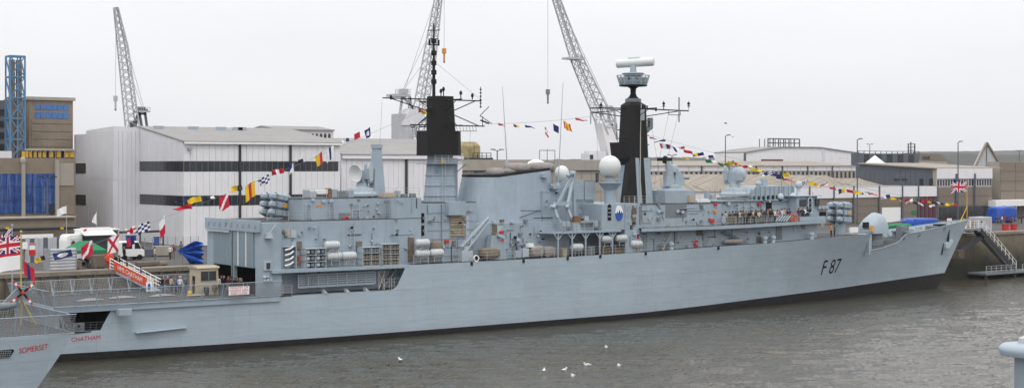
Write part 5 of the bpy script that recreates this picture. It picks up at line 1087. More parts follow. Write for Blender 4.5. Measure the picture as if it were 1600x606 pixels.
for v0, v1 in ((164, 172), (176, 185)):
    for k in range(6): a, c = XY(54 + k * 8.9, Y4), XY(54 + (k + 1) * 8.9, Y4); piece('window_pane', 'bluewin', bb, a + .06, c - .06, Y4 - .08, Y4 - .01, ZY(80, v1, Y4), ZY(80, v0, Y4))
part('dark_block', MB().box(XY(-70, Y4), XY(14, Y4), Y4 + .2, Y4 + 12, QZ, ZY(10, 157, Y4)), 'bluegrey', bb)
for k in range(4): piece('window_pane', 'pane', bb, XY(0, Y4), XY(7, Y4), Y4 + .1, Y4 + .19, ZY(5, 235 - k * 18, Y4), ZY(5, 225 - k * 18, Y4))
Y5 = 78.; cxm = XY(27.5, Y5); zt_ = ZY(27, 88, Y5)
cb = empty('lattice_chimney', (cxm, Y5, QZ), 'tall blue lattice frame round two brown flues at the left edge', 'chimney')
w = (XY(39, Y5) - XY(16, Y5)) / 2
for s in (-1, 1): part('flue', MB().tube((cxm + s * w * .48, Y5 + w, QZ), (cxm + s * w * .48, Y5 + w, zt_ - .5), w * .42, n=12), 'concrete', cb, smooth=40)
m = MB(); nl = 5; zz0 = ZY(27, 250, Y5)
for sx in (-1, 1):
    for sy in (0, 1): m.tube((cxm + sx * w, Y5 + sy * 2 * w, QZ), (cxm + sx * w, Y5 + sy * 2 * w, zt_), .15, n=4)
m.tube((cxm, Y5, QZ), (cxm, Y5, zt_), .12, n=4)
for k in range(nl):
    z = zz0 + (zt_ - zz0) * (k + 1) / nl; zp_ = zz0 + (zt_ - zz0) * k / nl
    for sy in (0, 1): m.tube((cxm - w, Y5 + sy * 2 * w, z), (cxm + w, Y5 + sy * 2 * w, z), .16, n=4)
    for sx in (-1, 1): m.tube((cxm + sx * w, Y5, z), (cxm + sx * w, Y5 + 2 * w, z), .16, n=4); m.tube((cxm + sx * w, Y5, zp_), (cxm, Y5, (z + zp_) / 2), .1, n=4); m.tube((cxm + sx * w, Y5, z), (cxm, Y5, (z + zp_) / 2), .1, n=4); m.tube((cxm + sx * w, Y5, zp_), (cxm + sx * w, Y5 + 2 * w, z), .12, n=4)
part('lattice_frame', m, 'bluesteel', cb)
# low dock wall and hoardings in front of the hall
Y6 = 47.; m = MB(); xa, xb = XY(-60, Y6), XY(117, Y6); part_w = empty('service_wall', (xa, Y6, QZ), 'low concrete service wall with a pale ledge below the blue doors', 'wall')
m.box(xa, xb, Y6, Y6 + 2, QZ, ZY(60, 341, Y6)); part('wall', m, 'concrete', part_w); part('ledge', MB().box(xa, xb, Y6 - .4, Y6 + 2, ZY(60, 341, Y6), ZY(60, 338.5, Y6)), 'concrete2', part_w)
part('pipe_run', MB().tube((xa, Y6 - .6, ZY(60, 357, Y6)), (xb, Y6 - .6, ZY(60, 357, Y6)), .22, n=8), 'darkframe', part_w)
for px in (11, 96): x = XY(px, Y6 - .7); part('lamp', MB().box(x - .2, x + .2, Y6 - 1.0, Y6 - .6, ZY(px, 357.5, Y6), ZY(px, 354.5, Y6)), 'yellow', part_w)
# --- concrete building behind the funnel
Y7 = 58.; xa, xb = XY(722, Y7), XY(1015, Y7); zt_ = ZY(860, 252, Y7)
mb_ = empty('concrete_block', (xa, Y7, QZ), 'flat roofed beige concrete building behind the funnel', 'building')
part('wall', MB().box(xa, xb, Y7, Y7 + 26, QZ, zt_), 'concrete2', mb_); part('fascia', MB().box(xa - .3, xb, Y7 - .5, Y7 - .02, ZY(860, 266, Y7), zt_ + .25), 'concrete2', mb_)
piece('large_door', 'bluegrey', mb_, XY(741, Y7), XY(757, Y7), Y7 - .15, Y7 - .02, QZ, ZY(750, 267, Y7))
for k in range(17):
    a, c = XY(758 + k * 15, Y7), XY(758 + (k + 1) * 15, Y7)
    for z0_, z1_ in ((283, 268), (300, 284), (318, 301)): piece('concrete_panel', 'concrete2', mb_, a + .04, c - .04, Y7 - .1, Y7, ZY(860, z0_, Y7), ZY(860, z1_, Y7))
for k in range(3): a = XY(724 + k * 5.5, Y7); piece('concrete_panel', 'concrete2', mb_, a, XY(729 + k * 5.5, Y7), Y7 - .1, Y7, ZY(730, 315, Y7), ZY(730, 269, Y7))
x = XY(734, Y7); part('flood_lamp', MB().box(x - .4, x + .5, Y7 - 1.4, Y7 - .6, ZY(734, 278, Y7), ZY(734, 272, Y7)), 'greylite2', mb_)
for px in (930, 945): piece('window_pane', 'pane', mb_, XY(px, Y7), XY(px + 5, Y7), Y7 - .14, Y7 - .1, ZY(px, 285, Y7), ZY(px, 270, Y7))
tk = MB(); x, z = PY(739, 250, 66); r_ = (XY(761, 66) - XY(717, 66)) * .5 * .82; tk.lathe((x, 68, 0), [(r_, zt_ - .3), (r_, ZY(739, 228, 66)), (r_ * .72, ZY(739, 221.5, 66))], 8); part('roof_tank', tk, 'mossy', mb_)
m = MB(); xx0, xx1 = XY(734, 64), XY(762, 64); zz = zt_ + .3
for k in range(5): x_ = xx0 + (xx1 - xx0) * k / 4; m.tube((x_, 63, zz - .4), (x_, 63, ZY(745, 239, 63)), .07, n=4)
for zq in (239, 244): m.tube((xx0, 63, ZY(745, zq, 63)), (xx1, 63, ZY(745, zq, 63)), .06, n=4)
m.box(xx0 - .5, xx1 + .3, 62.8, 66, zt_, zt_ + .6); part('tank_rail', m, 'darkframe', mb_)
# --- long low range with window strip (right, far)
Y8 = 125.; xa, xb = XY(1005, Y8), XY(1337, Y8); zE = ZY(1150, 259, Y8); zR = ZY(1150, 251.5, Y8 + 18)
lr = empty('long_range', (xa, Y8, QZ), 'long low range with a strip of windows under a beige roof behind the foremast', 'building')
part('wall', MB().box(xa, xb, Y8, Y8 + 36, QZ, zE), 'concrete2', lr); m = MB(); m.prismx([(Y8 - .6, zE), (Y8 + 18, max(zR, zE + .6)), (Y8 + 36, zE)], xa - .2, xb + .2); part('roof', m, 'roofbeige', lr)
n = 46; z0_, z1_ = ZY(1150, 279, Y8), ZY(1150, 268.5, Y8)
for k in range(n):
    a, c = xa + (xb - xa) * k / n, xa + (xb - xa) * (k + 1) / n
    piece('window_pane', 'pane', lr, a + .45, c - .45, Y8 - .08, Y8 - .01, z0_, z1_)
    if k % 3 == 0: piece('wall_panel', 'cladding2', lr, a, xa + (xb - xa) * min(n, k + 3) / n - .15, Y8 - .1, Y8, z1_ + .25, zE - .1)
for k in range(8): x = xa + (xb - xa) * k / 8; piece('downpipe', 'bluegrey', lr, x - .18, x + .18, Y8 - .35, Y8 - .1, QZ, zE)
# --- white hall with roof sign frame
Y9 = 200.; xa, xb = XY(1163, Y9), XY(1350, Y9); wh = empty('white_hall', (xa, Y9, QZ), 'big plain white hall with a square-grid frame on its roof', 'building')
pts = [(XY(p, Y9), ZY(p, v, Y9)) for p, v in ((1163, 239), (1192, 234), (1222, 230.5), (1280, 231), (1350, 241))]
m = MB(); m.prism([(xa, QZ), (xb, QZ)] + [p for p in pts[::-1]], Y9, Y9 + 14); part('wall', m, 'cladding2', wh)
m = MB(); m.prism([(p[0], p[1] - .05) for p in pts] + [(p[0], p[1] + .3) for p in pts[::-1]], Y9 - .4, Y9 + 14.4); part('roof', m, 'roofgrey', wh)
piece('brown_panel', 'redbrown', wh, XY(1189, Y9), XY(1223, Y9), Y9 - .2, Y9 - .05, ZY(1200, 255, Y9), ZY(1200, 249, Y9)); piece('downpipe', 'bluegrey', wh, XY(1162, Y9), XY(1164.5, Y9), Y9 - .4, Y9, QZ, pts[0][1])
piece('downpipe', 'cladding', wh, XY(1284, Y9), XY(1288, Y9), Y9 - .2, Y9 - .03, QZ, ZY(1286, 232, Y9))
for k in range(14): a = xa + (xb - xa) * k / 14; c = xa + (xb - xa) * (k + 1) / 14; piece('cladding_panel', 'cladding2', wh, a + .05, c - .05, Y9 - .04, Y9, QZ, ZY(1200, 242, Y9))
m = MB(); 
for k in range(7): p = XY(1200 + k * 8.2, Y9 + 5); m.tube((p, Y9 + 5, ZY(1222, 233, Y9 + 5)), (p, Y9 + 5, ZY(1222, 217, Y9 + 5)), .22, n=4); m.tube((p, Y9 + 9, ZY(1222, 233, Y9 + 5)), (p, Y9 + 9, ZY(1222, 217, Y9 + 5)), .15, n=4)
for v in (217, 223.5, 230): m.tube((XY(1200, Y9 + 5), Y9 + 5, ZY(1222, v, Y9 + 5)), (XY(1249, Y9 + 5), Y9 + 5, ZY(1222, v, Y9 + 5)), .22, n=4); m.tube((XY(1200, Y9 + 9), Y9 + 9, ZY(1222, v, Y9 + 5)), (XY(1249, Y9 + 9), Y9 + 9, ZY(1222, v, Y9 + 5)), .15, n=4)
part('roof_frame', m, 'bluegrey', wh)
# --- pitched sheds with ribbed beige roofs
Y10 = 62.
for i, (p0, pk, p1, ve, vr) in enumerate(((1012, 1070, 1112, 300, 276), (1095, 1150, 1205, 299, 274), (1180, 1232, 1290, 299, 273), (1262, 1316, 1352, 297, 274), (1335, 1366, 1404, 296, 279))):
    yy = Y10 + i * .03; xa, xk, xb = XY(p0, yy), XY(pk, yy), XY(p1, yy); z0_, z1_ = ZY(pk, ve, yy), ZY(pk, vr, yy)
    sdh = empty('pitched_shed', (xa, yy, QZ), '%s of the five ribbed beige pitched shed roofs, counted from the foremast' % ORD[i], 'shed', 'pitched sheds behind the bridge')
    D = 40.; hip = 4.5
    part('wall', MB().box(xa + .2, xb - .2, yy + .3, yy + D, QZ, z0_ - .02 * i), 'cladding2', sdh)
    m = MB(); m.add([(xa, yy, z0_), (xb, yy, z0_), (xb, yy + D, z0_), (xa, yy + D, z0_), (xk, yy + hip, z1_), (xk, yy + D - hip, z1_)], [(0, 1, 4), (1, 2, 5, 4), (2, 3, 5), (3, 0, 4, 5), (0, 3, 2, 1)]); rf = part('roof', m, 'roofbeige', sdh)
    for k in range(9):
        t = k / 8; yk = yy + hip + (D - 2 * hip) * t
        m = MB(); m.tube((xa, yk, z0_ + .05), (xk, yk, z1_ + .05), .12, n=4); m.tube((xb, yk, z0_ + .05), (xk, yk, z1_ + .05), .12, n=4); part('roof_rib', m, 'concrete2', rf)
    for k in range(6): t = (k + .5) / 6; x_ = xa + (xb - xa) * t; zq = z0_; tt = 1 - abs(x_ - xk) / max(xk - xa, xb - xk); m = MB(); m.tube((x_, yy, z0_ + .05), (x_ + (xk - x_) * max(.0, tt) * .9, yy + hip * max(.1, tt), z0_ + (z1_ - z0_) * max(.1, tt) + .05), .1, n=4); part('roof_rib', m, 'concrete2', rf)
# --- front range: white fascia over concrete panels
Y11 = 50.; xa, xb = XY(1225, Y11), XY(1463, Y11); zt_ = ZY(1380, 292, Y11); zf = ZY(1380, 308, Y11)
fr_ = empty('quayside_range', (xa, Y11, QZ), 'long quayside range with white fascia above brown panels and a red louvred bay', 'building')
part('wall', MB().box(xa, xb, Y11, Y11 + 11.5, QZ, zt_ - .05), 'concrete2', fr_)
bays = [1225, 1263, 1301, 1332, 1372, 1408, 1433, 1463]
for a, c in zip(bays, bays[1:]):
    x0_, x1_ = XY(a, Y11), XY(c, Y11); piece('fascia_panel', 'cladding2', fr_, x0_ + .03, x1_ - .03, Y11 - .3, Y11, zf, zt_)
    if a == 1433:
        piece('louvre_bay', 'redbrown', fr_, x0_ + .1, x1_ - .1, Y11 - .12, Y11, QZ, zf)
        for k in range(9): xx = x0_ + .1 + (x1_ - x0_ - .2) * k / 9; piece('louvre_blade', 'redbrown' if k % 2 else 'bluegrey', fr_, xx + .05, xx + .28, Y11 - .22, Y11 - .12, QZ, zf - .1)
    else:
        for r_ in range(3): piece('brown_panel', 'brick', fr_, x0_ + .06, x1_ - .06, Y11 - .12, Y11, QZ + (zf - QZ) * r_ / 3 + .07, QZ + (zf - QZ) * (r_ + 1) / 3 - .07)
    piece('pier', 'bluegrey', fr_, x1_ - .16, x1_ + .16, Y11 - .45, Y11 - .31, QZ, zt_ + .3)
piece('white_door', 'white', fr_, XY(1377, Y11), XY(1406, Y11), Y11 - .2, Y11 - .13, QZ, ZY(1390, 324, Y11)); piece('green_notice', 'flaggreen', fr_, XY(1424, Y11), XY(1431, Y11), Y11 - .2, Y11 - .13, ZY(1427, 335, Y11), ZY(1427, 329, Y11))
part('roof', MB().box(xa, xb, Y11 - .1, Y11 + 11.6, zt_ - .04, zt_ + .08), 'roofgrey', fr_)
# --- white topped brown building with glazed ground floor
Y13 = 51.; xa, xb = XY(1463.5, Y13), XY(1549, Y13); zt_ = ZY(1505, 264, Y13)
ob = empty('office_building', (xa, Y13, QZ), 'brown panelled office with white top band and glazed ground floor right of the louvred bay', 'building')
yB_ = PXp(1343, xa)[0]; zB_ = PXp(1343, xa, 256.5)[1]
part('wall', MB().box(xa, xb, Y13, Y13 + 1, QZ, zt_ - .02), 'concrete2', ob); part('side_wall', MB().prismx([(Y13 + 1.01, QZ), (yB_, QZ), (yB_, zB_), (Y13 + 1.01, zt_)], xa + .02, xb), 'bluegrey', ob)
m = MB(); m.prismx([(Y13 - .1, zt_ + .02), (yB_ + .3, zB_ + .02), (yB_ + .3, zB_ + .3), (Y13 - .1, zt_ + .25)], xa - .5, xb + 4); part('roof', m, 'roofbeige', ob)
for k in range(14): y_ = Y13 + 1.2 + (yB_ - Y13 - 1.4) * k / 14; piece('cladding_panel', 'bluegrey', ob, xa - .04, xa + .02, y_ + .04, y_ + (yB_ - Y13 - 1.4) / 14 - .04, QZ, zt_ - .4)
for p0, p1, v0, v1 in ((1397, 1406, 279, 282), (1409, 1418, 279, 282), (1437, 1443, 279, 291), (1452, 1458, 279, 291)): y_, y2_ = PXp(p1, xa)[0], PXp(p0, xa)[0]; piece('window_pane', 'pane', ob, xa - .1, xa - .045, y_, y2_, PXp(p0, xa, v1)[1], PXp(p0, xa, v0)[1])
yl = yB_ + 2; m = MB(); m.lathe((XY(1367, yl), yl, 0), [(3.6, zB_ - .2), (.1, ZY(1367, 243, yl))], 4); part('roof_lantern', m, 'cladding2', ob)
Z_ = lambda v: ZY(1505, v, Y13)
for k in range(3):
    a, c = xa + (xb - xa) * k / 3, xa + (xb - xa) * (k + 1) / 3
    piece('fascia_panel', 'cladding2', ob, a + .03, c - .03, Y13 - .3, Y13, Z_(279), zt_ + .1)
    for z0_, z1_ in ((321, 307), (306, 293)): piece('brown_panel', 'brick', ob, a + .06, c - .06, Y13 - .14, Y13, Z_(z0_), Z_(z1_))
panes_y(ob, xa, xb, Y13, Z_(291), Z_(279.5), 21, frame='cladding2', fr=.12); panes_y(ob, xa + .6, xb - .3, Y13 + .0, QZ, Z_(322), 12, mk='pane')
for px in (1492, 1521): piece('pier', 'bluegrey', ob, XY(px - 1, Y13), XY(px + 1, Y13), Y13 - .5, Y13 - .31, Z_(322), zt_ - 1)
Y14 = 54.; xa, xb = XY(1562, Y14), XY(1720, Y14); zt_ = ZY(1600, 253, Y14)
rb = empty('brown_block', (xa, Y14, QZ), 'tall brown panelled block at the right edge', 'building')
part('wall', MB().box(xa, xb, Y14, Y14 + 3.5, QZ, zt_), 'concrete2', rb)
for i in range(7):
    for r_ in range(4): a, c = xa + (xb - xa) * i / 7, xa + (xb - xa) * (i + 1) / 7; piece('brown_panel', 'brick', rb, a + .07, c - .07, Y14 - .14, Y14, ZY(1600, 253 + (r_ + 1) * 15, Y14) + .05, ZY(1600, 253 + r_ * 15, Y14) - .05)
part('glass_link', MB().box(XY(1549.5, Y14 + 3), xa, Y14 + 3, Y14 + 14, QZ, ZY(1555, 262, Y14)), 'glass', rb)
for k in range(4): piece('link_mullion', 'cladding2', rb, XY(1551 + k * 3.3, Y14 + 3), XY(1552 + k * 3.3, Y14 + 3), Y14 + 2.8, Y14 + 2.99, QZ, ZY(1555, 263, Y14))
part('canopy', MB().box(XY(1549.5, Y14 - 4), xb, Y14 - 5, Y14 - .2, ZY(1575, 322, Y14 - 5), ZY(1575, 313, Y14 - 5)), 'white', rb)
for k in range(5): x = XY(1556, Y14 - 4.5) + k * 7; piece('canopy_post', 'cladding', rb, x - .15, x + .15, Y14 - 4.7, Y14 - 4.4, QZ, ZY(1575, 322, Y14 - 5))
# glazed gable roof behind
Y15 = 120.; gp = empty('glazed_gable', (XY(1543, Y15), Y15, QZ), 'pointed triangular glazed gable standing above the office roofs', 'building')
tri = [(XY(p, Y15), ZY(p, v, Y15)) for p, v in ((1522, 262), (1565, 262), (1541, 223))]
m = MB(); m.prism(tri, Y15, Y15 + .6); part('glazing', m, 'craneg', gp)
for a, c in zip(tri, tri[1:] + tri[:1]): part('frame_member', MB().tube((a[0], Y15 - .2, a[1]), (c[0], Y15 - .2, c[1]), .35, n=4), 'concrete', gp)
part('frame_member', MB().tube((tri[2][0], Y15 - .15, tri[2][1]), (tri[2][0], Y15 - .15, tri[0][1]), .15, n=4), 'concrete', gp); part('base', MB().box(tri[0][0], tri[1][0], Y15 + .05, Y15 + .55, QZ, tri[0][1]), 'brick', gp)
# dark gantry building and further roofs on the skyline
Y16 = 170.; xa, xb = XY(1341, Y16), XY(1436, Y16); dg = empty('dark_gantry_building', (xa, Y16, QZ), 'long dark flat building with a roof railing and lattice stub on the skyline', 'building')
part('wall', MB().box(xa, xb, Y16, Y16 + 3, QZ, ZY(1390, 240, Y16)), 'bluegrey', dg); m = MB()
for k in range(12): x = xa + (xb - xa) * k / 11; m.tube((x, Y16, ZY(1390, 240, Y16)), (x, Y16, ZY(1390, 236.5, Y16)), .12, n=4)
m.tube((xa, Y16, ZY(1390, 236.5, Y16)), (xb, Y16, ZY(1390, 236.5, Y16)), .12, n=4); part('roof_rail', m, 'darkframe', dg)
m = MB(); 
for p in (1423, 1427, 1433): m.tube((XY(p, Y16), Y16 + 1, ZY(p, 240, Y16)), (XY(p, Y16), Y16 + 1, ZY(p, 222 if p == 1427 else 225, Y16)), .2, n=4)
for v in (225, 230, 235): m.tube((XY(1422, Y16), Y16 + 1, ZY(1427, v, Y16)), (XY(1434, Y16), Y16 + 1, ZY(1427, v, Y16)), .14, n=4)
part('lattice_stub', m, 'darkframe', dg)
for k in range(11): a = xa + (xb - xa) * k / 11; piece('wall_panel', 'darkframe' if k % 2 else 'bluegrey', dg, a + .1, a + (xb - xa) / 11 - .1, Y16 - .15, Y16, QZ, ZY(1390, 241.5, Y16))
Y17 = 185.; xa, xb = XY(1436, Y17), XY(1480, Y17); sb_ = empty('skyline_house', (xa, Y17, QZ), 'grey and red-brown sloped roof on the skyline right of the dark building', 'building'); part('wall', MB().box(xa, xb, Y17, Y17 + 15, QZ, ZY(1450, 250, Y17)), 'concrete2', sb_)
m = MB(); m.prism([(xa, ZY(1440, 250, Y17)), (xb, ZY(1478, 251, Y17)), (XY(1470, Y17), ZY(1470, 241, Y17)), (xa, ZY(1440, 239.5, Y17))], Y17 - .2, Y17 + 15.2); part('roof', m, 'brick', sb_)
piece('window_pane', 'pane', sb_, XY(1441, Y17), XY(1452, Y17), Y17 - .3, Y17 - .21, ZY(1445, 249, Y17), ZY(1445, 244, Y17))
# ================================================================== dockside cranes
def lattice(m, p, q, w0, w1, n, r, side=Vector((0, 1, 0))):
    p, q = Vector(p), Vector(q); d = (q - p).normalized(); s = side; u = d.cross(s).normalized(); P = []
    for k in range(n + 1):
        t = k / n; c = p.lerp(q, t); w = (w0 + (w1 - w0) * t) / 2; P.append([c + u * w * a + s * w * b for a, b in ((1, 1), (-1, 1), (-1, -1), (1, -1))])
    for a, b in zip(P, P[1:]):
        for i in range(4): m.tube(a[i], b[i], r, n=4); m.tube(a[i], b[(i + 1) % 4], r * .6, n=3); m.tube(b[i], b[(i + 1) % 4], r * .5, n=3)
def crane(name, label, y, jib, widths, n, tower, hook, ties, hookmat='craneg'):
    bx_, bz_ = PY(*tower[0], y); rt = empty(name, (bx_, y, QZ), label, 'crane', 'dockyard cranes behind the frigate')
    for (a, c), (w0, w1), nn in zip(zip(jib, jib[1:]), zip(widths, widths[1:]), n):
        m = MB(); lattice(m, V3(*a, y), V3(*c, y), w0, w1, nn, .16); part('jib_section', m, 'craneg', rt)
    m = MB()
    for a, c in ties: m.tube(V3(*a, y - .3), V3(*c, y - .3), .06, n=4)
    part('luffing_rope', m, 'craneg', rt)
    (ha, hbb) = hook; hp = V3(*ha, y); m = MB(); m.tube(hp, V3(*hbb, y), .05, n=4); part('hoist_rope', m, 'craneg', rt); hq = V3(*hbb, y)
    m = MB(); m.box(hq.x - .35, hq.x + .35, y - .3, y + .3, hq.z - 1.1, hq.z); m.tube(hq - Vector((0, 0, 1.1)), hq - Vector((0, 0, 2.6)), .22, n=6); hk = part('hook_block', m, hookmat, rt); part('hook', MB().lathe(hq - Vector((0, 0, 3.1)), [(.1, 0), (.28, .2), (.1, .5)], 8), 'greydark', hk)
    return rt, y
rt, y = crane('jib_crane', 'lattice jib crane standing behind the left of the white workshop', 150., [(207, 200), (192, 75), (181, 12)], (2.2, 1.7, .7), (11, 6), [(212, 198)], ((181, 14), (180.5, 150)), [((181, 12), (224, 166)), ((190, 75), (222, 168))])
m = MB()
for a, c in (((203, 198), (214, 198)), ((217, 172), (210, 200)), ((226, 172), (230, 200)), ((217, 172), (222, 200)), ((217, 178), (228, 178)), ((217, 172), (230, 172)), ((218, 178), (207, 196))): m.tube(V3(*a, y), V3(*c, y), .3, n=4)
part('machinery_tower', m, 'bluegrey', rt); m = MB(); pbx(m, 217, 173, 235, 175.5, y - 1, 3); part('platform', m, 'craneg', rt); m = MB(); pbx(m, 219, 167, 227, 173, y - .5, 2); part('winch_house', m, 'bluegrey', rt); m = MB(); pbx(m, 206, 190, 214, 198, y - .5, 2); part('motor_house', m, 'bluegrey', rt)
m = MB()
for k in range(6): p = V3(217 + k * 3.5, 173, y - 1); m.tube(p, V3(217 + k * 3.5, 168, y - 1), .06, n=4)
m.tube(V3(217, 168, y - 1), V3(235, 168, y - 1), .06, n=4); part('platform_rail', m, 'craneg', rt)
m = MB(); x = XY(217, y); m.hexa([(x - 4, y - 4, QZ), (x + 4, y - 4, QZ), (x + 4, y + 4, QZ), (x - 4, y + 4, QZ)], [(x - 1.5, y - 1.5, ZY(215, 198, y)), (x + 1.8, y - 1.5, ZY(215, 198, y)), (x + 1.8, y + 1.5, ZY(215, 198, y)), (x - 1.5, y + 1.5, ZY(215, 198, y))]); part('portal', m, 'craneg', rt)
rt, y = crane('jib_crane', 'tall lattice crane rising behind the main mast, yellow hook block hanging', 115., [(648, 222), (672, 85), (689, -30)], (2.4, 1.9, .9), (11, 8), [(634, 230)], ((694, -25), (694, 76)), [((629, 141), (682, 30)), ((632, 141), (688, -25)), ((629, 143), (672, 85))], 'orange')
m = MB()
for a, c in (((629, 150), (617, 232)), ((640, 150), (655, 232)), ((629, 150), (645, 170)), ((640, 152), (637, 232)), ((622, 195), (650, 200))): m.tube(V3(*a, y), V3(*c, y), .3, n=4)
part('machinery_tower', m, 'craneg', rt); m = MB(); pbx(m, 617, 147, 641, 151, y - 1.5, 3.5); part('platform', m, 'craneg', rt)
m = MB(); pbx(m, 624, 178, 642, 232, y - 1.2, 3.2); x, z = PY(633, 176, y); m.lathe((x, y, ZY(633, 232, y)), [(1.6, 0), (1.6, 4)], 12); part('cylinder_house', m, 'craneg', rt)
m = MB(); m.prism([PY(p, v, y) for p, v in ((622, 196), (636, 170), (656, 178), (656, 190), (640, 196))], y - 1.4, y + 1.4); part('counterweight_arm', m, 'cladding', rt)
m = MB()
for k in range(7): p = V3(618 + k * 3.8, 148, y - 1.5); m.tube(p, V3(618 + k * 3.8, 140, y - 1.5), .07, n=4)
for v in (140, 144): m.tube(V3(618, v, y - 1.5), V3(641, v, y - 1.5), .07, n=4)
m.box(*(lambda a, c: (a.x, c.x, y - .6, y + .8, c.z, a.z))(V3(626, 139, y), V3(636, 147, y))); part('platform_rail', m, 'craneg', rt); m = MB(); x = XY(633, y); m.hexa([(x - 4, y - 4, QZ), (x + 4, y - 4, QZ), (x + 4, y + 4, QZ), (x - 4, y + 4, QZ)], [(x - 1.7, y - 1.6, ZY(633, 230, y)), (x + 2, y - 1.6, ZY(633, 230, y)), (x + 2, y + 1.6, ZY(633, 230, y)), (x - 1.7, y + 1.6, ZY(633, 230, y))]); part('portal', m, 'craneg', rt)
rt, y = crane('jib_crane', 'pale crane with a jointed jib leaning left behind the foremast', 105., [(951, 205), (901, 92), (862, -22)], (2.9, 1.9, 1.0), (10, 9), [(945, 240)], ((856, -20), (856, 140)), [((953, 172), (862, -22)), ((953, 172), (905, 92)), ((953, 174), (951, 205))], 'greydark')
m = MB(); m.prism([PY(p, v, y) for p, v in ((934, 193), (945, 192), (976, 262), (950, 262))], y - 1.3, y + 1.3); part('jib_foot', m, 'cladding2', rt)
m = MB()
for a, c in (((953, 168), (946, 246)), ((960, 172), (966, 246)), ((948, 195), (962, 195)), ((950, 180), (964, 215)), ((953, 168), (960, 172))): m.tube(V3(*a, y + 1.5), V3(*c, y + 1.5), .28, n=4)
m.lathe(V3(953, 171, y + 1.3), [(.9, -.3), (.9, .3)], 12, 'y'); part('machinery_tower', m, 'craneg', rt)
m = MB(); pbx(m, 889, 90, 914, 93, y - 1.3, 2.6); 
for k in range(6): p = V3(890 + k * 4.6, 90, y - 1.3); m.tube(p, V3(890 + k * 4.6, 86, y - 1.3), .06, n=4)
m.tube(V3(890, 86, y - 1.3), V3(913, 86, y - 1.3), .05, n=4); part('jib_platform', m, 'craneg', rt)
m = MB(); pbx(m, 931, 236, 947, 262, y - 2, 4); pbx(m, 921, 240, 931, 256, y - 2, 3); part('machinery_house', m, 'cladding', rt); m = MB(); pbx(m, 922, 242, 927, 249, y - 2.1, .08); part('cab_window', m, 'pane', rt)
m = MB(); x = XY(948, y); m.hexa([(x - 4, y - 4, QZ), (x + 4, y - 4, QZ), (x + 4, y + 4, QZ), (x - 4, y + 4, QZ)], [(x - 2.2, y - 2, ZY(945, 258, y)), (x + 2.2, y - 2, ZY(945, 258, y)), (x + 2.2, y + 2, ZY(945, 258, y)), (x - 2.2, y + 2, ZY(945, 258, y))]); part('portal', m, 'craneg', rt)
# ================================================================== lamp posts
def lamp(px, pt, y, label, double=False):
    x, z = PY(px, pt, y); rt = empty('lamp_post', (x, y, QZ), label, 'lamp post', 'tall lamp posts on the dockyard')
    part('pole', MB().tube((x, y, QZ), (x, y, z), .16, .1, n=8), 'bluegrey', rt)
    for s in ((-1, 1) if double else (1,)): m = MB(); m.tube((x, y, z - .1), (x + s * .9, y, z + .15), .06); m.box(x + s * .6, x + s * 1.3, y - .2, y + .2, z + .08, z + .24); part('lamp_head', m, 'darkframe', rt)
lamp(1133.5, 212, 70, 'dark lamp post rising behind the tracker radar forward of the foremast'); lamp(1339.5, 218, 45, 'tall grey lamp post beside the forward missile launcher'); lamp(1497, 222, 44, 'tall grey lamp post beside the Union flag near the bow')
lamp(1050, 243, 100, 'short lamp post above the long range roof by the foremast', True); lamp(1359, 226, 150, 'double lamp post on the skyline above the dark gantry building', True); lamp(1593, 236, 120, 'lamp post on the skyline at the far right edge', True); lamp(777, 235, 62, 'small twin lamp post on the flat roof aft of the funnel', True); lamp(74, 278, 56, 'twin headed lamp post before the blue folding doors', True)
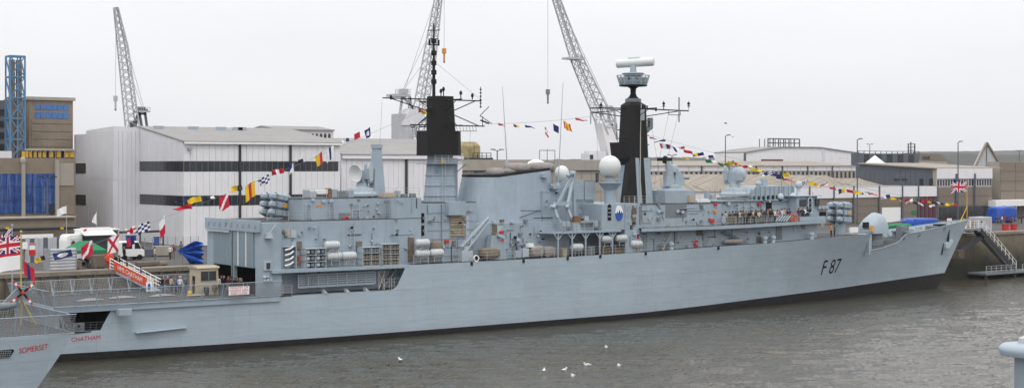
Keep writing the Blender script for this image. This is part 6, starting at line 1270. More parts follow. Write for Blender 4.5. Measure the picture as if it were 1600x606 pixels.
# ================================================================== people
PPL = {}
def person_proto(pose):
    """one continuous skinned body, 1.75 m, facing -y; returns mesh with slots skin, top, trousers, shoes"""
    J = {'pel': (0, 0, .95), 'wst': (0, .0, 1.1), 'chs': (0, .01, 1.32), 'nck': (0, .01, 1.48), 'hd0': (0, -.005, 1.58), 'hd1': (0, -.01, 1.69), 'nose': (0, -.1, 1.6),
         'shl': (-.19, .01, 1.42), 'shr': (.19, .01, 1.42)}
    arm = {'stand': [(-.24, .02, 1.15), (-.25, -.06, .92), (-.25, -.1, .84)], 'rail': [(-.24, -.06, 1.18), (-.2, -.3, 1.1), (-.17, -.38, 1.1)], 'walk': [(-.24, .08, 1.16), (-.24, -.04, .95), (-.23, -.09, .87)]}[pose]
    armr = {'stand': arm, 'rail': arm, 'walk': [(-.24, -.08, 1.16), (-.23, -.26, 1.02), (-.22, -.33, .98)]}[pose]
    st = .17 if pose == 'walk' else .02
    leg = [(-.1, 0, .88), (-.11, -st * .6 - .01, .5), (-.11, -st + .02, .1), (-.12, -st - .1, .04)]; legr = [(-.1, 0, .88), (-.11, st * .3 - .03, .5), (-.11, st + .04, .1), (-.12, st - .08, .04)]
    names = list(J); V = [J[k] for k in names]; Rd = [(.15, .11), (.14, .10), (.16, .11), (.055, .055), (.075, .085), (.07, .085), (.018, .02), (.07, .07), (.07, .07)]
    ix = {k: i for i, k in enumerate(names)}; E_ = [('pel', 'wst'), ('wst', 'chs'), ('chs', 'nck'), ('nck', 'hd0'), ('hd0', 'hd1'), ('hd0', 'nose'), ('chs', 'shl'), ('chs', 'shr')]; E_ = [(ix[a], ix[b]) for a, b in E_]
    for sgn, a_, l_, sh in ((1, arm, leg, 'shl'), (-1, armr, legr, 'shr')):
        prev = ix[sh]
        for p, r in zip(a_, (.05, .04, .035)): V.append((p[0] * sgn, p[1], p[2])); Rd.append((r, r)); E_.append((prev, len(V) - 1)); prev = len(V) - 1
        hnd = V[-1]
        prev = ix['pel']
        for p, r in zip(l_, (.095, .065, .05, .045)): V.append((p[0] * sgn, p[1], p[2])); Rd.append((r, r)); E_.append((prev, len(V) - 1)); prev = len(V) - 1
    me = bpy.data.meshes.new('person'); me.from_pydata(V, E_, []); o = bpy.data.objects.new('tmp', me); COL.objects.link(o)
    md = o.modifiers.new('s', 'SKIN'); sv = me.skin_vertices[0].data
    for i, r in enumerate(Rd): sv[i].radius = r; sv[i].use_root = (i == 0)
    sd = o.modifiers.new('d', 'SUBSURF'); sd.levels = 1
    dg = bpy.context.evaluated_depsgraph_get(); out_ = bpy.data.meshes.new_from_object(o.evaluated_get(dg)); bpy.data.objects.remove(o)
    z0 = min(v.co.z for v in out_.vertices)
    for v in out_.vertices: v.co.z -= z0
    hands = [arm[-1], armr[-1]]
    mi = []
    for p in out_.polygons:
        c = p.center; z = c.z + z0
        hand = any((abs(c.x) - abs(h_[0])) ** 2 + (c.y - h_[1]) ** 2 + (z - h_[2]) ** 2 < .007 for h_ in hands)
        mi.append(0 if z > 1.47 or hand else 1 if z > .93 or (abs(c.x) > .17 and z > .85) else 2 if z > .1 else 3)
    out_.materials.clear()
    for k in range(4): out_.materials.append(K['white'])
    out_.polygons.foreach_set('material_index', mi); out_.polygons.foreach_set('use_smooth', [True] * len(mi)); return out_
CLO = {'skin': (.42, .25, .18), 'navy': (.014, .018, .035), 'black clothes': (.012, .012, .014), 'white shirt': (.7, .7, .7), 'grey': (.16, .17, .18), 'brown': (.09, .06, .04), 'red': (.35, .03, .03), 'cream': (.5, .45, .36), 'denim': (.05, .08, .15), 'khaki': (.2, .17, .11), 'blue': (.05, .12, .32), 'pink': (.5, .22, .22), 'pale': (.5, .52, .52), 'maroon': (.12, .02, .04), 'orange': (.6, .2, .04), 'hair': (.03, .02, .014), 'fairhair': (.2, .13, .06), 'greyhair': (.3, .29, .28)}
for k, v in CLO.items(): km('cl_' + k, v, rough=.85, var=.12, scale=6)
hm = MB(); hm.lathe((0, .012, 1.585), [(.088, 0), (.1, .05), (.098, .1), (.075, .145), (.02, .165)], 10); hm.add([(-.085, .03, 1.5), (.085, .03, 1.5), (.085, .1, 1.52), (-.085, .1, 1.52), (-.095, .0, 1.62), (.095, .0, 1.62), (.08, .115, 1.62), (-.08, .115, 1.62)], [(0, 1, 5, 4), (1, 2, 6, 5), (2, 3, 7, 6), (3, 0, 4, 7), (0, 3, 2, 1)])
hm.v = [(p[0], p[1], p[2] + .0) for p in hm.v]
HAIR = {k: hm.mesh('hair', 'cl_' + k) for k in ('hair', 'fairhair', 'greyhair')}
cm = MB(); cm.lathe((0, 0, 1.66), [(.1, 0), (.11, .04), (.135, .09), (.12, .12), (.02, .13)], 12); cm.box(-.08, .08, -.17, -.06, 1.655, 1.67, 1)
CAPM = cm.mesh('cap', ['white', 'black'])
pc = {}
PCOUNT = 0
def person(x, y, z, face, top, low, label, pose='stand', hair='hair', sc=1., cap=False, group=None):
    if pose not in PPL: PPL[pose] = person_proto(pose)
    key = (pose, top, low)
    if key not in pc:
        me = PPL[pose].copy()
        for i, m_ in enumerate(('cl_skin', 'cl_' + top, 'cl_' + low, 'cl_black clothes')): me.materials[i] = K[m_]
        pc[key] = me
    o = link('person', pc[key], None, (x, y, z), (0, 0, face), (sc, sc, sc)); tag(o, label, 'person', group)
    link('hair' if not cap else 'cap', CAPM if cap else HAIR[hair], o); return o
def word(c): return {'white shirt': 'a white shirt', 'black clothes': 'black clothes', 'denim': 'a denim blue jacket', 'pale': 'a pale jacket', 'cream': 'a cream top', 'orange': 'an orange jacket'}.get(c, 'a %s jacket' % c)
TOPS = ['navy', 'black clothes', 'black clothes', 'navy', 'brown', 'grey', 'white shirt', 'maroon', 'cream', 'denim', 'red', 'pale']
LOWS = ['black clothes', 'denim', 'navy', 'khaki', 'grey']
rnd = random.Random(11)
# crowd on the bridge walkway
wing = [(1127, 'maroon'), (1134, 'cream'), (1140, 'black clothes'), (1145, 'grey'), (1153, 'black clothes'), (1157, 'pale'), (1162, 'navy'), (1167, 'brown'), (1170, 'black clothes'), (1176, 'white shirt'), (1181, 'navy'), (1186, 'cream'), (1191, 'brown'), (1194, 'navy'), (1200, 'khaki'), (1206, 'black clothes'), (1211, 'white shirt'), (1215, 'pink'), (1219, 'grey'), (1222, 'pale'), (1230, 'black clothes'), (1234, 'maroon'), (1248, 'maroon'), (1254, 'black clothes'), (1258, 'white shirt'), (1262, 'navy'), (1150, 'navy'), (1160, 'brown'), (1165, 'grey'), (1173, 'black clothes'), (1179, 'brown'), (1184, 'navy'), (1189, 'black clothes'), (1197, 'denim'), (1203, 'navy'), (1208, 'maroon'), (1226, 'cream')]
wing.sort()
for i, (px, c) in enumerate(wing):
    y = -5.4 - 1.1 * ((i * 7) % 5) / 4 if px < 1240 else -5.75; x = XY(px, y)
    person(x, y, wz(x) + .015, rnd.uniform(-.9, .9) + (0 if i % 3 else 2.4), c, rnd.choice(LOWS), 'person in %s, %s from the left in the bridge walkway crowd' % (word(c), ORD[i]), 'rail' if i % 2 else 'stand', rnd.choice(['hair', 'hair', 'fairhair', 'greyhair']), rnd.uniform(1.0, 1.08), group='visitors along the bridge walkway')
# flight deck visitors and sailors
FDZ = 5.365
fd = [(253, 'black clothes', 3.4, 0), (262, 'maroon', 3.2, 0), (268, 'cream', 3.0, 0), (275, 'blue', 2.4, 0), (281, 'white shirt', 2.2, 1), (290, 'grey', 2.6, 0), (300, 'white shirt', -.4, 1), (341, 'white shirt', .5, 0), (347, 'navy', 1.2, 0), (352, 'black clothes', .6, 0), (357, 'navy', -.4, 0), (363, 'maroon', -.6, 0), (369, 'brown', -1.2, 0), (373, 'navy', -2.0, 0), (377, 'black clothes', -2.8, 0), (383, 'navy', -2.6, 0), (388, 'brown', -3.4, 0), (393, 'black clothes', -3.8, 0)]
for i, (px, c, y, cap_) in enumerate(fd):
    x = XY(px, y); x = min(x, 21.0 if px < 330 else 20.8)
    person(x, y, FDZ, rnd.uniform(0, 6), c, 'black clothes' if cap_ else rnd.choice(LOWS), 'person in %s%s, %s from the left on the flight deck' % (word(c), ' and white cap' if cap_ else '', ORD[i]), 'stand', rnd.choice(['hair', 'fairhair', 'greyhair']), 1., bool(cap_), group='people on the flight deck')
def on_quay(px, py): return PZ(px, py, QZ)
qp = [(8, 410, 'grey'), (40, 404, 'navy'), (66, 408, 'navy'), (73, 407, 'brown'), (127, 412, 'grey'), (132, 414, 'navy'), (141, 411, 'denim'), (148, 410, 'denim'), (153, 409, 'white shirt'), (158, 412, 'blue'), (219, 402, 'khaki'), (222, 403, 'denim'), (242, 408, 'cream'), (266, 405, 'white shirt'), (271, 404, 'maroon'), (283, 398, 'grey'), (194, 408, 'black clothes'), (205, 404, 'brown')]
for i, (px, py, c) in enumerate(sorted(qp)):
    x, y = on_quay(px, py); y = max(y, QY + .6)
    x = XY(px, y); person(x, y, QZ, rnd.uniform(0, 6), c, rnd.choice(LOWS), 'person in %s, %s from the left along the quay by the stalls' % (word(c), ORD[i]), 'walk' if i % 3 == 0 else 'stand', rnd.choice(['hair', 'fairhair', 'greyhair']), 1., group='people on the quay by the stalls')
for i, px in enumerate((1478, 1484, 1492, 1499, 1506, 1556, 1561, 1566, 1569, 1574, 1580, 1583, 1588, 1592, 1596)):
    y = 24 + (i * 37 % 9); x = XY(px, y); c = rnd.choice(TOPS); person(x, y, QZ, rnd.uniform(0, 6), c, rnd.choice(LOWS), 'person in %s, %s from the left on the quay beyond the bow' % (word(c), ORD[i]), 'walk' if i % 2 else 'stand', 'hair', 1., group='people on the quay beyond the bow')
# ================================================================== flags
FM = ['flagblue', 'flagred', 'flagyellow', 'flagwhite', 'flagblack', 'flaggreen']
B_, R_, Y_, W_, K_, G_ = range(6)
def pat(kind, u, v, c):
    a = c[0]; b = c[1] if len(c) > 1 else a; d = c[2] if len(c) > 2 else b
    if kind == 'plain': return a
    if kind == 'half': return a if u < .5 else b
    if kind == 'hhalf': return a if v < .5 else b
    if kind == 'square': return b if .3 < u < .7 and .3 < v < .7 else a
    if kind == 'check': return a if (int(u * 4) + int(v * 4)) % 2 else b
    if kind == 'stripes': return (a, b, d)[int(u * 5.99) % 3]
    if kind == 'vstripes': return a if int(v * 6) % 2 else b
    if kind == 'diag': return b if abs(u - v) < .17 else a
    if kind == 'salt': return b if abs(u - v) < .13 or abs(u + v - 1) < .13 else a
    if kind == 'cross': return b if abs(u - .5) < .12 or abs(v - .5) < .14 else a
    if kind == 'tri': return a if v > u else b
    if kind == 'disc': return b if (u - .5) ** 2 + (v - .5) ** 2 < .09 else a
    if kind == 'third': return (a, b, d)[min(2, int(u * 3))]
    if kind == 'ensign' or kind == 'union':
        if kind == 'ensign':
            if u < .5 and v < .5: u2, v2 = u * 2, v * 2
            else: return b if abs(u - .5) < .06 or abs(v - .5) < .09 else a
        else: u2, v2 = u, v
        if abs(u2 - .5) < .06 or abs(v2 - .5) < .1: return R_
        if abs(u2 - .5) < .1 or abs(v2 - .5) < .17: return W_
        for q in (abs(u2 - v2), abs(u2 + v2 - 1)):
            if q < .045: return R_
            if q < .13: return W_
        return B_
    return a
def flag_mesh(p0, hoist, fly, kind, cols, nu=16, nv=10, wave=.12, pennant=False, seed=0, waves=1.3):
    """cloth from hoist edge p0..p0+hoist, streaming along fly, rippling; real folds"""
    p0, hoist, fly = Vector(p0), Vector(hoist), Vector(fly); nrm = hoist.cross(fly).normalized(); L = fly.length; m = MB()
    for i in range(nu + 1):
        u = i / nu
        for j in range(nv + 1):
            v = j / nv; vv = .5 + (v - .5) * (1 - .8 * u) if pennant else v
            w = wave * L * u ** .7 * math.sin(u * 6.28 * waves + seed * 2.1 + v * 1.6) + .4 * wave * L * u * math.sin(u * 11 + seed + v * 4)
            m.v.append(tuple(p0 + hoist * vv + fly * u + nrm * w + Vector((0, 0, -.10 * L * u * u + .05 * L * u * math.sin(seed * 3 + u * 7)))))
    for i in range(nu):
        for j in range(nv): a = i * (nv + 1) + j; m.f.append((a, a + nv + 1, a + nv + 2, a + 1)); m.m.append(pat(kind, (i + .5) / nu, (j + .5) / nv, cols))
    return m
CNAME = ['blue', 'red', 'yellow', 'white', 'black', 'green']
KIND = {'plain': 'plain {0}', 'half': '{0} and {1} halved', 'hhalf': '{0} over {1}', 'square': '{0} with {1} centre', 'check': '{0} and {1} chequered', 'stripes': '{0} {1} and {2} striped', 'vstripes': '{0} and {1} barred', 'diag': '{0} with {1} diagonal', 'salt': '{0} with {1} saltire', 'cross': '{0} with {1} cross', 'tri': '{0} and {1} slanted', 'disc': '{0} with {1} disc', 'third': '{0} {1} and {2} banded'}
def sflag(px, py, w, hh, kind, cols, line, i, y=0., pen=False, droop=.6, sgn=-1):
    """flag centred on a photo point; w,h in photo pixels"""
    c = V3(px, py, y); s = FPX / ((c.x - CX) * SP + (c.y - CY) * CP); W_m, H_m = max(w, 7) / s / CP * (.88 if px < 1000 else .8), max(hh, 6) / s * (.88 if px < 1000 else .68)
    fly = Vector((sgn * W_m, .35 * W_m * (1 if i % 2 else -1), -H_m * droop * .5)); ho = Vector((.12 * W_m, 0, -H_m * (1 - droop * .35)))
    p0 = c - fly / 2 - ho / 2
    m = flag_mesh(p0, ho, fly, kind, cols, *((24, 18) if kind in ('diag', 'disc', 'salt', 'tri', 'cross') else (14, 8)), .13, pen, i * 1.7 + px * .01)
    nm = KIND[kind].format(*[CNAME[k] for k in (list(cols) * 3)[:3]])
    tag(part('signal_flag', m, FM, smooth=60), '%s signal %s, %s flag %s' % (nm, 'pennant' if pen else 'flag', ORD[i], line), 'flag', 'signal flags dressing the frigate')
aft = [(654, 173, 12, 8, 'half', (R_, W_), 0), (666, 174, 13, 8, 'half', (K_, Y_), 0), (575, 208, 10, 20, 'square', (B_, W_), 0), (558, 212, 8, 13, 'plain', (R_,), 0), (540, 219, 14, 8, 'half', (B_, W_), 0), (516, 240, 10, 28, 'third', (W_, B_, W_), 0), (499, 249, 12, 26, 'half', (R_, Y_), 0), (474, 250, 14, 8, 'half', (W_, K_), 0), (455, 263, 9, 20, 'tri', (W_, B_), 0), (434, 268, 16, 11, 'third', (R_, W_, R_), 0), (413, 281, 20, 18, 'check', (W_, B_), 0), (391, 298, 13, 34, 'third', (Y_, R_, Y_), 0), (370, 294, 20, 12, 'half', (K_, Y_), 0), (350, 316, 13, 32, 'diag', (R_, W_), 0), (328, 309, 17, 7, 'half', (W_, B_), 1), (304, 312, 18, 12, 'plain', (Y_,), 0), (283, 313, 20, 6, 'plain', (B_,), 1), (284, 324, 26, 12, 'plain', (R_,), 1), (254, 355, 9, 40, 'hhalf', (W_, R_), 0), (225, 355, 16, 20, 'check', (W_, B_), 0), (205, 359, 16, 14, 'cross', (W_, R_), 0), (204, 377, 10, 18, 'half', (B_, R_), 0), (137, 390, 17, 31, 'diag', (R_, W_), 0), (98, 397, 24, 15, 'disc', (B_, W_), 0), (63, 404, 15, 10, 'half', (K_, Y_), 0)]
for i, f in enumerate(aft): sflag(*f[:6], 'from main mast to stern', i, 0., bool(f[6]))
mid = [(784, 195, 10, 5, 'plain', (R_,), 1), (807, 197, 14, 6, 'half', (K_, Y_), 0), (828, 198, 14, 5, 'plain', (B_,), 1), (854, 206, 8, 18, 'cross', (R_, W_), 0), (869, 201, 8, 16, 'plain', (B_,), 0), (886, 197, 16, 17, 'stripes', (R_, Y_, R_), 0), (909, 187, 18, 5, 'plain', (R_,), 1)]
for i, f in enumerate(mid): sflag(*f[:6], 'between the two masts', i, 0., bool(f[6]), sgn=1)
fwd = [(1021, 216, 12, 6, 'half', (R_, B_), 1), (1031, 220, 18, 6, 'plain', (B_,), 1), (1044, 229, 26, 14, 'stripes', (R_, W_, B_), 0), (1064, 231, 12, 7, 'half', (R_, W_), 0), (1075, 237, 14, 9, 'plain', (R_,), 0), (1091, 241, 18, 9, 'half', (B_, Y_), 0), (1072, 247, 12, 6, 'plain', (Y_,), 1), (1107, 245, 16, 7, 'half', (B_, W_), 0), (1117, 253, 30, 9, 'third', (G_, W_, G_), 0), (1140, 255, 16, 11, 'check', (Y_, K_), 0), (1151, 256, 16, 7, 'half', (R_, Y_), 0), (1168, 260, 16, 7, 'half', (W_, R_), 0), (1180, 265, 20, 9, 'plain', (Y_,), 0), (1197, 271, 20, 8, 'cross', (W_, B_), 0), (1212, 273, 18, 9, 'plain', (B_,), 0), (1224, 274, 22, 11, 'half', (Y_, K_), 0), (1234, 281, 24, 6, 'plain', (R_,), 1), (1258, 285, 12, 11, 'check', (W_, B_), 0), (1271, 287, 16, 11, 'plain', (Y_,), 0), (1287, 288, 16, 9, 'diag', (W_, R_), 0), (1301, 294, 11, 6, 'plain', (R_,), 0), (1315, 298, 12, 13, 'half', (Y_, B_), 0), (1334, 299, 24, 9, 'half', (R_, Y_), 0), (1350, 301, 22, 6, 'half', (W_, B_), 1), (1366, 303, 20, 6, 'plain', (R_,), 1), (1384, 307, 15, 9, 'half', (B_, W_), 0), (1400, 311, 20, 7, 'plain', (Y_,), 1), (1420, 313, 14, 10, 'tri', (W_, R_), 0), (1434, 317, 16, 6, 'half', (K_, W_), 0), (1445, 314, 11, 7, 'plain', (R_,), 0), (1456, 316, 16, 7, 'half', (Y_, K_), 0), (1456, 321, 11, 5, 'plain', (W_,), 0), (1469, 317, 12, 6, 'half', (W_, B_), 0), (1481, 319, 20, 7, 'plain', (Y_,), 0), (1494, 320, 10, 6, 'plain', (R_,), 0)]
for i, f in enumerate(fwd): sflag(*f[:6], 'from foremast to bow', i, 0., bool(f[6]), sgn=-1 if i % 2 else 1)
for a, c in (((677, 165), (36, 420)), ((757, 194), (925, 182)), ((1017, 212), (1511, 322))):
    m = MB(); A, C_ = V3(*a, 0), V3(*c, 0); pv = A
    for k in range(1, 13): t = k / 12; p = A.lerp(C_, t) - Vector((0, 0, (A - C_).length * .012 * 4 * t * (1 - t))); m.tube(pv, p, .018, n=3); pv = p
    part('dressing_line', m, 'greydark', frig)
for a, c in (((597, 157), (590, 300)), ((683, 100), (750, 155)), ((1017, 190), (1035, 300)), ((1045, 175), (1020, 300)), ((1060, 178), (1030, 300)), ((932, 175), (935, 300)), ((735, 205), (730, 310))): part('rigging_line', MB().tube(V3(*a, 0), V3(*c, 0), .02, n=3), 'greydark', frig)
# union flag at the jackstaff, ensign and flags astern
m = flag_mesh(V3(1511, 284, 0), Vector((0, 0, -1.6)), Vector((-3.3, .6, .1)), 'union', (B_,), 40, 26, .05, seed=1); tag(part('union_flag', m, FM, smooth=60), 'Union flag flying from the jackstaff over the bow', 'flag')
def saltire(px0, py0, px1, py1, y, lab):
    m = flag_mesh(V3(px1, py0, y), Vector((-.1, 0, ZY(px1, py1, y) - ZY(px1, py0, y))), Vector((XY(px0, y) - XY(px1, y), .1, -.3)), 'salt', (W_, R_), 26, 26, .04, seed=4); return tag(part('flag', m, FM, smooth=60), lab, 'flag')
saltire(169, 365, 186, 393, 14., 'white flag with a red saltire beside the white trailer')
# ================================================================== the ship astern at lower left
sm = empty('second_warship', (-8, -24, 0), 'grey stern of another warship named SOMERSET at lower left', 'warship')
dz = 5.55; sy0, sy1 = -30.6, -15.0
m = MB(); zs = [-2, 0, .5, 1.8, 3.2, 4.6, dz]; XSs = [-75, -45, -30, -24, -20, -17, -14, -11.5, -9, -7]
def sx(x, z): t = (x + 24) / 17 if x > -24 else 0; return x + t * (-3.6 + 3.9 * (max(z, 0) / dz) ** .9) + .3 * t
def sy(x, z, s): w = 7.0 + .8 * (z / dz if z > 0 else .2 * z); w *= 1 - .05 * max(0, (x + 24) / 17); return (sy0 + sy1) / 2 + s * w
for s in (-1, 1):
    base = len(m.v); n = len(zs)
    for x in XSs: m.v += [(sx(x, z), sy(x, z, s), z) for z in zs]
    for i in range(len(XSs) - 1):
        for j in range(n - 1): m.f.append((base + i * n + j, base + i * n + n + j, base + i * n + n + j + 1, base + i * n + j + 1)); m.m.append(1 if j < 2 else 0)
for j in range(len(zs) - 1): m.add([(sx(-7, zs[j]), sy(-7, zs[j], -1), zs[j]), (sx(-7, zs[j]), sy(-7, zs[j], 1), zs[j]), (sx(-7, zs[j + 1]), sy(-7, zs[j + 1], 1), zs[j + 1]), (sx(-7, zs[j + 1]), sy(-7, zs[j + 1], -1), zs[j + 1])], [(0, 1, 2, 3)], 1 if j < 2 else 0)
sh_ = part('hull', m, ['hull', 'boot'], sm, smooth=25)
m = MB(); m.add([(-75, sy(-75, dz, -1), dz), (sx(-7, dz), sy(-7, dz, -1), dz), (sx(-7, dz), sy(-7, dz, 1), dz), (-75, sy(-75, dz, 1), dz)], [(0, 1, 2, 3)]); part('flight_deck', m, 'deck', sm)
def on_som(px, py, d=.03):
    y = sy0
    for _ in range(6): x, z = PY(px, py, y); y = sy(x, z, -1) - d
    return x, y, z
t = text_mb('SOMERSET', .62); cx_, cy_, cz_ = on_som(52.5, 544.5); L_ = max(p[0] for p in t.v); x1_, y1_, z1_ = on_som(75, 541); kx = (x1_ - cx_) / L_; sl_ = (z1_ - cz_) / (x1_ - cx_)
t.v = [(cx_ + p[0] * kx, 0, cz_ + p[2] + sl_ * p[0] * kx) for p in t.v]; t.v = [(p[0], sy(p[0], p[2], -1) - .03, p[2]) for p in t.v]; part('ship_name', t, 'red', sm)
m = MB(); pts = [on_som(a, c) for a, c in ((-14, 548), (20, 545), (22.5, 547), (15, 558), (-14, 561))]; m.add(pts, [tuple(range(5))]); part('mooring_port', m, 'blackopen', sm)
m = MB()
for k in range(9): a = on_som(-12 + k * 3.6, 546.5, .06); c = on_som(-12 + k * 3.2, 559, .06); m.tube(a, c, .02, n=4)
for v in (549, 552, 555, 558): m.tube(on_som(-14, v, .06), on_som(18, v - 1, .06), .02, n=4)
part('port_grating', m, 'steel', sm)
xs_e = sx(-7, dz)
nets(sm, (-40, sy(-40, dz, -1)), (xs_e, sy(-7, dz, -1)), 14, dz); nets(sm, (xs_e, sy(-7, dz, 1)), (xs_e, sy(-7, dz, -1)), 6, dz); nets(sm, (-40, sy(-40, dz, 1)), (xs_e, sy(-7, dz, 1)), 14, dz, True)
# helicopter on its deck: tail with striped rotor in view
hy = -22.5; hb_ = V3(35, 457, hy); hc = empty('helicopter', (hb_.x - 5, hy, dz), 'grey helicopter tail with red and white striped tail rotor on the second warship', 'helicopter')
km('heligrey', (.2, .225, .24), rough=.45, var=.08)
m = MB(); secs = [(-11.5, .3, .35, 1.0), (-11, .75, .8, 1.05), (-10, .95, 1.0, 1.25), (-8, 1.0, 1.1, 1.35), (-6.3, .85, .95, 1.5), (-5.4, .42, .5, 1.75), (-3, .34, .38, 1.85), (-1.2, .26, .3, 1.95), (-.6, .2, .3, 2.05)]
n = 12
for (x, wy, wz_, zc) in secs: m.v += [(hb_.x + x, hy + wy * math.cos(2 * math.pi * k / n), dz + zc - .2 + wz_ * math.sin(2 * math.pi * k / n)) for k in range(n)]
for i in range(len(secs) - 1):
    for k in range(n): m.f.append((i * n + k, i * n + n + k, i * n + n + (k + 1) % n, i * n + (k + 1) % n)); m.m.append(0)
m.f += [tuple(range(n)), tuple(range((len(secs) - 1) * n, len(secs) * n))]; m.m += [0, 0]
part('fuselage', m, 'heligrey', hc, smooth=50)
m = MB(); m.prism([(hb_.x - 1.9, dz + 1.7), (hb_.x - .5, dz + 1.75), (hb_.x + .35, hb_.z + .25), (hb_.x + .25, hb_.z + .4), (hb_.x - .5, hb_.z + .3)], hy + .05, hy + .28); m.box(hb_.x - .2, hb_.x + .9, hy + .1, hy + 1.3, hb_.z + .1, hb_.z + .2); part('tail_fin', m, 'heligrey', hc)
for dx, dy in ((-10.3, 0), (-7.2, -1), (-7.2, 1)): m = MB(); m.tube((hb_.x + dx, hy + dy, dz + .3), (hb_.x + dx, hy + dy * .7, dz + .9), .07); m.lathe((hb_.x + dx, hy + dy - .1, dz + .25), [(.25, 0), (.25, .2)], 12, 'y'); part('wheel_leg', m, 'greydark', hc)
m = MB(); m.tube((hb_.x - 8, hy, dz + 2.3), (hb_.x - 8, hy, dz + 3.1), .15); 
for k in range(4): m.box(hb_.x - 8 + .2, hb_.x - 2.2 - .2 * k, hy - .8 + k * .45, hy - .5 + k * .45, dz + 2.95, dz + 3.0)
part('folded_rotor', m, 'greydark', hc)
for k in range(4):
    a = R(38) + k * math.pi / 2; o0 = MB(); dvx, dvz = math.cos(a), math.sin(a)
    bm_ = MB()
    for j in range(5):
        r0, r1 = .12 + j * .235, .12 + (j + 1) * .235; px_, pz_ = -dvz * .085, dvx * .085; A = hb_ + Vector((dvx * r0, -.14, dvz * r0)); C_ = hb_ + Vector((dvx * r1, -.14, dvz * r1))
        bm_.add([A + Vector((px_, 0, pz_)), A - Vector((px_, 0, pz_)), C_ - Vector((px_, 0, pz_)), C_ + Vector((px_, 0, pz_)), A + Vector((px_, .04, pz_)), A - Vector((px_, .04, pz_)) + Vector((0, .08, 0)), C_ - Vector((px_, .04, pz_)) + Vector((0, .08, 0)), C_ + Vector((px_, .04, pz_))], [(0, 1, 2, 3), (4, 7, 6, 5), (0, 4, 5, 1), (2, 6, 7, 3), (0, 3, 7, 4), (1, 5, 6, 2)], (2, 2, 1, 0, 1)[j])
    part('tail_rotor_blade', bm_, ['white', 'red', 'black'], hc)
part('rotor_hub', MB().lathe(hb_ + Vector((0, .15, 0)), [(.16, 0), (.16, -.3), (.08, -.36)], 10, 'y'), 'red', hc)
# ensign staffs and their flags
def staff(px, pt, zb, y, label, mk='staff', lean=0.):
    x, z = PY(px, pt, y); rt = empty('flagstaff', (x, y, zb), label, 'flagstaff'); part('pole', MB().tube((x + lean, y, zb), (x, y, z), .07, .05, n=8), mk, rt); part('truck', MB().ball((x, y, z), .12, 8), mk, rt)
    for s in (-1, 1): part('stay', MB().tube((x + 1.1, y + s * .6, zb), (x + lean * .6, y, zb + 2.2), .05), mk, rt)
    return x, z
ex_, ez_ = staff(33, 362, dz, -21.8, 'yellow ensign staff on the stern of the second warship')
m = flag_mesh((ex_ - .08, -21.8, ez_ - .3), Vector((0, 0, -2.85)), Vector((-3.9, .8, -.5)), 'ensign', (W_, R_), 40, 26, .05, seed=2); tag(part('white_ensign', m, FM, smooth=60), 'white ensign with Union corner flying at the lower left', 'flag')
ex_, ez_ = staff(19, 352, 5.36, 3.0, 'grey ensign staff on the frigate\'s stern behind the white ensign', 'greylite2')
m = flag_mesh((ex_ - .08, 3.0, ez_ - .2), Vector((0, 0, -1.7)), Vector((-2.0, .9, -1.6)), 'union', (B_,), 26, 20, .08, seed=3); tag(part('union_flag', m, FM, smooth=60), 'drooping Union flag behind the white ensign at the left edge', 'flag')
m = flag_mesh(V3(36, 407, -21.6), Vector((.1, 0, -1.2)), Vector((1.0, .3, -.6)), 'third', (R_, B_, R_), 14, 10, .12, seed=6); tag(part('red_flag', m, FM, smooth=60), 'red and blue flag hanging beside the yellow ensign staff', 'flag')
# ================================================================== brow (gangway), kiosk, signs on the flight deck
gy = 7.8; A = Vector((XY(180, 10.5), 10.8, QZ + .05)); p = PZ(243, 452, FDZ); Bp = Vector((XY(246, 4.6), 4.6, FDZ + .12))
gw = empty('gangway', A, 'white railed gangway with red banner sloping from quay to flight deck', 'gangway'); d = (Bp - A); sd_ = Vector((-d.y, d.x, 0)).normalized() * .6
m = MB(); m.hexa([A - sd_ - Vector((0, 0, .25)), A + sd_ - Vector((0, 0, .25)), Bp + sd_ - Vector((0, 0, .12)), Bp - sd_ - Vector((0, 0, .12))], [A - sd_, A + sd_, Bp + sd_, Bp - sd_]); part('walkway', m, 'greylite2', gw)
for s in (-1, 1):
    m = MB(); q0, q1 = A + sd_ * s, Bp + sd_ * s
    for k in range(9): c = q0.lerp(q1, k / 8); m.tube(c, c + Vector((0, 0, 1.15)), .045, n=5)
    for hh in (.45, .8, 1.15): m.tube(q0 + Vector((0, 0, hh)), q1 + Vector((0, 0, hh)), .045, n=5)
    part('handrail', m, 'white', gw)
near = -1 if (A - sd_).y < (A + sd_).y else 1
q0, q1 = A + sd_ * near * 1.12, Bp + sd_ * near * 1.12; e0, e1 = q0.lerp(q1, .1), q0.lerp(q1, .86); hz = Vector((0, 0, 1))
m = MB(); m.hexa([e0 + hz * .1, e1 + hz * .1, e1 + hz * .1 - sd_ * near * .04, e0 + hz * .1 - sd_ * near * .04], [e0 + hz * 1.1, e1 + hz * 1.1, e1 + hz * 1.1 - sd_ * near * .04, e0 + hz * 1.1 - sd_ * near * .04]); part('banner', m, 'redorange', gw)
t = text_mb('HMS CHATHAM', .72); Lm = max(p[0] for p in t.v); c0 = e0.lerp(e1, .5); dl = (e1 - e0); kx = dl.length * .37 / Lm; ud = dl.normalized()
t.v = [tuple(c0 + ud * p[0] * kx + hz * (.6 + p[2]) + sd_ * near * .03) for p in t.v]; part('banner_lettering', t, 'white', gw)
for i, (tt, c) in enumerate(((.12, 'black clothes'), (.3, 'brown'), (.62, 'denim'))): c_ = A.lerp(Bp, tt); person(c_.x, c_.y, c_.z + .01, 1.3, c, 'navy', 'person in %s, %s from the top on the gangway' % (word(c), ORD[i]), 'walk', group='people on the gangway')
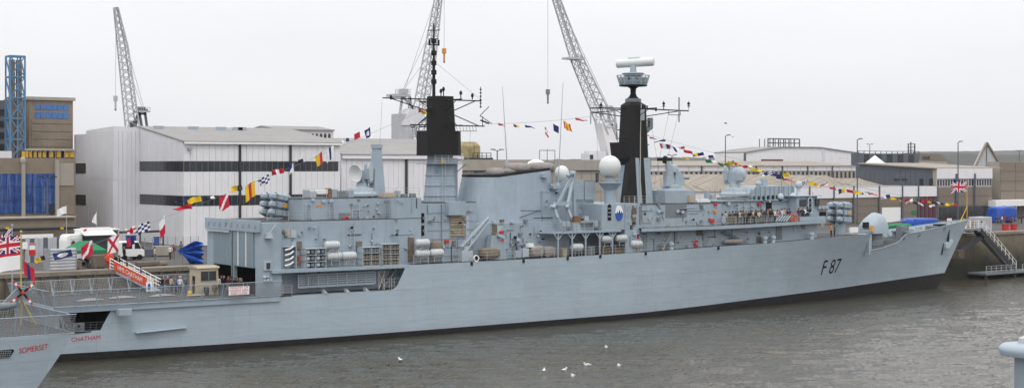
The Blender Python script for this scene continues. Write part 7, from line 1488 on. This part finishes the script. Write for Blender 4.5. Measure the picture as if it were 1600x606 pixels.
# kiosk
ky = -2.4; x0, x1 = XY(309, ky), XY(341, ky); kz1 = ZY(320, 419, ky); ko = empty('deck_kiosk', (x0, ky, FDZ), 'tan sentry kiosk with sliding windows on the flight deck', 'kiosk')
m = MB(); zW0, zW1 = ZY(325, 438, ky), ZY(325, 424, ky); wd = 2.1; a0, a1 = XY(314, ky), XY(338, ky)
m.box(x0, x1, ky, ky + .08, FDZ, zW0); m.box(x0, x1, ky, ky + .08, zW1, kz1); m.box(x0, a0, ky, ky + .08, zW0, zW1); m.box(a1, x1, ky, ky + .08, zW0, zW1); m.box(x0, x1, ky + wd - .08, ky + wd, FDZ, kz1); m.box(x1 - .08, x1, ky + .08, ky + wd - .08, FDZ, kz1)
m.box(x0, x0 + .08, ky + .08, ky + .7, FDZ, kz1); m.box(x0, x0 + .08, ky + 1.5, ky + wd - .08, FDZ, kz1); m.box(x0, x0 + .08, ky + .7, ky + 1.5, FDZ + 2.0, kz1); part('wall', m, 'tan', ko)
part('roof', MB().prismx([(ky - .12, kz1), (ky + wd + .12, kz1), (ky + wd, kz1 + .16), (ky + wd / 2, kz1 + .24), (ky, kz1 + .16)], x0 - .12, x1 + .12), 'tan', ko)
for k in range(2): piece('window_pane', 'glass', ko, a0 + (a1 - a0) * k / 2 + .06, a0 + (a1 - a0) * (k + 1) / 2 - .06, ky + .03, ky + .05, zW0 + .05, zW1 - .05)
part('window_frame', MB().box(a0, a1, ky - .03, ky + .02, zW0 - .06, zW0).box(a0, a1, ky - .03, ky + .02, zW1, zW1 + .06).box((a0 + a1) / 2 - .04, (a0 + a1) / 2 + .04, ky - .03, ky + .02, zW0, zW1), 'greydark', ko)
m = MB(); m.lathe((XY(336, ky - .1), ky - .2, FDZ + .75), [(.34, 0), (.34, .12), (.12, .14)], 12, 'y'); m.box(XY(336, ky) - .1, XY(336, ky) + .1, ky - .2, ky - .02, FDZ, FDZ + .8); part('cable_drum', m, 'wood', ko)
part('black_bin', MB().lathe((XY(323, ky - .4), ky - .35, FDZ), [(.24, 0), (.27, .8), (.2, .9)], 10), 'black', ko); part('yellow_bollard', MB().lathe((XY(296, ky), ky - .1, FDZ), [(.25, 0), (.25, .4), (.12, .6)], 10), 'yellow', ko)
def board(px0, py0, px1, py1, y, mk, name, label, lines=(), tmk='red', legs=False, zb=None, size=.3):
    x0, z0 = PY(px0, py1, y); x1, _ = PY(px1, py0, y); z1 = ZY((px0 + px1) / 2, py0, y); rt = empty(name, (x0, y, z0 if zb is None else zb), label, 'sign')
    part('panel', MB().box(x0, x1, y, y + .04, z0, z1), mk, rt)
    if legs or zb is not None:
        for x in (x0 + .06, x1 - .06): part('leg', MB().tube((x, y + .06, zb if zb is not None else z0), (x, y + .06, z1), .03), 'steel', rt)
    for i, s in enumerate(lines): t = text_mb(s, size); Lm = max(p[0] for p in t.v); kx = min(1., (x1 - x0) * .46 / Lm); t.v = [((x0 + x1) / 2 + p[0] * kx, y - .012, z1 - (z1 - z0) * (i + .5) / len(lines) + p[2]) for p in t.v]; part('lettering', t, tmk, rt)
    return rt
board(357.5, 447, 389.5, 461, -7.75, 'flagwhite', 'warning_sign', 'white warning sign with red lettering hung on the guard net', ('MINISTRY OF', 'DEFENCE AREA', 'KEEP CLEAR'), 'red', size=.34)
board(228.5, 440, 238, 455, -1.5, 'flagwhite', 'easel_board', 'small white easel board with blue emblem at the foot of the gangway', (), zb=FDZ)
x, z = PY(233, 447, -1.53); tag(part('emblem', MB().prism([(x - .12, z - .3), (x + .12, z - .3), (x + .15, z + .1), (x, z + .35), (x - .15, z + .1)], -1.56, -1.515), 'blue', bpy.data.objects['easel_board']))
# coils of rope flaked on the deck edge
for i, (px, py) in enumerate(((140, 470), (190, 466), (252, 463), (310, 462))):
    x, y = PZ(px, py, FDZ); m = MB(); pts_ = [(x + (1.5 - .12 * k * .1) * math.cos(k * .55) * (1 - k * .012), y + .45 * math.sin(k * .55) * (1 - k * .012), FDZ + .06 + .004 * k) for k in range(40)]; m.line(pts_, .05, 5); tag(part('rope_coil', m, 'rail'), 'pale coil of rope flaked on the flight deck, %s from the stern' % ORD[i], 'rope', 'rope coils on the flight deck')
# ================================================================== quay clutter, left
def cuboid_thing(name, label, cat, parts, loc): 
    rt = empty(name, loc, label, cat)
    for nm, mbx, mk in parts: part(nm, mbx, mk, rt)
    return rt
ty = 19.; X = lambda p: XY(p, ty); Z = lambda v: ZY(140, v, ty)
tr = empty('display_trailer', (X(128), ty, QZ), 'white display trailer with its side raised as a canopy', 'trailer')
part('body', MB().box(X(128), X(186), ty + 2.4, ty + 2.5, QZ + .7, Z(360)).box(X(128), X(129), ty, ty + 2.4, QZ + .7, Z(360)).box(X(185), X(186), ty, ty + 2.4, QZ + .7, Z(360)).box(X(128), X(186), ty, ty + 2.5, QZ + .6, QZ + .75), 'white', tr); part('roof', MB().box(X(127), X(187), ty - .1, ty + 2.6, Z(360), Z(358.5)), 'white', tr)
m = MB(); m.hexa([(X(124), ty - 1.6, Z(367)), (X(174), ty - 1.6, Z(367)), (X(174), ty, Z(360)), (X(124), ty, Z(360))], [(X(124), ty - 1.6, Z(366)), (X(174), ty - 1.6, Z(366)), (X(174), ty, Z(359)), (X(124), ty, Z(359))]); part('raised_flap', m, 'white', tr); part('header_board', MB().box(X(124), X(171), ty - .4, ty - .3, Z(364), Z(355)), 'white', tr)
part('red_motif', MB().prism([(X(127), Z(362)), (X(133), Z(360)), (X(134), Z(357)), (X(130), Z(357.5))], ty - .45, ty - .41), 'red', tr); part('counter', MB().box(X(130), X(170), ty - .3, ty + .3, QZ + .75, QZ + 1.6), 'wood', tr)
for px in (133, 181): part('wheel', MB().lathe((X(px), ty - .05, QZ + .4), [(.4, 0), (.4, .3)], 14, 'y'), 'black', tr)
part('dark_lining', MB().box(X(129.2), X(184.8), ty + 2.3, ty + 2.38, QZ + .8, Z(361)), 'greydark', tr)
cb_ = empty('trailer_cab', (X(103), ty, QZ), 'rounded white unit with a picture panel left of the display trailer', 'trailer'); m = MB(); m.prism([(X(103), QZ + .4), (X(127), QZ + .4), (X(127), Z(366)), (X(108), Z(366)), (X(104.5), Z(369)), (X(103), Z(375))], ty - .2, ty + 2.3); part('body', m, 'white', cb_); part('picture_panel', MB().box(X(108), X(126), ty - .26, ty - .21, Z(383), Z(371)), 'cladding', cb_); part('picture_figure', MB().prism([(X(110), Z(382)), (X(118), Z(382)), (X(116), Z(377)), (X(113), Z(374)), (X(110), Z(378))], ty - .3, ty - .265), 'maroon2' if 'maroon2' in K else 'redbrown', cb_)
for px in (108, 123): part('wheel', MB().lathe((X(px), ty - .25, QZ + .4), [(.4, 0), (.4, .3)], 14, 'y'), 'black', cb_)
# green pavilion tent
ty = 14.; gt = empty('green_tent', (X(135), ty, QZ), 'dark green pop-up tent before the display trailer', 'tent'); a, c = X(112), X(167); zt1, zt0 = Z(377), Z(391)
m = MB(); mx_ = (a + c) / 2; m.add([(a, ty, zt0), (c, ty, zt0), (c, ty + 3.2, zt0), (a, ty + 3.2, zt0), (mx_ - .6, ty + 1.6, zt1), (mx_ + .6, ty + 1.6, zt1)], [(0, 1, 5, 4), (1, 2, 5), (2, 3, 4, 5), (3, 0, 4)]); m.box(a, c, ty - .02, ty + .02, zt0 - .35, zt0); m.box(a - .02, a + .02, ty, ty + 3.2, zt0 - .35, zt0); part('canopy', m, 'flaggreen', gt)
for x_ in (a + .05, c - .05):
    for y_ in (ty + .05, ty + 3.15): part('leg', MB().tube((x_, y_, QZ), (x_, y_, zt0), .04), 'steel', gt)
for k, (px, mk) in enumerate(((128, 'greydark'), (146, 'wood'), (158, 'canvas'))): tag(part('stall_table', MB().box(X(px) - .9, X(px) + .9, ty - .2, ty + .6, QZ + .72, QZ + .77).box(X(px) - .85, X(px) + .85, ty - .18, ty + .55, QZ, QZ + .1).box(X(px) - .8, X(px) - .7, ty, ty + .4, QZ, QZ + .75).box(X(px) + .7, X(px) + .8, ty, ty + .4, QZ, QZ + .75), mk), '%s stall table from the left under the green tent' % ORD[k], 'table', 'stall tables')
# corrugated metal tank panel
ty = 11.6; ct = empty('corrugated_tank', (X(76), ty, QZ), 'grey corrugated steel bin standing at the quay edge', 'container'); a, c = X(77), X(119)
part('core', MB().box(a + .05, c - .05, ty + .06, ty + 1.7, QZ, Z(388)), 'cladding', ct)
for k in range(7): z0_ = QZ + .02 + k * (Z(387) - QZ) / 7; h_ = (Z(387) - QZ) / 7; m = MB(); m.prismx([(ty + .06, z0_), (ty - .04, z0_ + h_ * .3), (ty - .04, z0_ + h_ * .7), (ty + .06, z0_ + h_)], a, c); part('corrugation', m, 'corr' if 'corr' in K else 'craneg', ct)
for x_ in (a, c): part('corner_post', MB().box(x_ - .06, x_ + .06, ty - .06, ty + 1.72, QZ, Z(386.5)), 'steel', ct)
# hoarding panels behind
ty = 27.; hd = empty('site_hoarding', (X(40), ty, QZ), 'grey sheet hoarding below the service wall', 'hoarding')
for k in range(9): a = X(40 + k * 7); piece('hoarding_panel', 'bluegrey' if k % 3 == 1 else 'craneg', hd, a, X(46.6 + k * 7), ty, ty + .08, QZ, ZY(70, 371 + (k % 2), ty))
part('white_band', MB().box(X(41), X(92), ty + 2, ty + 2.3, Z(371), Z(365)), 'white', hd); part('band_post', MB().box(X(60), X(61), ty + 2.05, ty + 2.25, QZ, Z(371)).box(X(88), X(89), ty + 2.05, ty + 2.25, QZ, Z(371)), 'steel', hd)
board(46.5, 380, 54.5, 399, 22., 'flagwhite', 'notice_board', 'white and red upright notice board on the quay', zb=QZ); nb_ = bpy.data.objects['notice_board']; x, z = PY(50.5, 394, 21.95); part('red_block', MB().box(x - .38, x + .38, 21.96, 21.99, z - .35, z + .3), 'red', nb_); part('red_strip', MB().box(x - .38, x + .38, 21.96, 21.99, ZY(50, 382.5, 22), ZY(50, 380.5, 22)), 'red', nb_)
board(35, 378, 43, 389, 24., 'flagwhite', 'poster_board', 'plain white board on the quay left of the notice board', zb=QZ)
# white van and truck
def vehicle(px0, px1, py0, py1, y, label, mk, van=True):
    a, c = XY(px0, y), XY(px1, y); zt_ = ZY((px0 + px1) / 2, py0, y); rt = empty('van', (a, y, QZ), label, 'van'); L = c - a; zb = QZ + .42
    m = MB(); m.prism([(a, zb), (c, zb), (c, zb + .75), (c - L * .12, zb + .95), (c - L * .24, zt_), (a + .06, zt_), (a, zt_ - .2)], y, y + 1.9); part('body', m, mk, rt, bevel=.07)
    m = MB(); z1_ = zt_ - .15; z0_ = zb + .95; m.prism([(c - L * .14, z0_), (c - L * .25, z1_), (c - L * .4, z1_), (c - L * .4, z0_)], y - .015, y); part('cab_window', m, 'glass', rt)
    m = MB(); m.add([(c - L * .125, y + .12, zb + 1.0), (c - L * .125, y + 1.78, zb + 1.0), (c - L * .232, y + 1.7, zt_ - .08), (c - L * .232, y + .2, zt_ - .08)], [(0, 1, 2, 3)]); m.v = [(p[0] + .03, p[1], p[2] + .02) for p in m.v]; part('windscreen', m, 'glass', rt)
    m = MB(); m.box(a + L * .1, a + L * .5, y - .012, y, z0_, z1_); part('side_window', m, 'glass', rt)
    for fx_ in (.2, .8): part('wheel', MB().lathe((a + L * fx_, y - .02, QZ + .34), [(.34, 0), (.34, .25), (.2, .25)], 16, 'y'), 'black', rt); part('wheel', MB().lathe((a + L * fx_, y + 1.66, QZ + .34), [(.34, 0), (.34, .25), (.2, .25)], 16, 'y'), 'black', rt)
    part('headlight', MB().box(c - .02, c + .03, y + .15, y + .5, zb + .35, zb + .6), 'raft', rt); part('headlight', MB().box(c - .02, c + .03, y + 1.4, y + 1.75, zb + .35, zb + .6), 'raft', rt); part('bumper', MB().box(c - .05, c + .1, y + .05, y + 1.85, zb, zb + .25), 'greydark', rt)
vehicle(187, 226, 377, 396, 24., 'white van parked behind the head of the gangway', 'white')
for i, (px0, px1, py0, y, lab) in enumerate(((243, 249, 371, 30, 'tall blue post box at the end of the fence by the workshop'), (199, 213, 369, 31, 'blue cabinet behind the white van'))):
    rt = empty('blue_cabinet', (XY(px0, y), y, QZ), lab, 'cabinet'); part('body', MB().box(XY(px0, y), XY(px1, y), y, y + .6, QZ, ZY(px0, py0, y)), 'blue', rt, bevel=.03); part('cap', MB().box(XY(px0, y) - .05, XY(px1, y) + .05, y - .05, y + .65, ZY(px0, py0, y) + .001, ZY(px0, py0, y) + .08), 'darkframe', rt); part('door', MB().box(XY(px0, y) + .06, XY(px1, y) - .06, y - .03, y - .002, QZ + .1, ZY(px0, py0, y) - .1), 'bluedoor', rt)
# red life-buoy cabinet at the edge
ty = 11.; x, z = PY(171, 403, ty); rt = empty('lifebuoy_post', (x, ty, QZ), 'bright red lifebuoy housing on a post at the quay edge', 'lifebuoy'); part('post', MB().box(x - .09, x + .09, ty + .1, ty + .25, QZ, z), 'red', rt); part('housing', MB().lathe((x, ty + .1, z), [(.5, 0), (.5, -.12), (.42, -.22), (.2, -.24)], 8, 'y'), 'redorange', rt); part('backing', MB().box(x - .46, x + .46, ty + .12, ty + .18, z - .5, z + .5), 'red', rt)
# steel pipe frame in front of workshop, fence, blocks
ty = 40.; pf = empty('pipe_frame', (X(178), ty, QZ), 'dark overhead pipe on posts along the workshop foot', 'pipe rack'); part('pipe', MB().tube((X(178), ty, Z(364)), (X(256), ty, Z(364)), .16, n=8), 'darkframe', pf)
for px in (180, 219, 255): part('post', MB().tube((X(px), ty, QZ), (X(px), ty, Z(364)), .12), 'darkframe', pf)
ty = 33.; fn = empty('mesh_fence', (X(214), ty, QZ), 'open wire fence with thin posts before the workshop', 'fence')
for k in range(9): part('post', MB().tube((X(214 + k * 12), ty, QZ), (X(214 + k * 12), ty, QZ + 2.2), .045), 'steel', fn)
m = MB(); 
for k in range(8): m.tube((X(214), ty, QZ + .15 + k * .28), (X(310), ty, QZ + .15 + k * .28), .015, n=3)
part('wire', m, 'steel', fn)
for i, (px, w, hh, mk, y) in enumerate(((256, 2.2, 1.3, 'concrete2', 29), (235, 1.6, 1.0, 'bluegrey', 29), (118, 1.4, 1.0, 'canvas', 12.2), (157, 1.5, 1.5, 'wood', 12.4), (233, 2.6, .5, 'wood', 12.5), (250, 2.0, .45, 'concrete', 12.7))):
    rt = empty('stacked_goods', (XY(px, y), y, QZ), ['pale concrete block by the fence', 'grey crate by the fence left of the blue post', 'low brown bundle beside the corrugated bin', 'upright tan crate beside the red lifebuoy', 'low timber baulk at the quay edge below the gangway', 'short concrete baulk at the quay edge by the gangway'][i], 'crate')
    x = XY(px, y); part('body', MB().box(x - w / 2, x + w / 2, y, y + 1., QZ + .1, QZ + hh), mk, rt, bevel=.04); part('skid', MB().box(x - w / 2 + .1, x - w / 2 + .3, y + .02, y + .98, QZ, QZ + .1), 'wood', rt); part('skid', MB().box(x + w / 2 - .3, x + w / 2 - .1, y + .02, y + .98, QZ, QZ + .1), 'wood', rt)
# big blue tarpaulin cover hooked to the hangar corner
km('tarp', (.012, .07, .36), rough=.45, var=.2, scale=1.2, bump=.04, bscale=2)
m = MB(); ty = 13.2; apex = V3(277, 392, ty); rim = [(301, 378), (307, 376.5), (317, 379), (318.5, 383), (313, 389), (319, 391.5), (319.5, 396), (314, 401.5), (319, 404.5), (319, 411), (306, 412.5), (296, 411)]
R1 = [V3(a, c, ty + .5 * (k % 3 - 1)) for k, (a, c) in enumerate(rim)]; n = len(R1); R2 = [apex.lerp(p, .55) + Vector((0, -.22 if k % 3 else .18, .12 * (k % 2))) for k, p in enumerate(R1)]
m.v = [tuple(apex)] + [tuple(p) for p in R2] + [tuple(p) for p in R1] + [tuple(p + Vector((.2, .9, 0))) for p in R1]
for k in range(n - 1): m.f += [(0, 1 + k, 2 + k), (1 + k, 1 + n + k, 2 + n + k, 2 + k), (1 + n + k, 1 + 2 * n + k, 2 + 2 * n + k, 2 + n + k)]
m.m = [0] * len(m.f); tag(part('blue_tarpaulin', m, 'tarp', smooth=70), 'bright blue tarpaulin bundle on the quay beside the hangar', 'tarpaulin')
rt = empty('tarpaulin_frame', (XY(300, 14), 14, QZ), 'steel pole frame carrying the blue tarpaulin bundle', 'frame')
for px in (285, 300, 315): part('pole', MB().tube((XY(px, 13.7), 13.7, QZ), (XY(px, 13.7), 13.7, ZY(px, 385 if px > 290 else 392, 13.7)), .06), 'steel', rt)
# ================================================================== landing stage and stair beyond the bow
sy_ = 7.2; sg = empty('landing_stair', (XY(1520, sy_), QY, 0), 'steel landing platform with white rails and a stair down to the water stage', 'stair')
zt_ = ZY(1520, 357, sy_); a, c = XY(1502, sy_), XY(1536, sy_)
part('platform', MB().box(a, c, sy_, QY - .05, zt_ - .3, zt_), 'greydark', sg)
for pts in ([(a, sy_, zt_), (c, sy_, zt_)], [(a, sy_, zt_), (a, QY - .1, zt_)], [(a, QY - .3, zt_), (c, QY - .3, zt_)]): rail(sg, pts, 1.25, 1.2, 'white', 3, 'white_rail', .045)
e_x, e_z = PY(1588, 421, sy_); m = MB()
for y in (sy_, sy_ + 1.3): m.hexa([(c - .5, y, zt_ - .9), (e_x, y, e_z - .3), (e_x, y + .15, e_z - .3), (c - .5, y + .15, zt_ - .9)], [(c - .5, y, zt_ + .05), (e_x, y, e_z + .4), (e_x, y + .15, e_z + .4), (c - .5, y + .15, zt_ + .05)])
part('stringer', m, 'darkframe', sg)
n = 20
for k in range(n): t = (k + .5) / n; x, z = c + (e_x - c) * t, zt_ + (e_z - zt_) * t; part('tread', MB().box(x - .2, x + .2, sy_ + .16, sy_ + 1.3, z + .05, z + .1), 'greylite2', sg)
m = MB(); q0, q1 = Vector((c, sy_, zt_)), Vector((e_x, sy_, e_z + .2))
for k in range(10): p = q0.lerp(q1, k / 9); m.tube(p, p + hz * 1.25, .05)
for hh in (.6, 1.25): m.tube(q0 + hz * hh, q1 + hz * hh, .05)
part('stair_rail', m, 'white', sg)
b0 = V3(1536, 362, sy_ + .6); m = MB(); m.hexa([(b0.x - .8, sy_ + .3, b0.z - 1.1), (b0.x + .5, sy_ + .3, b0.z - .7), (b0.x + .5, sy_ + 1.1, b0.z - .7), (b0.x - .8, sy_ + 1.1, b0.z - 1.1)], [(b0.x - .8, sy_ + .3, b0.z), (b0.x + .5, sy_ + .3, b0.z), (b0.x + .5, sy_ + 1.1, b0.z), (b0.x - .8, sy_ + 1.1, b0.z)])
e0 = V3(1500, 392, sy_ + .6); m.tube(b0 - hz * .6, e0 - hz * .2, .45, n=4); part('raking_strut', m, 'darkframe', sg); part('strut_foot', MB().box(e0.x - .8, e0.x + .6, sy_ + .2, QY - .05, e0.z - 1.2, e0.z + .2), 'quaypost', sg)
pz = ZY(1570, 424, sy_); a2, c2 = XY(1541, sy_ - 1), XY(1640, sy_ - 1)
part('water_stage', MB().box(a2, c2, sy_ - 1, QY - .1, pz - .3, pz), 'greydark', sg); rail(sg, [(a2, sy_ - 1, pz), (e_x - 1.5, sy_ - 1, pz)], 1.2, 1.4, 'craneg', 3, 'stage_rail', .045); rail(sg, [(e_x + .3, sy_ - 1, pz), (c2, sy_ - 1, pz)], 1.2, 1.4, 'craneg', 3, 'stage_rail', .045)
for x in (a2 + 1, (a2 + c2) / 2, c2 - 1): part('stage_pile', MB().tube((x, sy_ - .2, -3), (x, sy_ - .2, pz - .3), .25, n=8), 'quaypost', sg)
m = MB(); x, z = PY(1521, 344, 10.8); 
rt = empty('steel_cabin', (XY(1530, 14), 14, QZ), 'pale grey steel cabin on the quay above the landing stair', 'cabin'); a, c = XY(1531, 14), XY(1550, 14); part('body', MB().box(a, c, 14, 16.4, QZ, ZY(1540, 339, 14)), 'craneg', rt, bevel=.04); part('vent', MB().box(a + .3, a + .8, 13.95, 13.998, ZY(1540, 348, 14), ZY(1540, 344, 14)), 'darkframe', rt)
for k in range(4): part('panel_rib', MB().box(a + .2 + k * (c - a) / 4, a + .26 + k * (c - a) / 4, 13.96, 13.998, QZ + .1, ZY(1540, 340, 14)), 'steel', rt)
lump_o = lump('covered_stores', 1515, 343, 1526, 355, 11., 1.2, 'canvas', None, 9, QZ); tag(lump_o, 'brown covered stores on the quay at the tip of the bow', 'bundle')
def ctarp(px0, py0, px1, py1, y, lab, seed, mk='tarp'): o = lump('covered_boat', px0, py0, px1, py1, y, 3., mk, None, seed, QZ, .3); tag(o, lab, 'tarpaulin')
ctarp(1428, 341, 1466, 356, 20., 'bright blue covered stack on the quay behind the foredeck', 12); ctarp(1398, 350, 1428, 360, 18., 'low dark green covered stack behind the gun turret', 15, 'flaggreen'); ctarp(1560, 323, 1592, 342, 34., 'blue covered marquee under the white canopy at right', 18)
for i, px in enumerate((1571, 1584)): y = 13.; x = XY(px, y); rt = empty('red_bin', (x, y, QZ), '%s red bin on the quay edge at far right' % ('left' if i == 0 else 'right'), 'bin', 'red bins on the quay'); zz = ZY(px, 350, y); part('body', MB().lathe((x, y, QZ), [(.55, 0), (.62, (zz - QZ) * .9)], 10), 'red', rt); part('lid', MB().lathe((x, y, QZ + (zz - QZ) * .9), [(.66, 0), (.6, .15), (.2, .25)], 10), 'redbrown', rt)
board(1480, 341, 1487, 352, 15., 'flagwhite', 'quay_sign', 'white sign with red top on the quay behind the bow bulwark', zb=QZ); x = XY(1483.5, 14.9); part('red_top', MB().box(x - .45, x + .45, 14.95, 14.99, ZY(1483, 347, 15), ZY(1483, 344, 15)), 'red', bpy.data.objects['quay_sign'])
# ================================================================== gulls
gm_ = MB(); gm_.lathe((0, 0, .06), [(.01, -.22), (.08, -.12), (.1, 0), (.07, .14), (.02, .2)], 8, 'x'); gm_.ball((.2, 0, .17), .055, 8); gm_.tube((.24, 0, .165), (.31, 0, .15), .015, .004); GM = gm_.mesh('gull', 'flagwhite', True)
wgm = MB(); wgm.prism([(-.26, .1), (.08, .13), (.1, .06), (-.1, .03)], -.11, .11); WGM = wgm.mesh('wings', 'craneg')
for i, (px, py) in enumerate(((625, 563), (850, 580), (882, 579), (895, 588), (918, 571), (967, 572), (947, 543), (1495, 431))):
    x, y = PZ(px, py, 0); o = link('gull', GM, None, (x, y, .0), (0, 0, rnd.uniform(0, 6)), (1.5, 1.5, 1.5)); tag(o, 'white gull floating on the water, %s from the left' % ORD[i], 'gull', 'gulls on the water'); link('wings', WGM, o)
fm_ = MB(); fm_.lathe((0, 0, 0), [(.01, -.22), (.08, -.1), (.09, 0), (.05, .18), (.01, .24)], 8, 'x'); FGM = fm_.mesh('gull', 'greydark'); fw = MB()
for s in (-1, 1): fw.add([(-.1, 0, .03), (.1, 0, .03), (.05, s * .35, .16), (-.08, s * .35, .16), (-.14, s * .75, .05), (-.2, s * .72, .05)], [(0, 1, 2, 3), (3, 2, 4, 5)])
FWM = fw.mesh('wings', 'greydark')
for i, (px, py) in enumerate(((1134, 193), (1145, 214))): p = V3(px, py, 30); o = link('flying_gull', FGM, None, p, (0, 0, rnd.uniform(0, 6)), (1.1, 1.1, 1.1)); tag(o, ['upper', 'lower'][i] + ' dark gull flying in the sky right of the foremast', 'gull', 'gulls in flight'); link('wings', FWM, o)
# ================================================================== rail head of the ship the picture is taken from
vs_ = empty('viewing_deck', (CX, CY, 0), 'grey mushroom-capped post of a nearby ship at the bottom right corner', 'ship fitting')
Rt = Vector((CP, -SP, 0)); Fw = Vector((SP, CP, 0)); C0 = Vector((CX, CY, 0)); zd = CH - 1.75
def at_cam(px, py, dist): return Vector((CX, CY, CH)) + Vector(ray(px, py)) * dist
D0 = 7.5; c = at_cam(1610, 546, D0); s = FPX / D0
m = MB(); m.lathe((c.x, c.y, 0), [(24 / s, zd), (24 / s, c.z - .02), (27 / s, c.z)], 24); part('post', m, 'greylite2', vs_, smooth=40)
m = MB(); rr = 48 / s; hh = 10 / s; m.lathe((c.x, c.y, c.z), [(rr * .7, -hh * .95), (rr * .93, -hh * .85), (rr, -hh * .1), (rr * .97, hh * .45), (rr * .85, hh * .85), (rr * .3, hh)], 40); part('mushroom_cap', m, 'greylite2', vs_, smooth=60)
m = MB(); m.lathe((c.x + .02, c.y + .01, c.z + hh), [(.065, 0), (.06, .025), (.02, .04)], 16); part('cap_boss', m, 'craneg', vs_, smooth=50)
m = MB(); q = [C0 + Rt * a + Fw * b for a, b in ((-9, -6), (9, -6), (9, 8.1), (-9, 8.1))]; m.prismz([(p.x, p.y) for p in q], zd - .3, zd); part('deck_plate', m, 'deck', vs_)
m = MB(); q = [C0 + Rt * a + Fw * b for a, b in ((-9, -6), (9, -6), (9, 7.6), (-9, 7.6))]; m.prismz([(p.x, p.y) for p in q], -2, zd - .3); part('ship_side', m, 'hull', vs_)

for i, (px, pt, y, lab) in enumerate(((104, 321, 32., 'thin pole with a small white flag before the blue doors'), (151, 330, 32., 'thin pole with a small white pennant before the stair tower'))):
    x, z = PY(px, pt, y); rt = empty('flagpole', (x, y, QZ), lab, 'flagpole'); part('pole', MB().tube((x, y, QZ), (x, y, z), .05, .03), 'rail', rt); part('cloth', flag_mesh((x, y, z - .05), Vector((0, 0, -.9 - .7 * i)), Vector((-1.1 + .6 * i, .2, -.3)), 'plain', (W_,), 8, 6, .12, bool(i), 2. + i), FM, rt)

for px, c, w_ in ((1298.5, 'orange', 'an orange'), (1304, 'green', 'a green')):
    if c == 'green': km('cl_green', (.02, .12, .07), rough=.85)
    x = XY(px, -4.9); person(x, -4.9, MD(x) + .01, .3, c, 'navy', 'person in %s jacket standing below the forward missile launcher' % w_, 'stand', sc=1.06)
# ================================================================== thin haze over the harbour
hzm = bpy.data.materials.new('harbour_haze'); hzm.use_nodes = True; n_ = hzm.node_tree; n_.nodes.remove(n_.nodes['Principled BSDF'])
pv_ = n_.nodes.new('ShaderNodeVolumePrincipled'); pv_.inputs['Color'].default_value = (.92, .94, .97, 1); pv_.inputs['Density'].default_value = .00006; pv_.inputs['Anisotropy'].default_value = .1
n_.links.new(pv_.outputs[0], n_.nodes['Material Output'].inputs['Volume']); K['haze'] = hzm
tag(part('haze', MB().box(-5200, 6200, -3700, 9200, -8, 120), 'haze'), 'thin pale haze hanging over the whole harbour', 'haze', kind='stuff')
